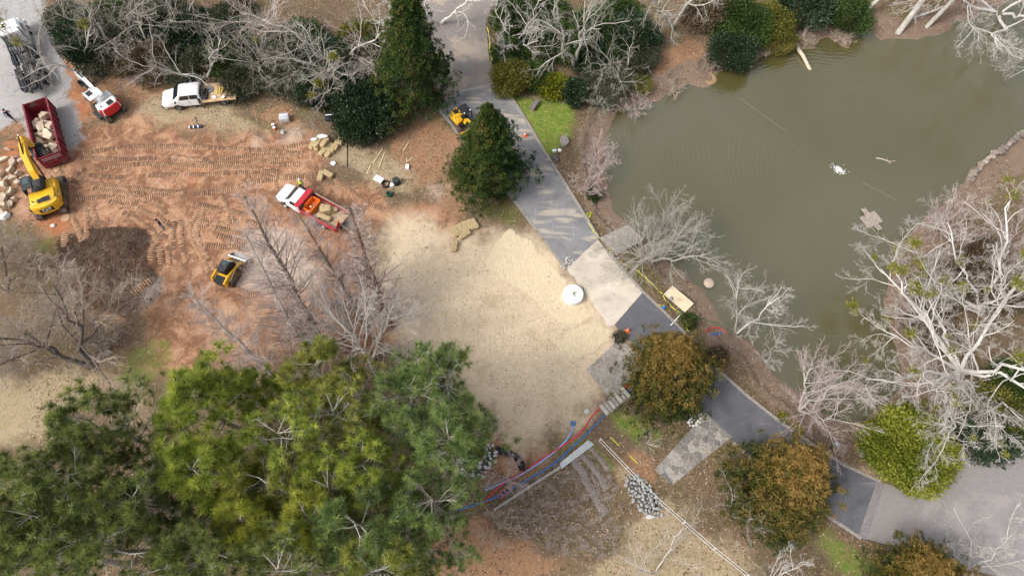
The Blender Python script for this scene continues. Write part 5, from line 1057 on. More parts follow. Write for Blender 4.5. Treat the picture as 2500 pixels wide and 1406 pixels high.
FONT_W = M('white lettering', (.8,.8,.8), .5, var=.03)
def letters(par, name, s, size, loc, rot, mat, ext=.01):
    cu = bpy.data.curves.new(name, 'FONT'); cu.body = s; cu.size = size; cu.extrude = ext; cu.offset = .018 * size; cu.align_x = 'CENTER'; cu.align_y = 'CENTER'
    o = bpy.data.objects.new('tmp', cu); COL.objects.link(o); dg = bpy.context.evaluated_depsgraph_get(); me = bpy.data.meshes.new_from_object(o.evaluated_get(dg)); bpy.data.objects.remove(o)
    me.materials.clear(); q = link(name, me, mat, par, loc); q.rotation_euler = rot; return q
# yellow excavator loading the container
rz_u = head((148,500), (108,312)); pos = place((100,462), 1.9)
ex, z0 = excavator('large yellow excavator loading broken concrete into the red container', (pos[0], pos[1], 0), head((150,520), (143,420)), rz_u, dict(L=4.4, W=3.0, tw=.65, r=.45, bw=2.75, xr=-2.35, xf=1.45, h=1.15, cw=.75, cab=(1.75, 1.0, 1.75), bt=.52), YEL, None,
   [(.35, 2.0, .55), (1.4, 3.3, .85), (2.6, 4.05, .8), (4.1, 4.2, .55), (4.9, 3.95, .35)], [(4.7, 4.5, .35), (5.0, 3.9, .6), (5.45, 2.6, .35), (5.5, 2.3, .3)], (5.5, 2.35, 1.0), DKG, rounded=.55)
ex.scale = (.93, .93, .93)
pl = MB().box((-2.358, 0, z0 + .62), (.03, 1.25, .5), .01).build('name_plate', BLK, ex)
letters(ex, 'lettering', 'CAT', .46, (-2.385, 0, z0 + .62), (radians(90), 0, radians(-90)), FONT_W)
pl2 = MB().box((-.9, -1.35, z0 + .72), (.62, .05, .36), .01).build('name_plate', BLK, ex); letters(ex, 'lettering', 'CAT', .26, (-.9, -1.385, z0 + .72), (radians(90), 0, 0), FONT_W)
letters(ex, 'lettering', 'CAT', .46, (-1.95, 0, z0 + 1.165), (0, 0, radians(-90)), FONT_W) if False else None
MB().box((-1.55, .1, z0 + 1.27), (.45, .75, .05), .02).build('engine_hatch', BLK, ex)
# white excavator with red counterweight
rz_u = head((262,250), (172,168), 1.4); pos = place((255,250), 1.2)
ex, z0 = excavator('white excavator with red counterweight under bare branches', (pos[0], pos[1], 0), rz_u + .03, rz_u, dict(L=2.9, W=2.25, tw=.45, r=.33, bw=2.15, xr=-1.55, xf=1.15, h=.95, cw=.42, cab=(1.45, .95, 1.55), bt=.34), WHITE, REDTRIM,
   [(.6, 1.3, .35), (1.5, 2.2, .5), (2.4, 2.55, .5), (3.4, 2.35, .35), (4.0, 2.05, .25)], [(3.85, 2.55, .25), (4.05, 2.0, .4), (4.5, 1.1, .25), (4.55, .95, .22)], (4.55, 1.0, .62), WHITE, roof_glass=GLASS, rounded=.5)
MB().box((1.35, .55, 1.75), (.7, .22, .10), .03).build('boom_guard', YEL, ex)
# yellow mini excavator on the drive
rz_u = head((1118,282), (1152,312), .6); pos = place((1124,268), 2.2)
ex, z0 = excavator('small yellow mini excavator with black canopy parked on the driveway', (pos[0], pos[1], .03), rz_u - .25, rz_u - .1, dict(L=2.1, W=1.7, tw=.35, r=.26, bw=1.65, xr=-1.05, xf=.85, h=.75, cw=.35, cab=(1.15, .95, 1.5), bt=.22), YEL, None,
   [(.75, .95, .25), (1.0, 1.6, .34), (1.5, 2.1, .32), (2.1, 2.15, .22), (2.5, 2.0, .18)], [(2.4, 2.3, .18), (2.5, 1.9, .28), (2.55, 1.1, .18), (2.5, .8, .16)], (2.5, .85, .55), BLK, roof_glass=BLK, blade=True, rounded=.6, canopy=True)
pl = MB().box((-.4, .83, z0 + .45), (.3, .02, .18), .005).build('name_plate', BLK, ex)
# compact track loader
rz = head((545,690), (585,625), .8); pos = place((556,660), .9)
t = thing('track_loader', 'yellow compact track loader with black cab and light steel bucket', 'loader', (pos[0], pos[1], 0), rz, None, .9)
for s in (1, -1): track(t, s * .78, 2.5, .36, .42)
MB().loft([(-1.55, .62, .58, .35, 1.15), (-1.3, .68, .62, .3, 1.35), (-.4, .66, .60, .3, 1.3), (1.05, .62, .58, .3, .95), (1.2, .55, .5, .35, .75)], .1).build('body', YEL, t, True)
MB().box((-1.25, 0, 1.36), (.75, 1.05, .08), .03).build('engine_hatch', BLK, t); MB().box((-1.57, 0, .85), (.08, 1.0, .55), .03).build('rear_grille', BLK, t)
MB().loft([(-.62, .46, .43, 1.0, 2.05), (.5, .48, .44, 1.0, 2.1), (.75, .48, .44, 1.0, 1.75), (.95, .48, .45, .8, 1.2)], .1).build('cab', BLK, t, True)
MB().box((-.05, 0, 2.11), (1.1, .88, .07), .03).build('cab_roof', DKG, t); MB().box((.22, 0, 2.155), (.36, .5, .02), .005).build('roof_window', GLASS2, t)
quad(t, 'windshield', [(.53, .36, 2.02), (.53, -.36, 2.02), (.93, -.38, 1.3), (.93, .38, 1.3)], GLASS, .06)
for s in (1, -1):
    MB().prof([(-1.5, 1.35), (-1.45, 1.62), (-.6, 1.66), (.9, 1.22), (1.5, .55), (1.62, .25), (1.45, .22), (1.3, .5), (.8, 1.02), (-.6, 1.45)], s * .72 - .07, s * .72 + .07).build('lift_arm', YEL, t)
    MB().box((-1.45, s * .66, 1.1), (.22, .18, .75), .03).build('arm_tower', YEL, t); MB().cyl((-.9, s * .72, .75), (.5, s * .72, 1.2), .05, n=8).build('lift_ram', CHRM, t)
    MB().box((-1.6, s * .5, 1.15), (.05, .16, .12)).build('tail_lamp', REDL, t)
MB().prof([(1.55, .75), (1.62, .78), (1.72, .12), (2.35, .06), (2.35, .02), (1.62, .03), (1.5, .3)], -.98, .98).build('bucket', M('scoured steel', (.52,.50,.47), .4, .6, var=.2, c2=(.45,.36,.28), amt=.55), t)
for s in (1, -1): MB().prof([(1.6, .76), (1.7, .1), (2.33, .05), (1.95, .5)], s * .98 - .02, s * .98 + .02).build('bucket_cheek', MIDG, t)
MB().tube([(.6, .55, 2.0), (.75, .55, 1.6), (.9, .5, 1.2)], .02).build('handrail', BLK, t)
# ------------------------------------------------------------------ people
SKIN = M('skin', (.45,.27,.19), .55, var=.06)
def cloth(n, c): return M('cloth ' + n, c, .9, var=.2, sc=9, bump=.3)
def person(label, px, rz_, top, legs, hat, pose='stand', shoes=(.03,.025,.02), vest=None):
    J = {'pelvis': (0, 0, .95, .125), 'waist': (.0, 0, 1.10, .12), 'chest': (0, 0, 1.30, .145), 'neck': (.01, 0, 1.49, .055), 'head': (.03, 0, 1.61, .085), 'crown': (.02, 0, 1.71, .075), 'nose': (.115, 0, 1.60, .016)}
    E = [('pelvis', 'waist'), ('waist', 'chest'), ('chest', 'neck'), ('neck', 'head'), ('head', 'crown'), ('head', 'nose')]
    lean = {'stand': 0, 'walk': .05, 'bend': .35, 'reach': .12}[pose]; stride = {'stand': .05, 'walk': .30, 'bend': .12, 'reach': .08}[pose]
    for s, q in ((1, 'l'), (-1, 'r')):
        f = stride * s; armf = {'stand': .06, 'walk': -.22 * s, 'bend': .38, 'reach': .42}[pose]; az = {'stand': 0, 'walk': 0, 'bend': .12, 'reach': .22}[pose]
        J.update({'sh' + q: (0, s * .185, 1.42, .065), 'el' + q: (armf * .35 - .03, s * .25, 1.15 + az * .4, .048), 'wr' + q: (armf + .04, s * .24, .92 + az, .034), 'pa' + q: (armf + .08, s * .235, .84 + az, .034)})
        for i, (o, ln) in enumerate(((.030, .055), (.012, .068), (-.008, .072), (-.026, .060))): J['f%d%s' % (i, q)] = (armf + .10 + o, s * (.235 - .02 * abs(i - 1.5)), .84 + az - ln, .010); E.append(('pa' + q, 'f%d%s' % (i, q)))
        J['th' + q] = (armf + .13, s * .215, .86 + az, .011); E.append(('wr' + q, 'th' + q))
        J.update({'hp' + q: (0, s * .095, .90, .10), 'kn' + q: (f * .5 + .03, s * .10, .50, .068), 'an' + q: (f - .02, s * .105, .10, .045), 'to' + q: (f + .15, s * .12, .04, .042)})
        E += [('chest', 'sh' + q), ('sh' + q, 'el' + q), ('el' + q, 'wr' + q), ('wr' + q, 'pa' + q), ('pelvis', 'hp' + q), ('hp' + q, 'kn' + q), ('kn' + q, 'an' + q), ('an' + q, 'to' + q)]
    if lean:
        for k in J:
            x, y, z, r = J[k]
            if z > .96 or k[:2] in ('el', 'wr', 'pa', 'th', 'f0', 'f1', 'f2', 'f3'): J[k] = (x + (z - .95) * sin(lean), y, .95 + (z - .95) * cos(lean), r)
    ks = list(J); me = bpy.data.meshes.new('body'); me.from_pydata([J[k][:3] for k in ks], [(ks.index(a), ks.index(b)) for a, b in E], [])
    o = bpy.data.objects.new('tmp', me); COL.objects.link(o); sm = o.modifiers.new('s', 'SKIN'); sv = me.skin_vertices[0].data
    for i, k in enumerate(ks): sv[i].radius = (J[k][3], J[k][3] * (1.3 if k in ('chest', 'waist', 'pelvis') else 1.0)); sv[i].use_root = (k == 'pelvis')
    o.modifiers.new('u', 'SUBSURF').levels = 1
    bm_ = bpy.data.meshes.new_from_object(o.evaluated_get(bpy.context.evaluated_depsgraph_get())); bpy.data.objects.remove(o)
    bm_.materials.clear()
    for m_ in (SKIN, top, legs, cloth('boots', shoes)): bm_.materials.append(m_)
    cen = np.array([p.center[:] for p in bm_.polygons]); jp = np.array([J[k][:3] for k in ks]); near = np.argmin(np.linalg.norm(cen[:, None] - jp[None], axis=2), 1); idx = []
    for i in near:
        k = ks[i]; idx.append(0 if k in ('head', 'crown', 'nose', 'neck') or k[:2] in ('pa', 'th', 'f0', 'f1', 'f2', 'f3') else 3 if k[:2] in ('to', 'an') else 2 if k[:2] in ('hp', 'kn') or k == 'pelvis' else 1)
    bm_.polygons.foreach_set('material_index', idx); bm_.polygons.foreach_set('use_smooth', [True] * len(idx))
    g = G(*px); t = thing('person', label, 'person', (g[0], g[1], g[2]), rz_); link('body', bm_, None, t)
    hx, hz = J['crown'][0], J['crown'][2]
    MB().lathe((hx, 0, hz - .06), [(.125, -.01), (.118, .01), (.10, .06), (.06, .10), (.0, .115)], 'z', 14).build('hat' if hat[1] else 'hair', M('headwear ' + hat[0], hat[2], .5 if hat[1] else .9, var=.1), t, True)
    if vest is not None:
        c = J['chest']; a = lean; MB().lathe((0, 0, 0), [(.155, -.30), (.165, -.1), (.175, .04), (.13, .16)], 'z', 14).build('vest', vest, t, True)
        q = t.children[-1]; q.location = (c[0], 0, c[2]); q.rotation_euler = (0, a, 0); q.scale = (1.0, 1.28, 1)
    return t
HIVIS = M('hi vis yellow', (.62,.78,.03), .7, var=.1)
person('person in dark navy clothes walking on the gravel beside the red container', (36,296), 2.2, cloth('navy', (.022,.026,.05)), cloth('navy trousers', (.03,.035,.055)), ('dark hair', False, (.02,.015,.012)), 'walk')
person('person in navy top and blue jeans standing on the clay tracks', (402,559), 3.6, cloth('deep navy', (.016,.018,.04)), cloth('jeans', (.16,.20,.30)), ('black hair', False, (.015,.012,.01)), 'stand')
person('worker in hi vis vest reaching onto the pickup flatbed', (479,262), 1.7, cloth('grey shirt', (.20,.20,.21)), cloth('dark work trousers', (.04,.042,.05)), ('white', True, (.75,.75,.73)), 'reach', vest=HIVIS)
person('worker in black jacket and pale cap bending beside the pickup', (497,264), 1.9, cloth('black', (.02,.02,.022)), cloth('brown trousers', (.16,.11,.075)), ('pale cap', True, (.62,.55,.48)), 'bend')
person('worker in hi vis vest standing behind the front of the red and white truck', (742,462), -1.9, cloth('grey shirt', (.20,.20,.21)), cloth('dark work trousers', (.04,.042,.05)), ('pale hard', True, (.70,.72,.60)), 'stand', vest=HIVIS)
# ------------------------------------------------------------------ tank, cones, stones, lamps
CONC = M('new white concrete', (.74,.73,.71), .8, var=.06, sc=3, bump=.15, c2=(.60,.58,.54), amt=.6)
g = P(1398,724,0); t = thing('concrete_tank', 'round white concrete tank with an off centre hole on the straw', 'tank', (g[0], g[1], gh(g[0], g[1]) - .03))
n = 40; R = .92; hx, hy, hr_ = .22, -.02, .27; H_ = .68; vs = []; fs = []
for i in range(n): a = 2 * pi * i / n; vs += [(R * cos(a), R * sin(a), 0), (R * 1.0 * cos(a), R * sin(a), H_ - .05), ((R - .05) * cos(a), (R - .05) * sin(a), H_), (hx + hr_ * cos(a), hy + hr_ * sin(a), H_), (hx + hr_ * cos(a), hy + hr_ * sin(a), H_ - .35)]
for i in range(n):
    j = (i + 1) % n
    for k in range(4): fs.append((i * 5 + k, j * 5 + k, j * 5 + k + 1, i * 5 + k + 1))
fs.append(tuple(i * 5 + 4 for i in range(n)))
MB().add(vs, fs).build('shell', CONC, t)
for a in (2.3, .75, -1.3): MB().tube([(.68 * cos(a) - .06, .68 * sin(a), H_), (.68 * cos(a), .68 * sin(a), H_ + .07), (.68 * cos(a) + .06, .68 * sin(a), H_)], .02, 5).build('lifting_loop', DKG, t)
MB().box((-.08, .05, H_ + .012), (.22, .05, .02), rz=.6).build('painted_mark', M('yellow mark', (.65,.60,.05), .7), t); MB().box((.08, .12, H_ + .012), (.05, .2, .02), rz=-.3).build('painted_mark', M('grey mark', (.35,.35,.33), .7), t)
CONE = M('cone orange', (.85,.13,.02), .5, var=.08); 
def cone(label, px, band):
    g = G(*px); t = thing('traffic_cone', label, 'cone', (g[0], g[1], .03 if True else g[2]), .4)
    MB().box((0, 0, .02), (.38, .38, .04), .02).build('base', CONE, t); b = MB().lathe((0, 0, 0), [(.15, .04), (.035, .70), (.0, .71)], 'z', 14).build('body', CONE, t, True)
    MB().lathe((0, 0, 0), [(.118, .26), (.070, .54)], 'z', 14).build('band', band, t, True)
cone('orange traffic cone with white band beside the lawn kerb', (1282,333), WHITE)
cone('red orange traffic cone at the start of the flagstone path', (1532,809), M('faded band', (.72,.40,.30), .6))
STONE = M('grey boulder', (.23,.205,.195), .9, var=.3, sc=3, bump=.6, c2=(.13,.11,.10), amt=.56)
STONEL = M('pale rock', (.50,.49,.48), .9, var=.25, sc=4, bump=.5, c2=(.30,.29,.28), amt=.58)
def boulder(label, px, sx, sy, sz, seed, mat=STONE, rz_=0.0, cat='boulder'):
    g = G(*px); return tag(link('boulder', rock_mesh(seed, sx, sy, sz, .2, 3), mat, None, (g[0], g[1], g[2] + sz * .45), rz_), label, cat)
boulder('grey boulder at the corner of lawn and pond bank', (1378,348), .50, .65, .42, 411); boulder('dark rounded boulder beside the white headed lamp', (1355,390), .36, .42, .34, 412, M('dark boulder', (.13,.115,.115), .85, var=.3, sc=3, bump=.5))
boulder('tan grey boulder at the edge of the yellow green bush', (2108,1107), .55, .40, .3, 413); boulder('large grey green boulder under the yellow green bush', (2155,1146), .85, .7, .5, 414, M('mossy boulder', (.17,.165,.13), .9, var=.3, sc=3, bump=.6)); boulder('small pale rock on straw beside the ditch', (1432,1004), .25, .2, .16, 415, STONEL, cat='rock')
boulder('white rock on the clay beside the rubble', (10,530), .7, .55, .4, 416, M('white rock', (.68,.65,.62), .9, var=.15, sc=3, bump=.4), cat='rock')
g = G(1305,262); rz = head((1297,275), (1315,248)); t = thing('stone_bench', 'dark stone bench on the small lawn', 'bench', g, rz)
MB().box((0, 0, .42), (1.35, .48, .12), .02).build('seat', M('dark bench stone', (.16,.135,.13), .85, var=.3, sc=4, bump=.4), t)
for x in (-.45, .45): MB().box((x, 0, .18), (.22, .38, .37), .02).build('leg', STONE, t)
def lamp(label, px, capm, h=1.35):
    g = G(*px); t = thing('path_lamp', label, 'lamp', g)
    MB().cyl((0, 0, -.05), (0, 0, h - .22), .035, n=10).build('post', BLK, t); MB().cyl((0, 0, 0), (0, 0, .06), .09, n=12).build('foot', BLK, t)
    hd_ = MB().lathe((0, 0, h), [(.06, -.24), (.12, -.20), (.14, -.02), (.08, .05)], 'z', 14).build('lantern', CLR, t, True); MB().lathe((0, 0, h), [(.19, -.01), (.17, .03), (.05, .10), (0, .11)], 'z', 14).build('cap', capm, hd_, True)
lamp('path lamp with white cap beside the dark rounded boulder', (1364,387), WHITE); lamp('black path lamp with grey cap in front of the plywood sheet', (1632,744), MIDG); lamp('black path lamp with bluish cap on the bank by the yellow green bush', (2027,1092), M('bluish cap', (.22,.30,.40), .5))
g = G(1353,372); t = thing('utility_box', 'pale blue utility box at the lawn tip', 'box', g, .2); MB().box((0, 0, .15), (.34, .24, .3), .03).build('case', M('pale blue plastic', (.52,.66,.68), .5), t); MB().box((0, 0, .315), (.38, .28, .04), .015).build('lid', M('pale lid', (.66,.74,.74), .5), t)
# plywood sheet on trestles of its own shadow gap
q = [P(x, y, .12) for x, y in ((1642,697), (1692,739), (1674,758), (1624,718))]; c = np.mean(q, 0); rz = atan2(q[1][1] - q[0][1], q[1][0] - q[0][0])
t = thing('plywood_sheet', 'pale plywood sheet lying on the bank behind the black lamp', 'plywood', (c[0], c[1], gh(c[0], c[1]) + .10), rz)
MB().box((0, 0, .09), (2.44, 1.22, .03)).build('sheet', M('plywood', (.66,.52,.36), .75, var=.10, sc=2.5, c2=(.55,.42,.29), amt=.58), t); 
for x in (-.8, .8): MB().box((x, 0, .0), (.10, 1.1, .15)).build('batten', WOODD, t)
# hoses and tape
def line(name, label, cat, pts, r, mat, z=.05, group=None, n=6, wig=0.0):
    p = [];
    for i in range(len(pts) - 1):
        for k in range(6): f = k / 6; p.append((pts[i][0] * (1 - f) + pts[i + 1][0] * f, pts[i][1] * (1 - f) + pts[i + 1][1] * f))
    p.append(pts[-1]); q = np.array(p, float)
    for _ in range(3): q[1:-1] = (q[:-2] + 2 * q[1:-1] + q[2:]) / 4
    w3 = [];
    for i, (x, y) in enumerate(q): g_ = G(x, y); w3.append((g_[0] + wig * sin(i * 1.9), g_[1] + wig * cos(i * 2.3), max(g_[2], .03 if wig == 0 and False else g_[2]) + z))
    b_ = np.array(w3[0]); return tag(MB().tube([tuple(np.array(v) - b_) for v in w3], r, n).build(name, mat, None, True, loc=tuple(b_)), label, cat, group)
HR = M('red hose', (.62,.035,.045), .45, var=.1); HB = M('blue hose', (.02,.16,.50), .45, var=.12); HLB = M('pale blue flat hose', (.22,.36,.66), .6, var=.2); HG = M('green hose', (.05,.15,.07), .5, var=.2)
line('hose', 'long red hose running down the steps to the ditch', 'hose', [(1545,930),(1520,949),(1474,987),(1445,1015),(1430,1041),(1410,1064),(1371,1090),(1317,1123),(1284,1150),(1233,1176),(1200,1204),(1185,1225)], .055, HR)
line('hose', 'long dark blue hose beside the white fence rail', 'hose', [(1560,935),(1531,959),(1486,1003),(1448,1044),(1410,1080),(1384,1105),(1343,1139),(1254,1191),(1223,1209),(1174,1227),(1100,1252),(1040,1268)], .05, HB)
line('hose', 'pale blue flat hose crossing under the red hose', 'hose', [(1401,1035),(1400,1046),(1384,1074),(1353,1103),(1320,1127),(1279,1155),(1228,1178),(1184,1196)], .065, HLB, .03)
g = G(1399,1034); t = thing('hose_coil', 'coiled blue hose end on the straw', 'hose coil', g); MB().tube([(.20 * cos(i * .5) * (1 - i * .008), .20 * sin(i * .5) * (1 - i * .008), .04 + .004 * i) for i in range(34)], .04, 6).build('coil', HB, t, True); MB().lathe((0, 0, .06), [(.0, .05), (.10, .05), (.12, .0)], 'z', 12).build('coupling', MIDG, t)
line('hose', 'green hose running from the yellow tape along the pond bank', 'hose', [(1643,754),(1680,770),(1722,782),(1756,792),(1772,808),(1779,818)], .05, HG)
line('hose', 'short red hose arching on the bank above the bronze conifer', 'hose', [(1720,808),(1745,799),(1763,803),(1775,814)], .05, HR); line('hose', 'short blue hose on the bank above the bronze conifer', 'hose', [(1735,818),(1761,813)], .06, HB)
for i, (px, py, r) in enumerate(((1229,1203,.24),(1240,1195,.3),(1222,1210,.2))):
    g = G(px, py); tag(MB().tube([(r * cos(k * .45 + i) * (1 + .15 * sin(k)), r * .8 * sin(k * .45 + i), .04 + .003 * k) for k in range(30)], .022, 5).build('cable_loop', M('pink cable', (.60,.22,.20), .6), None, True, loc=g), 'loose loop of pink red cable beside the red hose', 'cable', 'pink cable loops')
TAPE = M('yellow caution tape', (.56,.53,.06), .5, var=.1)
def tape(label, pts, z=.12):
    w3 = []; rg_ = np.random.default_rng(int(pts[0][0]))
    for i in range(len(pts) - 1):
        for k in range(4): f = k / 4; x, y = pts[i][0] * (1 - f) + pts[i + 1][0] * f, pts[i][1] * (1 - f) + pts[i + 1][1] * f; g_ = G(x, y); w3.append((g_[0] + rg_.normal() * .05, g_[1] + rg_.normal() * .05, g_[2] + z + rg_.normal() * .03))
    g_ = G(*pts[-1]); w3.append((g_[0], g_[1], g_[2] + z)); p = np.array(w3); o = p[0].copy(); p -= o; d = np.gradient(p, axis=0); d /= np.linalg.norm(d, axis=1, keepdims=True) + 1e-9
    sd = np.stack([-d[:, 1], d[:, 0], np.zeros(len(d))], 1) * .034; sd[:, 2] += rg_.normal(size=len(d)) * .03; m = len(p); vs = list(p + sd) + list(p - sd) + list(p + sd - (0, 0, .006)) + list(p - sd - (0, 0, .006)); fs = []
    for i in range(m - 1): fs += [(i, i + 1, m + i + 1, m + i), (3 * m + i, 3 * m + i + 1, 2 * m + i + 1, 2 * m + i), (i + 1, i, 2 * m + i, 2 * m + i + 1), (m + i, m + i + 1, 3 * m + i + 1, 3 * m + i)]
    return tag(MB().add(vs, fs).build('caution_tape', TAPE, None, loc=tuple(o)), label, 'tape')
tape('yellow caution tape trailing from bank to driveway end', [(1440,523),(1435,546),(1448,564),(1460,582),(1486,596),(1489,619)]); tape('yellow caution tape along the bank past the plywood', [(1512,639),(1542,654),(1559,664),(1578,679),(1599,702),(1617,720),(1627,738),(1647,756),(1663,766),(1675,787),(1676,806)])
tape('yellow caution tape along the edge of the brick court', [(1190,72),(1195,123),(1200,161),(1210,180)], .35)
for i, (px, py, lb) in enumerate(((1438,525,'crumpled yellow tape at the upper bank end'), (1676,800,'crumpled yellow tape beside the bronze conifer'), (1615,747,'crumpled yellow tape at the foot of the black lamp'), (770,248,'scrap of yellow tape in the wood edge beside the black pallet'))):
    g = G(px, py); rg_ = np.random.default_rng(i); m = 26; p = np.cumsum(rg_.normal(size=(m, 3)) * .13, 0); p -= p.mean(0); p[:, 2] = np.abs(p[:, 2]) * .5 + .05; p *= min(1, .42 / np.abs(p[:, :2]).max()); sd = rdir(rg_, m) * .05
    tag(MB().add(list(p + sd) + list(p - sd), [(k, k + 1, m + k + 1, m + k) for k in range(m - 1)]).build('tape_scrap', TAPE, None, loc=g), lb, 'tape')
for i, (a, b) in enumerate((((1490,1066),(1512,1088)), ((1538,1112),(1557,1131)))):
    line('painted_line', 'stripe of yellow paint on the grass inside the fence', 'paint mark', [a, b], .05, TAPE, .015, 'yellow paint stripes', 4)
line('white_pipe', 'white plastic pipe on the bank beside the driveway kerb', 'pipe', [(1661,768),(1637,795)], .05, WHITE, .06); line('iron_rod', 'thin dark rod standing in the dry grass near the bales', 'rod', [(848,349),(848,413)], .035, BLK, .05)
# ------------------------------------------------------------------ white fence
PVC = M('white fence paint', (.58,.57,.53), .6, var=.08, c2=(.52,.50,.45), amt=.62)
def fence(label, pts, group=None, z1=.22, z2=1.0):
    w3 = [np.array(G(*p)) for p in pts]; o = w3[0]; t = thing('rail_fence', label, 'fence', tuple(o))
    for a, b in zip(w3[:-1], w3[1:]):
        L = np.linalg.norm(b - a); n_ = max(1, int(round(L / 2.4)))
        for i in range(n_):
            p, q = a + (b - a) * i / n_ - o, a + (b - a) * (i + 1) / n_ - o; ang = atan2(q[1] - p[1], q[0] - p[0]); c = (p + q) / 2
            for z in (z1, z2): MB().box((c[0], c[1], c[2] + z), (np.linalg.norm(q - p) - .10, .035, .06), rz=ang).build('rail', PVC, t)
            ps = MB().box((p[0], p[1], p[2] + .53), (.09, .09, 1.1), .01, rz=ang).build('post', PVC, t)
    q = w3[-1] - o; MB().box((q[0], q[1], q[2] + .53), (.09, .09, 1.1), .01).build('post', PVC, t); return t
fence('white two rail fence running past the flagstone walk', [(1463,1078),(1596,1216),(1738,1340),(1900,1470)]); fence('white rail fence beside the blue hose', [(1208,1246),(1290,1192),(1363,1146)])
a, b = np.array(G(1366,1140)), np.array(G(1445,1078)); L = np.linalg.norm(b - a); t = thing('fence_panel', 'light grey flat panel bundle joining the two white fences', 'fence panel', tuple(a), atan2(b[1] - a[1], b[0] - a[0]))
for i in range(4): MB().box((L / 2, -.18 + .12 * i, .12 + .03 * i), (L - .1 * i, .10, .05), .01, rz=.012 * (i - 1.5)).build('board', M('pale grey panel', (.50,.53,.54), .6, var=.12), t)
# ------------------------------------------------------------------ flagstones, steps, stone heaps
def clip(poly, a, b, c):
    o = []
    for i in range(len(poly)):
        p, q = poly[i - 1], poly[i]; dp, dq = a * p[0] + b * p[1] - c, a * q[0] + b * q[1] - c
        if (dp <= 0) != (dq <= 0): f = dp / (dp - dq); o.append((p[0] + (q[0] - p[0]) * f, p[1] + (q[1] - p[1]) * f))
        if dq <= 0: o.append(q)
    return o
def flags(label, quad_px, size, seed, mats, base, joint=.022, z=.03):
    pts = pxs(quad_px); 
    if sum(a[0] * b[1] - b[0] * a[1] for a, b in zip(pts, pts[1:] + pts[:1])) < 0: pts = pts[::-1]
    c = np.mean(pts, 0); pts = [(p[0] - c[0], p[1] - c[1]) for p in pts]; par = tag(MB().prof(pts, -.1, z, axis='z').build('flagstone_path', base, None, loc=(c[0], c[1], 0)), label, None, None, 'structure')
    rg_ = np.random.default_rng(seed); xs, ys = zip(*pts); S_ = []; area = abs(sum(a[0] * b[1] - b[0] * a[1] for a, b in zip(pts, pts[1:] + pts[:1]))) / 2; want = int(area / size ** 2); tries = 0
    while len(S_) < want and tries < 4000:
        tries += 1; p = (rg_.uniform(min(xs), max(xs)), rg_.uniform(min(ys), max(ys)))
        if sdf(np.array([p[0]]), np.array([p[1]]), pts)[0] < -.05 and all(hypot(p[0] - q[0], p[1] - q[1]) > size * .62 for q in S_): S_.append(p)
    for i, p in enumerate(S_):
        cell = list(pts)
        for j, q in enumerate(S_):
            if i == j or hypot(p[0] - q[0], p[1] - q[1]) > size * 4: continue
            a, b = q[0] - p[0], q[1] - p[1]; l = hypot(a, b); a /= l; b /= l; cell = clip(cell, a, b, a * (p[0] + q[0]) / 2 + b * (p[1] + q[1]) / 2 - joint)
            if len(cell) < 3: break
        if len(cell) < 3: continue
        MB().prof(cell, z - .03, z + .018 + .012 * rg_.random(), axis='z').build('flagstone', mats[rg_.integers(len(mats))], par)
FL = [M('flagstone a', (.235,.215,.195), .85, var=.25, sc=4, bump=.3), M('flagstone b', (.18,.165,.15), .85, var=.25, sc=4, bump=.3), M('flagstone c', (.29,.265,.235), .85, var=.25, sc=4, bump=.3), M('flagstone d', (.145,.135,.13), .85, var=.25, sc=4, bump=.3)]
MORT = M('pale mortar', (.40,.375,.335), .9, var=.15, sc=6)
flags('crazy paved flagstone walk between driveway and fence', [(1722,1008),(1787,1066),(1640,1184),(1598,1146)], .62, 3, FL, MORT)
flags('dusty flagstone path branching off beside the rounded bronze conifer', [(1512,828),(1585,885),(1488,972),(1432,902)], .62, 4, [FL[0], FL[2]], M('dusty mortar', (.46,.41,.35), .9, var=.15, sc=6))
slab('concrete_walk', [(1463,581),(1535,548),(1572,586),(1508,622)], .045, M('stained concrete walk', (.27,.245,.22), .9, var=.25, sc=2, bump=.2, c2=(.17,.15,.135), amt=.55), 'stained concrete walk from driveway end to the silvery tree')
c0 = np.array(G(1470,1003)); c1 = np.array(G(1530,957)); t = thing('garden_steps', 'short run of pale stone steps between red and blue hoses', 'steps', tuple(c0), atan2(c1[1] - c0[1], c1[0] - c0[0])); L = np.linalg.norm((c1 - c0)[:2])
for i in range(7): MB().box((L * (i + .5) / 7, 0, .06 + .02 * i), (L / 7 - .07, .95, .16 + .04 * i), .02).build('step', FL[2] if i % 2 else MORT, t)
for s in (1, -1): MB().box((L / 2, s * .53, .05), (L, .08, .18)).build('edging', WOODD, t)
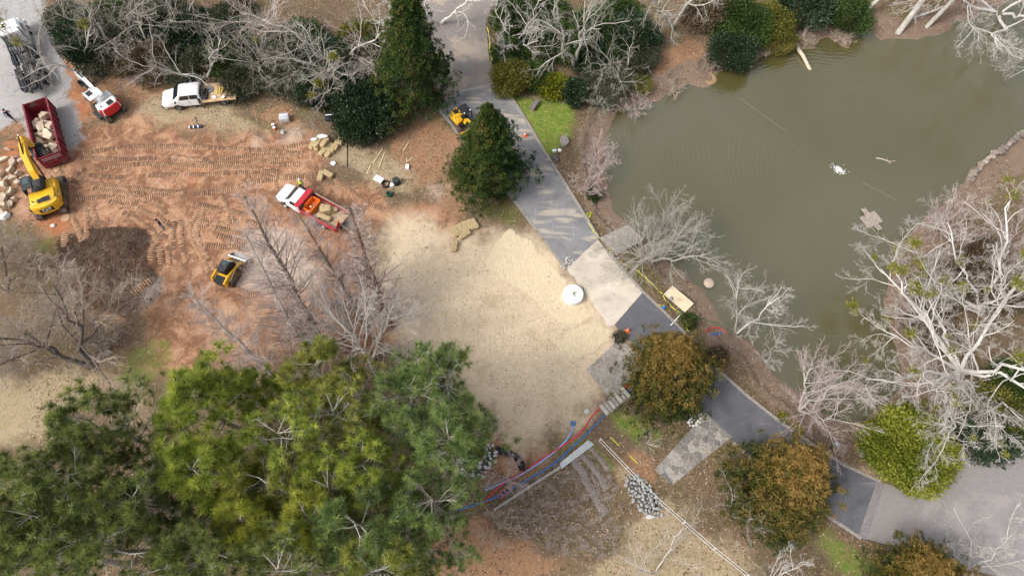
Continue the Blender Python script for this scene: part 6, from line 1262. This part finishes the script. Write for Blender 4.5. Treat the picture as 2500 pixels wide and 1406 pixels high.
def heap(label, cen, rx, ry, n_, smin, smax, seed, mat, cat, rot=0.0, hgt=.45):
    g = G(*cen); t = thing('stone_heap', label, cat, g, rot); rg_ = np.random.default_rng(seed); ms = [rock_mesh(seed + i, 1, .8, .65, .25, 2) for i in range(4)]; pts = []; tries = 0
    while len(pts) < n_ and tries < 5000:
        tries += 1; a, r = rg_.random() * 6.283, rg_.random() ** .5; s = rg_.uniform(smin, smax); p = (r * cos(a) * rx, r * sin(a) * ry, s, r)
        if all(hypot(p[0] - q[0], p[1] - q[1]) > (s + q[2]) * .72 for q in pts): pts.append(p)
    for i, (x, y, s, r) in enumerate(pts):
        o = link('stone', ms[i % 4], mat, t, (x, y, s * .35 + hgt * max(0, 1 - r * r) * .8)); o.scale = (s, s, s); o.rotation_euler = (rg_.normal() * .3, rg_.normal() * .3, rg_.random() * 6)
    core = MB(); m = 14; core.add([(rx * .9 * cos(6.283 * i / m), ry * .9 * sin(6.283 * i / m), -.08) for i in range(m)] + [(rx * .45 * cos(6.283 * i / m), ry * .45 * sin(6.283 * i / m), hgt * .75) for i in range(m)] + [(0, 0, hgt * .85)], [(i, (i + 1) % m, m + (i + 1) % m, m + i) for i in range(m)] + [(m + i, m + (i + 1) % m, 2 * m) for i in range(m)]); core.build('soil_core', M('dark joint soil', (.07,.065,.06), .95, var=.3), t)
heap('bean shaped heap of grey stones against the white fence', (1572,1210), 1.95, .95, 75, .10, .24, 500, M('grey heap stone', (.31,.31,.30), .9, var=.25, sc=4, bump=.5), 'stone heap', radians(-55))
heap('loose heap of white stones beside the ditch under the blue green pine', (1158,1122), 1.9, 1.6, 60, .12, .30, 520, STONEL, 'stone heap', .4, .3); heap('little heap of white stones between conifer and flagstone walk', (1697,1022), .75, .5, 24, .08, .16, 540, M('white pebbles', (.62,.60,.56), .9, var=.15), 'stone heap', .8, .15)
heap('small spill of pale rubble at the lower end of the worn driveway', (1383,645), .8, .5, 22, .07, .14, 560, M('pale rubble', (.46,.42,.37), .9, var=.2), 'rubble', 1.0, .08)
heap('small spill of pale rubble below the concrete walk', (1497,628), .8, .45, 22, .07, .14, 580, M('pale rubble', (.46,.42,.37), .9, var=.2), 'rubble', -.8, .08)
g = G(1585,1262); tag(link('boulder', rock_mesh(555, .3, .22, .16, .2, 2), STONEL, None, (g[0], g[1], g[2] + .1)), 'single grey stone below the bean shaped stone heap', 'rock')
# black drain pipe in the ditch
w3 = [P(x, y, -.45) for x, y in ((1212,1097),(1235,1103),(1256,1112),(1270,1128),(1276,1148))]; o = np.array(w3[0]); t = thing('drain_pipe', 'black corrugated drain pipe lying in the ditch', 'pipe', tuple(o)); q = np.array(w3) - o
qq = np.stack([np.interp(np.linspace(0, 4, 33), range(5), q[:, k]) for k in range(3)], 1); MB().tube(qq, [.24 + .03 * (i % 2) for i in range(33)], 12).build('pipe', BLK, t)
# ------------------------------------------------------------------ pond things
DECK = M('weathered raft boards', (.30,.255,.215), .85, var=.3, sc=5, bump=.3, c2=(.19,.16,.14), amt=.55)
c = P(2127,536,WZ+.1); rz = head((2105,508), (2146,558)); t = thing('floating_raft', 'weathered cross shaped wooden raft floating in the pond', 'raft', (c[0], c[1], WZ), rz)
for i in range(6): MB().box((-.55 + .22 * i, 0, .10), (.205, 1.75, .07), .01).build('deck_board', DECK, t)
for y in (-.13, .13): MB().box((0, y, .18), (2.6, .22, .06), .01).build('long_plank', DECK, t)
for y in (-.7, .7): MB().box((0, y, .0), (1.2, .3, .18), .03).build('float', DKG, t)
FOAM = M('white foam', (.85,.86,.87), .5, var=.05, bump=.3)
t = thing('water_splash', 'white splash of the bubbling aerator in the pond', 'splash', aer); rg = np.random.default_rng(77); fm = [rock_mesh(80 + i, 1, 1, .5, .5, 1) for i in range(3)]
nF = 150; a = rg.normal(size=(nF, 2)) * (.38, .22); ang = -.75; vs = []; fs = []
fx, fy = a[:, 0] * cos(ang) - a[:, 1] * sin(ang), a[:, 0] * sin(ang) + a[:, 1] * cos(ang); mbf = MB()
for i in range(nF):
    s = rg.uniform(.03, .12) * max(.4, 1 - hypot(*a[i])); m_ = fm[i % 3]; mbf.add([(v.co.x * s + fx[i], v.co.y * s + fy[i], v.co.z * s + .05 + .25 * max(0, .5 - hypot(*a[i])) * rg.random()) for v in m_.vertices], [tuple(p.vertices) for p in m_.polygons])
o = mbf.build('foam', FOAM, t); o['kind'] = 'stuff'; MB().lathe((0, 0, 0), [(.05, -.3), (.12, -.02), (.1, .06), (0, .08)], 'z', 10).build('nozzle', BLK, t)
LOG = M('bleached log', (.52,.43,.33), .85, var=.2, sc=4, bump=.4)
def log(name, label, a, b, r0, r1, mat=LOG, cat='log'):
    a, b = np.array(a), np.array(b); m = 7; rg_ = np.random.default_rng(int(abs(a[0]) * 10)); f = np.linspace(0, 1, m)[:, None]; p = (b - a) * f + rg_.normal(size=(m, 3)) * .04 * np.sin(f * pi); return tag(MB().tube(p, np.linspace(r0, r1, m), 9).build(name, mat, None, True, loc=tuple(a)), label, cat)
log('fallen_log', 'bleached log sloping from the bank into the pond', P(1938,98,-.3), P(1979,172,WZ-.02), .22, .17)
log('fallen_branch', 'long grey fallen trunk lying on the top bank', P(2230,45,-.2), P(2330,8,.8), .16, .1, BARK['lichen'], 'log')
br = P(2139,386,WZ+.03); q = [np.array(P(x, y, WZ + .03)) - br for x, y in ((2139,386),(2152,388),(2163,392),(2173,395),(2187,393))]; t = thing('floating_branch', 'thin pale branch floating in the pond', 'branch', br)
MB().tube(q, [.05, .045, .04, .035, .02], 6).build('stem', LOG, t); MB().tube([q[2], q[2] + (.25, .22, 0)], .025, 5).build('twig', LOG, t); MB().tube([q[3], q[3] + (-.1, -.25, 0)], .025, 5).build('twig', LOG, t)
c = P(1732,690,WZ+.2); t = thing('pond_stone', 'round tan stone with dark rim standing in the water', 'stone', (c[0], c[1], WZ)); MB().lathe((0, 0, 0), [(.50, -.5), (.50, .12), (.44, .24), (.2, .31), (0, .32)], 'z', 22).build('stone', M('tan round stone', (.43,.35,.27), .85, var=.15, sc=4, bump=.3), t, True); MB().lathe((0, 0, 0), [(.53, -.5), (.55, .04), (.51, .10)], 'z', 22).build('rim', DKG, t)
c = P(1730,190,WZ+.06); t = thing('mud_pool', 'little brown mud ring at the pond inlet', 'mud', (c[0], c[1], WZ)); MB().lathe((0, 0, 0), [(.35, -.2), (.42, .06), (.62, .13), (.9, .05), (1.0, -.2)], 'z', 18).build('ring', M('wet brown mud', (.28,.19,.10), .35, var=.2), t, True)
def rope(label, pts, r=.012): 
    w3 = [np.array(P(x, y, WZ + .02)) for x, y in pts]; tag(MB().tube([v - w3[0] for v in w3], r, 4).build('rope', M('tan rope', (.30,.25,.14), .8), None, loc=tuple(w3[0])), label, 'rope')
rope('thin rope floating near the top shore of the pond', [(1808,240),(1835,262),(1870,286),(1921,323)]); rope('thin rope in the water between splash and bank', [(2107,447),(2150,468),(2190,490)])
# stone landing on the right bank
WALLM = [M('landing stone a', (.24,.195,.16), .9, var=.3, sc=4, bump=.5), M('landing stone b', (.31,.26,.215), .9, var=.3, sc=4, bump=.5), M('landing stone c', (.17,.14,.12), .9, var=.3, sc=4, bump=.5)]
t = thing('stone_landing', 'rough stone retaining wall round the landing on the far bank', 'wall', P(2372,440,WZ)); o = np.array(P(2372,440,WZ)); rg = np.random.default_rng(31)
path_ = [(2366,452),(2374,425),(2395,402),(2420,385),(2450,362),(2480,340),(2500,325)]
for i in range(len(path_) - 1):
    a, b = np.array(P(*path_[i], WZ)), np.array(P(*path_[i + 1], WZ)); L = np.linalg.norm(b - a); n_ = max(1, int(L / .5)); an = atan2(b[1] - a[1], b[0] - a[0])
    for k in range(n_):
        for r_ in range(3): p = a + (b - a) * (k + .5 + .25 * (r_ % 2)) / n_ - o; MB().box((p[0] + rg.normal() * .12, p[1] + rg.normal() * .14, -.08 + .24 * r_ + rg.normal() * .03), (L / n_ * rg.uniform(.7, 1.0), .42 * rg.uniform(.7, 1.3), .27), .05, rz=an + rg.normal() * .3).build('block', WALLM[rg.integers(3)], t)
t = thing('stone_edging', 'row of rough stones edging the lower tip of the pond', 'edging', P(2200,950,WZ)); o = np.array(P(2200,950,WZ))
for i in range(16):
    p = np.array(P(2204 - 10 * (i / 15) ** 2 + rg.normal() * 2, 945 + i * 4.2, WZ)) - o; q = link('stone', rock_mesh(600 + i % 5, .25, .2, .2, .25, 2), WALLM[i % 3], t, (p[0], p[1], .25 + .02 * i)); q.rotation_euler = (0, 0, rg.random() * 6)
# ------------------------------------------------------------------ clutter on the yard
def wrapped(label, px, mat, w_, d_, h_, rz_, seed):
    g = G(*px); t = thing('wrapped_pallet', label, 'pallet', g, rz_)
    for i in range(4): MB().box((0, -d_ / 2 + d_ * (i + .5) / 4, .12), (w_ * 1.05, d_ / 4 - .06, .03)).build('slat', WOOD, t)
    for i in range(3): MB().box((-w_ / 2 + w_ * (i + .5) / 3, 0, .05), (.09, d_, .10)).build('runner', WOODD, t)
    me = bale_mesh(seed); q = link('load', me, mat, t, (0, 0, .14)); q.scale = (w_ / 1.12, d_ / .52, h_ / .44); MB().box((0, .1, .15 + h_ + .005), (w_ * .8, .1, .02), .005).build('strap', WHITE, t)
wrapped('pallet wrapped in silver grey plastic on the dry grass', (697,294), M('silver wrap', (.52,.52,.54), .25, .3, var=.2, bump=.5), 1.0, .85, .55, .15, 21); wrapped('pallet wrapped in black plastic beside the big holly', (808,293), M('black wrap', (.03,.032,.04), .25, var=.3, bump=.5), 1.05, .85, .5, .1, 22)
g = G(737,250); t = thing('black_bag', 'black rubbish bag at the wood edge', 'bag', g); link('sack', rock_mesh(31, .45, .36, .3, .5, 3), M('black bag plastic', (.02,.02,.025), .3, var=.3, bump=.6), t, (0, 0, .2)); MB().tube([(0, 0, .45), (.08, .02, .56)], .05, 6).build('knot', BLK, t)
def can(name, label, px, mat, r, h, capm=None, cat='can'):
    g = G(*px); t = thing(name, label, cat, g); MB().lathe((0, 0, 0), [(0, 0), (r * .9, 0), (r, .04), (r, h * .9), (r * .92, h)] + ([(r * .8, h), (r * .78, h * .25), (0, h * .25)] if capm is None else [(0, h)]), 'z', 18).build('body', mat, t)
    if capm is not None: MB().lathe((0, 0, h), [(r * .95, -.02), (r * .95, .03), (0, .035)], 'z', 18).build('lid', capm, t)
    else: MB().tube([(-r, 0, h * .9), (-r * .6, 0, h * 1.25), (r * .6, 0, h * 1.25), (r, 0, h * .9)], .015, 5).build('handle', MIDG, t)
    return t
can('fuel_can', 'small red can beside the silver wrapped pallet', (668,309), REDTRIM, .16, .3, CLR); can('paint_pail', 'orange lidded pail below the small red can', (671,316), ORANGE, .15, .28, WHITE); can('bucket', 'white bucket below the silver wrapped pallet', (691,326), WHITE, .17, .34)
can('bucket', 'black bucket drum lying next to the pipe ring', (969,448), BLK, .36, .62, DKG, 'drum'); t = can('garden_bin', 'dark green bin below the pipe ring', (951,477), M('green bin plastic', (.015,.10,.06), .5), .27, .42)
g = G(942,452); t = thing('pipe_ring', 'black pipe ring standing open on dry grass', 'pipe', g); MB().lathe((0, 0, 0), [(.34, 0), (.37, 0), (.37, .3), (.34, .3), (.34, 0)], 'z', 24).build('wall', BLK, t); MB().lathe((0, 0, .3), [(.33, -.02), (.39, -.02), (.39, .03), (.33, .03), (.33, -.02)], 'z', 24).build('rim', M('rusty rim', (.08,.04,.025), .7), t)
def board(name, label, a, b, wd, th, mat, cat='timber', group=None):
    p, q = np.array(G(*a)), np.array(G(*b)); L = np.linalg.norm(q - p); return tag(MB().box((L / 2, 0, th / 2), (L, wd, th), .004).build(name, mat, None, loc=tuple(p + (0, 0, .03)), rz=atan2(q[1] - p[1], q[0] - p[0])), label, cat, group)
STK = M('pale stake timber', (.58,.44,.28), .8, var=.15)
for a, b, lb in (((934,364),(911,401),'long pale stake on the grass near the leafy slope'), ((939,374),(924,414),'second long pale stake lying parallel on the grass'), ((905,405),(896,425),'short pale stake near the white panel'), ((998,350),(984,370),'thin pale stake on the leafy slope'), ((1010,385),(995,395),'short pale stake beside the white box'), ((993,387),(993,397),'tiny upright laid stake beside the white box'), ((783,250),(793,275),'thin stake behind the black wrapped pallet')):
    board('timber_stake', lb, a, b, .09, .05, STK)
board('white_sheet', 'white rectangular panel beside the pipe ring', (915,433), (934,443), .62, .06, WHITE, 'sheet'); board('white_box', 'small white box on the leafy slope', (991,410), (999,410), .5, .25, WHITE, 'box')
g = G(957,453); tag(link('white_bag', rock_mesh(33, .3, .22, .18, .5, 2), M('white bag', (.74,.73,.71), .7, var=.1, bump=.4), None, (g[0], g[1], g[2] + .12)), 'white bag between pipe ring and black drum', 'bag')
g = G(814,400); tag(link('white_bag', rock_mesh(34, .28, .26, .14, .6, 2), M('torn white plastic', (.78,.78,.78), .6, var=.1, bump=.5), None, (g[0], g[1], g[2] + .08)), 'torn white plastic below the bale heap', 'plastic')
g = G(130,552); tag(link('white_bag', rock_mesh(35, .3, .2, .15, .5, 2), M('dirty white plastic', (.66,.64,.62), .6, var=.15, bump=.5), None, (g[0], g[1], g[2] + .1)), 'dirty white plastic on clay below the yellow excavator', 'plastic')
t = thing('tool_roll', 'dark striped tool roll with a timber pole on dry grass', 'tool roll', G(481,312), .12); MB().cyl((-.6, 0, .16), (.55, 0, .16), .17, n=14).build('roll', M('dark blue roll', (.03,.035,.06), .6, var=.3), t)
for x in (-.25, .2): MB().cyl((x - .04, 0, .16), (x + .04, 0, .16), .178, n=14).build('strap', WHITE, t)
MB().cyl((-.70, 0, .16), (-.6, 0, .16), .15, n=14).build('end_cap', WHITE, t); MB().box((-.15, .75, .06), (.09, 1.3, .07), rz=.25).build('pole', WOODD, t)
g = G(161,532); t = thing('round_slab', 'round clay stained slab lying on rust clay', 'slab', g); MB().lathe((0, 0, 0), [(0, .09), (.38, .09), (.43, .05), (.43, -.05)], 'z', 22).build('disc', M('clay stained disc', (.44,.27,.17), .9, var=.2, sc=5), t); MB().box((.3, -.12, .1), (.2, .06, .03)).build('lug', MIDG, t)
t = thing('light_pole', 'white pole at the edge of the brick court', 'pole', G(1215,46)); MB().cyl((0, 0, -.1), (0, 0, 4.5), .07, .055, 12).build('shaft', WHITE, t); MB().cyl((0, 0, 0), (0, 0, .12), .14, n=12).build('base', WHITE, t)
t = thing('yard_pump', 'small blue and yellow pump at the foot of the black lamp', 'pump', G(1620,752)); MB().lathe((0, 0, 0), [(0, 0), (.15, 0), (.15, .25), (.1, .32), (0, .33)], 'z', 14).build('housing', HB, t); MB().tube([(.15, 0, .2), (.3, .05, .1), (.4, .1, .05)], .035, 6).build('outlet', BLK, t)  # pump housing with outlet, not a lamp
for i, (px, py) in enumerate(((828,316),(836,316),(831,322),(838,326),(827,325))): can('flower_pot', 'little white pot in the cluster at the holly foot', (px, py), WHITE, .11, .18, CLR, 'pot')['group'] = 'white pots'
# ------------------------------------------------------------------ track imprints pressed into the clay
TRD = M('damp clay with groove shade', (.155,.084,.050), .95, var=.3, sc=5, bump=.4); TRL = M('raised clay rib', (.42,.255,.155), .95, var=.3, sc=4, bump=.4)  # dark strip colour holds damp plus groove shade painted in
TRACKS = [[(205,376),(282,360),(358,357),(486,359),(640,368),(735,375)], [(195,384),(282,391),(384,386),(538,389),(614,381),(735,378)], [(200,416),(282,406),(358,399),(461,404),(540,408),(640,412)], [(179,424),(282,435),(384,427),(500,426),(640,419),(690,418)],
 [(166,442),(256,453),(358,463),(486,476),(563,463),(635,435)], [(187,487),(240,480),(300,482),(350,470)], [(287,509),(333,491),(384,474),(450,470)], [(300,517),(358,552),(410,581)], [(353,491),(422,529)], [(210,494),(212,540),(210,585)], [(223,506),(236,535),(243,560)], [(174,524),(190,560),(200,592)], [(159,568),(157,600)], [(150,500),(170,480),(190,470)],
 [(430,524),(420,578),(430,634)], [(486,514),(458,557),(476,596),(512,660)], [(527,557),(575,568),(609,575)], [(394,606),(397,645)], [(380,600),(376,640)], [(370,560),(390,590)], [(470,500),(540,510),(600,525)], [(480,540),(560,548)], [(540,480),(560,520),(545,560)], [(500,600),(560,605),(600,590)], [(590,450),(660,440),(730,425)], [(600,540),(640,550),(690,545)],
 [(820,440),(860,470),(900,500),(950,515)], [(700,360),(735,352)], [(660,400),(690,405),(735,398)], [(225,460),(300,470),(400,500)], [(560,690),(600,720),(640,715)], [(330,720),(370,690)], [(470,890),(480,930)], [(500,880),(515,930)], [(140,395),(140,420)], [(130,395),(150,430),(165,440)], [(420,380),(520,400),(620,396),(700,388)], [(330,505),(400,540),(440,560)], [(260,490),(340,512)], [(445,520),(440,580),(455,640)], [(500,510),(475,560),(490,600),(525,655)], [(530,575),(590,590)], [(410,600),(415,650)], [(640,430),(700,436),(760,430)], [(470,560),(520,545),(580,540)], [(560,600),(600,610)]]
def imprint(px, wd=.46, step=.17, seed=0):
    q = []
    for i in range(len(px) - 1):
        for k in range(12): f = k / 12; q.append((px[i][0] * (1 - f) + px[i + 1][0] * f, px[i][1] * (1 - f) + px[i + 1][1] * f))
    q.append(px[-1]); q = np.array(q)
    for _ in range(14): q[1:-1] = (q[:-2] + 2 * q[1:-1] + q[2:]) / 4
    p = np.array([P2(x, y) for x, y in q]); s = np.concatenate([[0], np.cumsum(np.linalg.norm(np.diff(p, axis=0), axis=1))]); n = int(s[-1] / step)
    if n < 3: return
    rg = np.random.default_rng(seed); tt = np.linspace(0, s[-1], n); c = np.stack([np.interp(tt, s, p[:, 0]), np.interp(tt, s, p[:, 1])], 1); d = np.gradient(c, axis=0); d /= np.linalg.norm(d, axis=1, keepdims=True); nn = np.stack([-d[:, 1], d[:, 0]], 1)
    m = 5; off = np.linspace(-1, 1, m) * wd / 2 * 1.12; W = c[:, None] + nn[:, None] * (off[None, :, None] + rg.normal(size=(n, m, 1)) * .03); Z = ghv(W[..., 0], W[..., 1]) + .012; Z[:, [0, -1]] -= .03
    V = np.concatenate([W, Z[..., None]], -1).reshape(-1, 3); i = (np.arange(n - 1)[:, None] * m + np.arange(m - 1)).reshape(-1); F = np.stack([i, i + m, i + m + 1, i + 1], 1)
    kb = (vn(c[:-1, 0], c[:-1, 1], 1.6, 20 + seed % 5) > .14); F = F.reshape(n - 1, m - 1, 4)[kb].reshape(-1, 4)
    if len(F) < 4: return
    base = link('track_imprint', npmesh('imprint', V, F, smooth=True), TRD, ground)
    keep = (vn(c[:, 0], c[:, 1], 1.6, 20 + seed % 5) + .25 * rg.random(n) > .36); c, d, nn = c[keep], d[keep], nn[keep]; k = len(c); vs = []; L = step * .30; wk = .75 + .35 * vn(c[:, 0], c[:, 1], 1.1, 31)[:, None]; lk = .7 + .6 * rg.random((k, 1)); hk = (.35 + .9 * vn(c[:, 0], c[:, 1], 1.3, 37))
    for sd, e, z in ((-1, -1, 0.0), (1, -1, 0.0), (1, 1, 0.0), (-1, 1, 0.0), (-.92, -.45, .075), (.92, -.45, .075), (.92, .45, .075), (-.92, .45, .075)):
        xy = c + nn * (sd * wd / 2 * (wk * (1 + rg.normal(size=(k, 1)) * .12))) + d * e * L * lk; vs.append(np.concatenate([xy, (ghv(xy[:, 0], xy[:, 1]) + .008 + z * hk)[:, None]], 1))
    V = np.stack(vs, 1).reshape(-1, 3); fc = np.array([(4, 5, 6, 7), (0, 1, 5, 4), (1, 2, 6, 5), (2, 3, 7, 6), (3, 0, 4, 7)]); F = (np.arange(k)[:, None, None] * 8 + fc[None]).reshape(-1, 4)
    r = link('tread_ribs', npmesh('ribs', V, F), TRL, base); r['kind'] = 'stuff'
for i, tr in enumerate(TRACKS): imprint(tr, .60, .19, i)
# ------------------------------------------------------------------ straw blankets
def blanket(label, poly, mat, z=.03, st=.2):
    pl = pxs(poly); xs, ys = zip(*pl); X, Y = np.meshgrid(np.arange(min(xs) - .2, max(xs) + .4, st), np.arange(min(ys) - .2, max(ys) + .4, st)); d = sdf(X, Y, pl) + (fbm(X, Y, .8, 3) - .5) * .5
    Z = ghv(X, Y) + z + .03 * (fbm(X, Y, .5, 8) - .5); ny_, nx_ = X.shape; V = np.stack([X, Y, Z], -1).reshape(-1, 3); ii = (np.arange(ny_ - 1)[:, None] * nx_ + np.arange(nx_ - 1)); ok = (d[:-1, :-1] < 0) & (d[1:, 1:] < 0) & (d[:-1, 1:] < 0) & (d[1:, :-1] < 0); ii = ii[ok]
    F = np.stack([ii, ii + 1, ii + nx_ + 1, ii + nx_], 1); u, inv = np.unique(F, return_inverse=True); c = V[u].mean(0) * (1, 1, 0)
    return tag(link('straw_blanket', npmesh('blanket', V[u] - c, inv.reshape(-1, 4), smooth=True), mat, None, tuple(c)), label, 'straw blanket')
def blanket_mat():
    mt, t, b, _ = _nt('straw blanket weave'); co = nd(t, 'TexCoord').outputs['Object']; mp = nd(t, 'Mapping', {'Vector': co, 'Rotation': (0, 0, .95), 'Scale': (6.0, 1.1, 1)}).outputs[0]
    n1 = noise(t, mp, 1.6, 7, .7); n2 = noise(t, co, 12, 6, .7); c = mixc(t, mrange(t, n1, .3, .7), (.47,.365,.235), (.67,.55,.39)); c = mixc(t, mth(t, 'MULTIPLY', mrange(t, n2, .35, .7), .5), c, (.60,.50,.33)); t.links.new(c, b.inputs['Base Color']); b.inputs['Roughness'].default_value = .95
    bp = nd(t, 'Bump', {'Height': mth(t, 'ADD', n1, n2), 'Strength': .6, 'Distance': .05}); t.links.new(bp.outputs[0], b.inputs['Normal']); return mt
BKM = blanket_mat()
blanket('bright straw blanket laid along the road edge round the tank', [(1239,555),(1263,571),(1277,578),(1299,584),(1315,612),(1343,643),(1376,677),(1392,694),(1412,716),(1432,742),(1448,776),(1420,790),(1385,800),(1350,778),(1310,745),(1270,712),(1215,676),(1190,656),(1176,640)], BKM)
blanket('bright straw blanket between tank and flagstone path', [(1450,782),(1478,795),(1496,815),(1490,826),(1450,862),(1402,889),(1375,868),(1347,836),(1400,802)], BKM)
# ------------------------------------------------------------------ litter, straw wisps, clods, grass
def pick(n, seed, wfun, box=(-62, 62, 0, 70)):
    rg = np.random.default_rng(seed); x = rg.uniform(box[0], box[1], n); y = rg.uniform(box[2], box[3], n); k = rg.random(n) < wfun(x, y); return x[k], y[k], rg
def dval(A, x, y):
    i = np.clip(np.searchsorted(gx, x), 0, len(gx) - 1); j = np.clip(np.searchsorted(gy, y), 0, len(gy) - 1); return A[j, i]
def free(x, y): return (dval(D_ROAD, x, y) > .1 - .35 * fbm(x, y, 1.5, 44) ** 2) & (dval(D_POND, x, y) > .15) & (np.abs(x) < 34 + .38 * y)
bare = lambda x, y: np.clip(np.maximum.reduce([mval(c, x, y) * (2.2 if c == 1 else 1.3) for c in (0, 1, 3, 4)]), 0, 1.05)
def flat_leaves(name, label, cat, x, y, rg, L, Wd, mat, lift=.02, tilt=.35, diamond=True, up=0.0):
    n = len(x); a = rg.random(n) * 6.283; D = unit(np.stack([np.cos(a), np.sin(a), rg.normal(size=n) * tilt + up], 1)); C = np.stack([x, y, ghv(x, y) + lift], 1)
    s = unit(np.cross(D, np.stack([rg.normal(size=n) * tilt, rg.normal(size=n) * tilt, np.ones(n)], 1))); Ln = (L * rg.uniform(.6, 1.4, n))[:, None]
    V = np.stack([C, C + D * Ln * .5 + s * Wd / 2, C + D * Ln, C + D * Ln * .5 - s * Wd / 2], 1).reshape(-1, 3); F = np.arange(n * 4).reshape(n, 4)
    o = link(name, npmesh(name, V, F, np.repeat(rg.random(n), 4)), mat); return tag(o, label, cat, None, 'stuff')
x, y, rg = pick(260000, 1, lambda x, y: free(x, y) * np.clip(.75 - .72 * bare(x, y) - .35 * mval(5, x, y) - .55 * mval(2, x, y), 0.012, 1))
flat_leaves('leaf_litter', 'brown fallen leaves scattered over the ground', 'leaf litter', x, y, rg, .17, .10, leaf_mat('fallen leaf', [(.05,.032,.02), (.12,.075,.042), (.22,.135,.075), (.33,.225,.14), (.40,.31,.22)], 0))
x, y, rg = pick(150000, 2, lambda x, y: free(x, y) * np.clip(.9 * mval(1, x, y) + .55 * mval(5, x, y) + .06, 0, 1))
flat_leaves('straw_wisps', 'loose straw wisps lying on the ground', 'straw', x, y, rg, .34, .028, leaf_mat('straw wisp', [(.24,.165,.095), (.40,.305,.195), (.56,.45,.315), (.68,.58,.44)], 0), .015, .12)
x, y, rg = pick(120000, 3, lambda x, y: free(x, y) * np.clip(1.0 * mval(2, x, y) - .1, 0, 1), (-45, 45, 5, 62))
flat_leaves('grass_blades', 'short green grass of lawn and verges', 'grass', x, y, rg, .16, .035, leaf_mat('grass blade', [(.05,.085,.014), (.105,.155,.028), (.19,.225,.055), (.30,.29,.10)], .2), .0, .4, up=.9)
x, y, rg = pick(30000, 4, lambda x, y: free(x, y) * np.clip(1.0 * mval(4, x, y) + .10 * mval(0, x, y) + .06 * mval(9, x, y), 0, 1), (-60, 0, 10, 60))
n = len(x); ico = rock_mesh(901, 1, .85, .7, .4, 1); iv = np.array([v.co[:] for v in ico.vertices]); itf = np.array([p.vertices[:] for p in ico.polygons]); s = rg.uniform(.025, .08, n) * (1 + .5 * mval(4, x, y)); a = rg.random(n) * 6.28
R3 = np.stack([np.cos(a)[:, None] * iv[:, 0] - np.sin(a)[:, None] * iv[:, 1], np.sin(a)[:, None] * iv[:, 0] + np.cos(a)[:, None] * iv[:, 1], np.broadcast_to(iv[:, 2], (n, len(iv)))], -1) * s[:, None, None] + np.stack([x, y, ghv(x, y) + s * .3], 1)[:, None]
keep = np.arange(n) < 9000; k = int(keep.sum()); tag(link('soil_clods', npmesh('clods', R3[keep].reshape(-1, 3), (np.arange(k)[:, None, None] * len(iv) + itf[None]).reshape(-1, 3), np.repeat(np.clip(.25 + .3 * rg.random(k) + .5 * (mval(0, x[keep], y[keep]) > .5) * (mval(4, x[keep], y[keep]) < .4), 0, 1), len(iv))), leaf_mat('clod', [(.05,.03,.021), (.09,.056,.04), (.15,.095,.065), (.36,.23,.15)], 0, .95)), 'dark clods on the soil heap and clay', 'soil clods', None, 'stuff')
x, y, rg = pick(2600, 5, lambda x, y: free(x, y) * np.clip(.9 - .7 * mval(1, x, y), 0, 1)); n = len(x); a = rg.random(n) * 6.28; L = rg.uniform(.3, 1.3, n); d = np.stack([np.cos(a), np.sin(a)], 1)
pp = np.stack([np.stack([x + d[:, 0] * L * f + rg.normal(size=n) * .03, y + d[:, 1] * L * f + rg.normal(size=n) * .03, ghv(x + d[:, 0] * L * f, y + d[:, 1] * L * f) + .03], 1) for f in (0, .5, 1)], 1)
tv, tf = tubes(pp, np.repeat(rg.uniform(.008, .02, n)[:, None], 3, 1), 3); tag(link('fallen_sticks', npmesh('sticks', tv, tf), BARK['tan']), 'thin fallen sticks strewn over the ground', 'sticks', None, 'stuff')

MUDS = M('smooth mauve mud', (.175,.148,.135), .6, var=.12, sc=3, bump=.2, c2=(.16,.13,.11), amt=.6)
for pts, wd in (([(1398,1120),(1420,1150),(1440,1190),(1460,1225),(1478,1258)], .75), ([(1418,1108),(1446,1138),(1468,1168),(1480,1195)], .6), ([(1440,1092),(1468,1122),(1484,1148)], .45)):
    p = np.array([P2(*v) for v in pts]); f = np.linspace(0, len(pts) - 1, 40); c = np.stack([np.interp(f, range(len(pts)), p[:, k]) for k in (0, 1)], 1); d = np.gradient(c, axis=0); d /= np.linalg.norm(d, axis=1, keepdims=True); nn = np.stack([-d[:, 1], d[:, 0]], 1); rg = np.random.default_rng(len(pts)); off = np.linspace(-.5, .5, 5) * wd
    W = c[:, None] + nn[:, None] * (off[None, :, None] + rg.normal(size=(40, 5, 1)) * .05); Z = ghv(W[..., 0], W[..., 1]) + .03; Z[:, [0, -1]] -= .05; V = np.concatenate([W, Z[..., None]], -1).reshape(-1, 3); i = (np.arange(39)[:, None] * 5 + np.arange(4)).reshape(-1)
    link('mud_smear', npmesh('smear', V, np.stack([i, i + 5, i + 6, i + 1], 1), smooth=True), MUDS, ground)
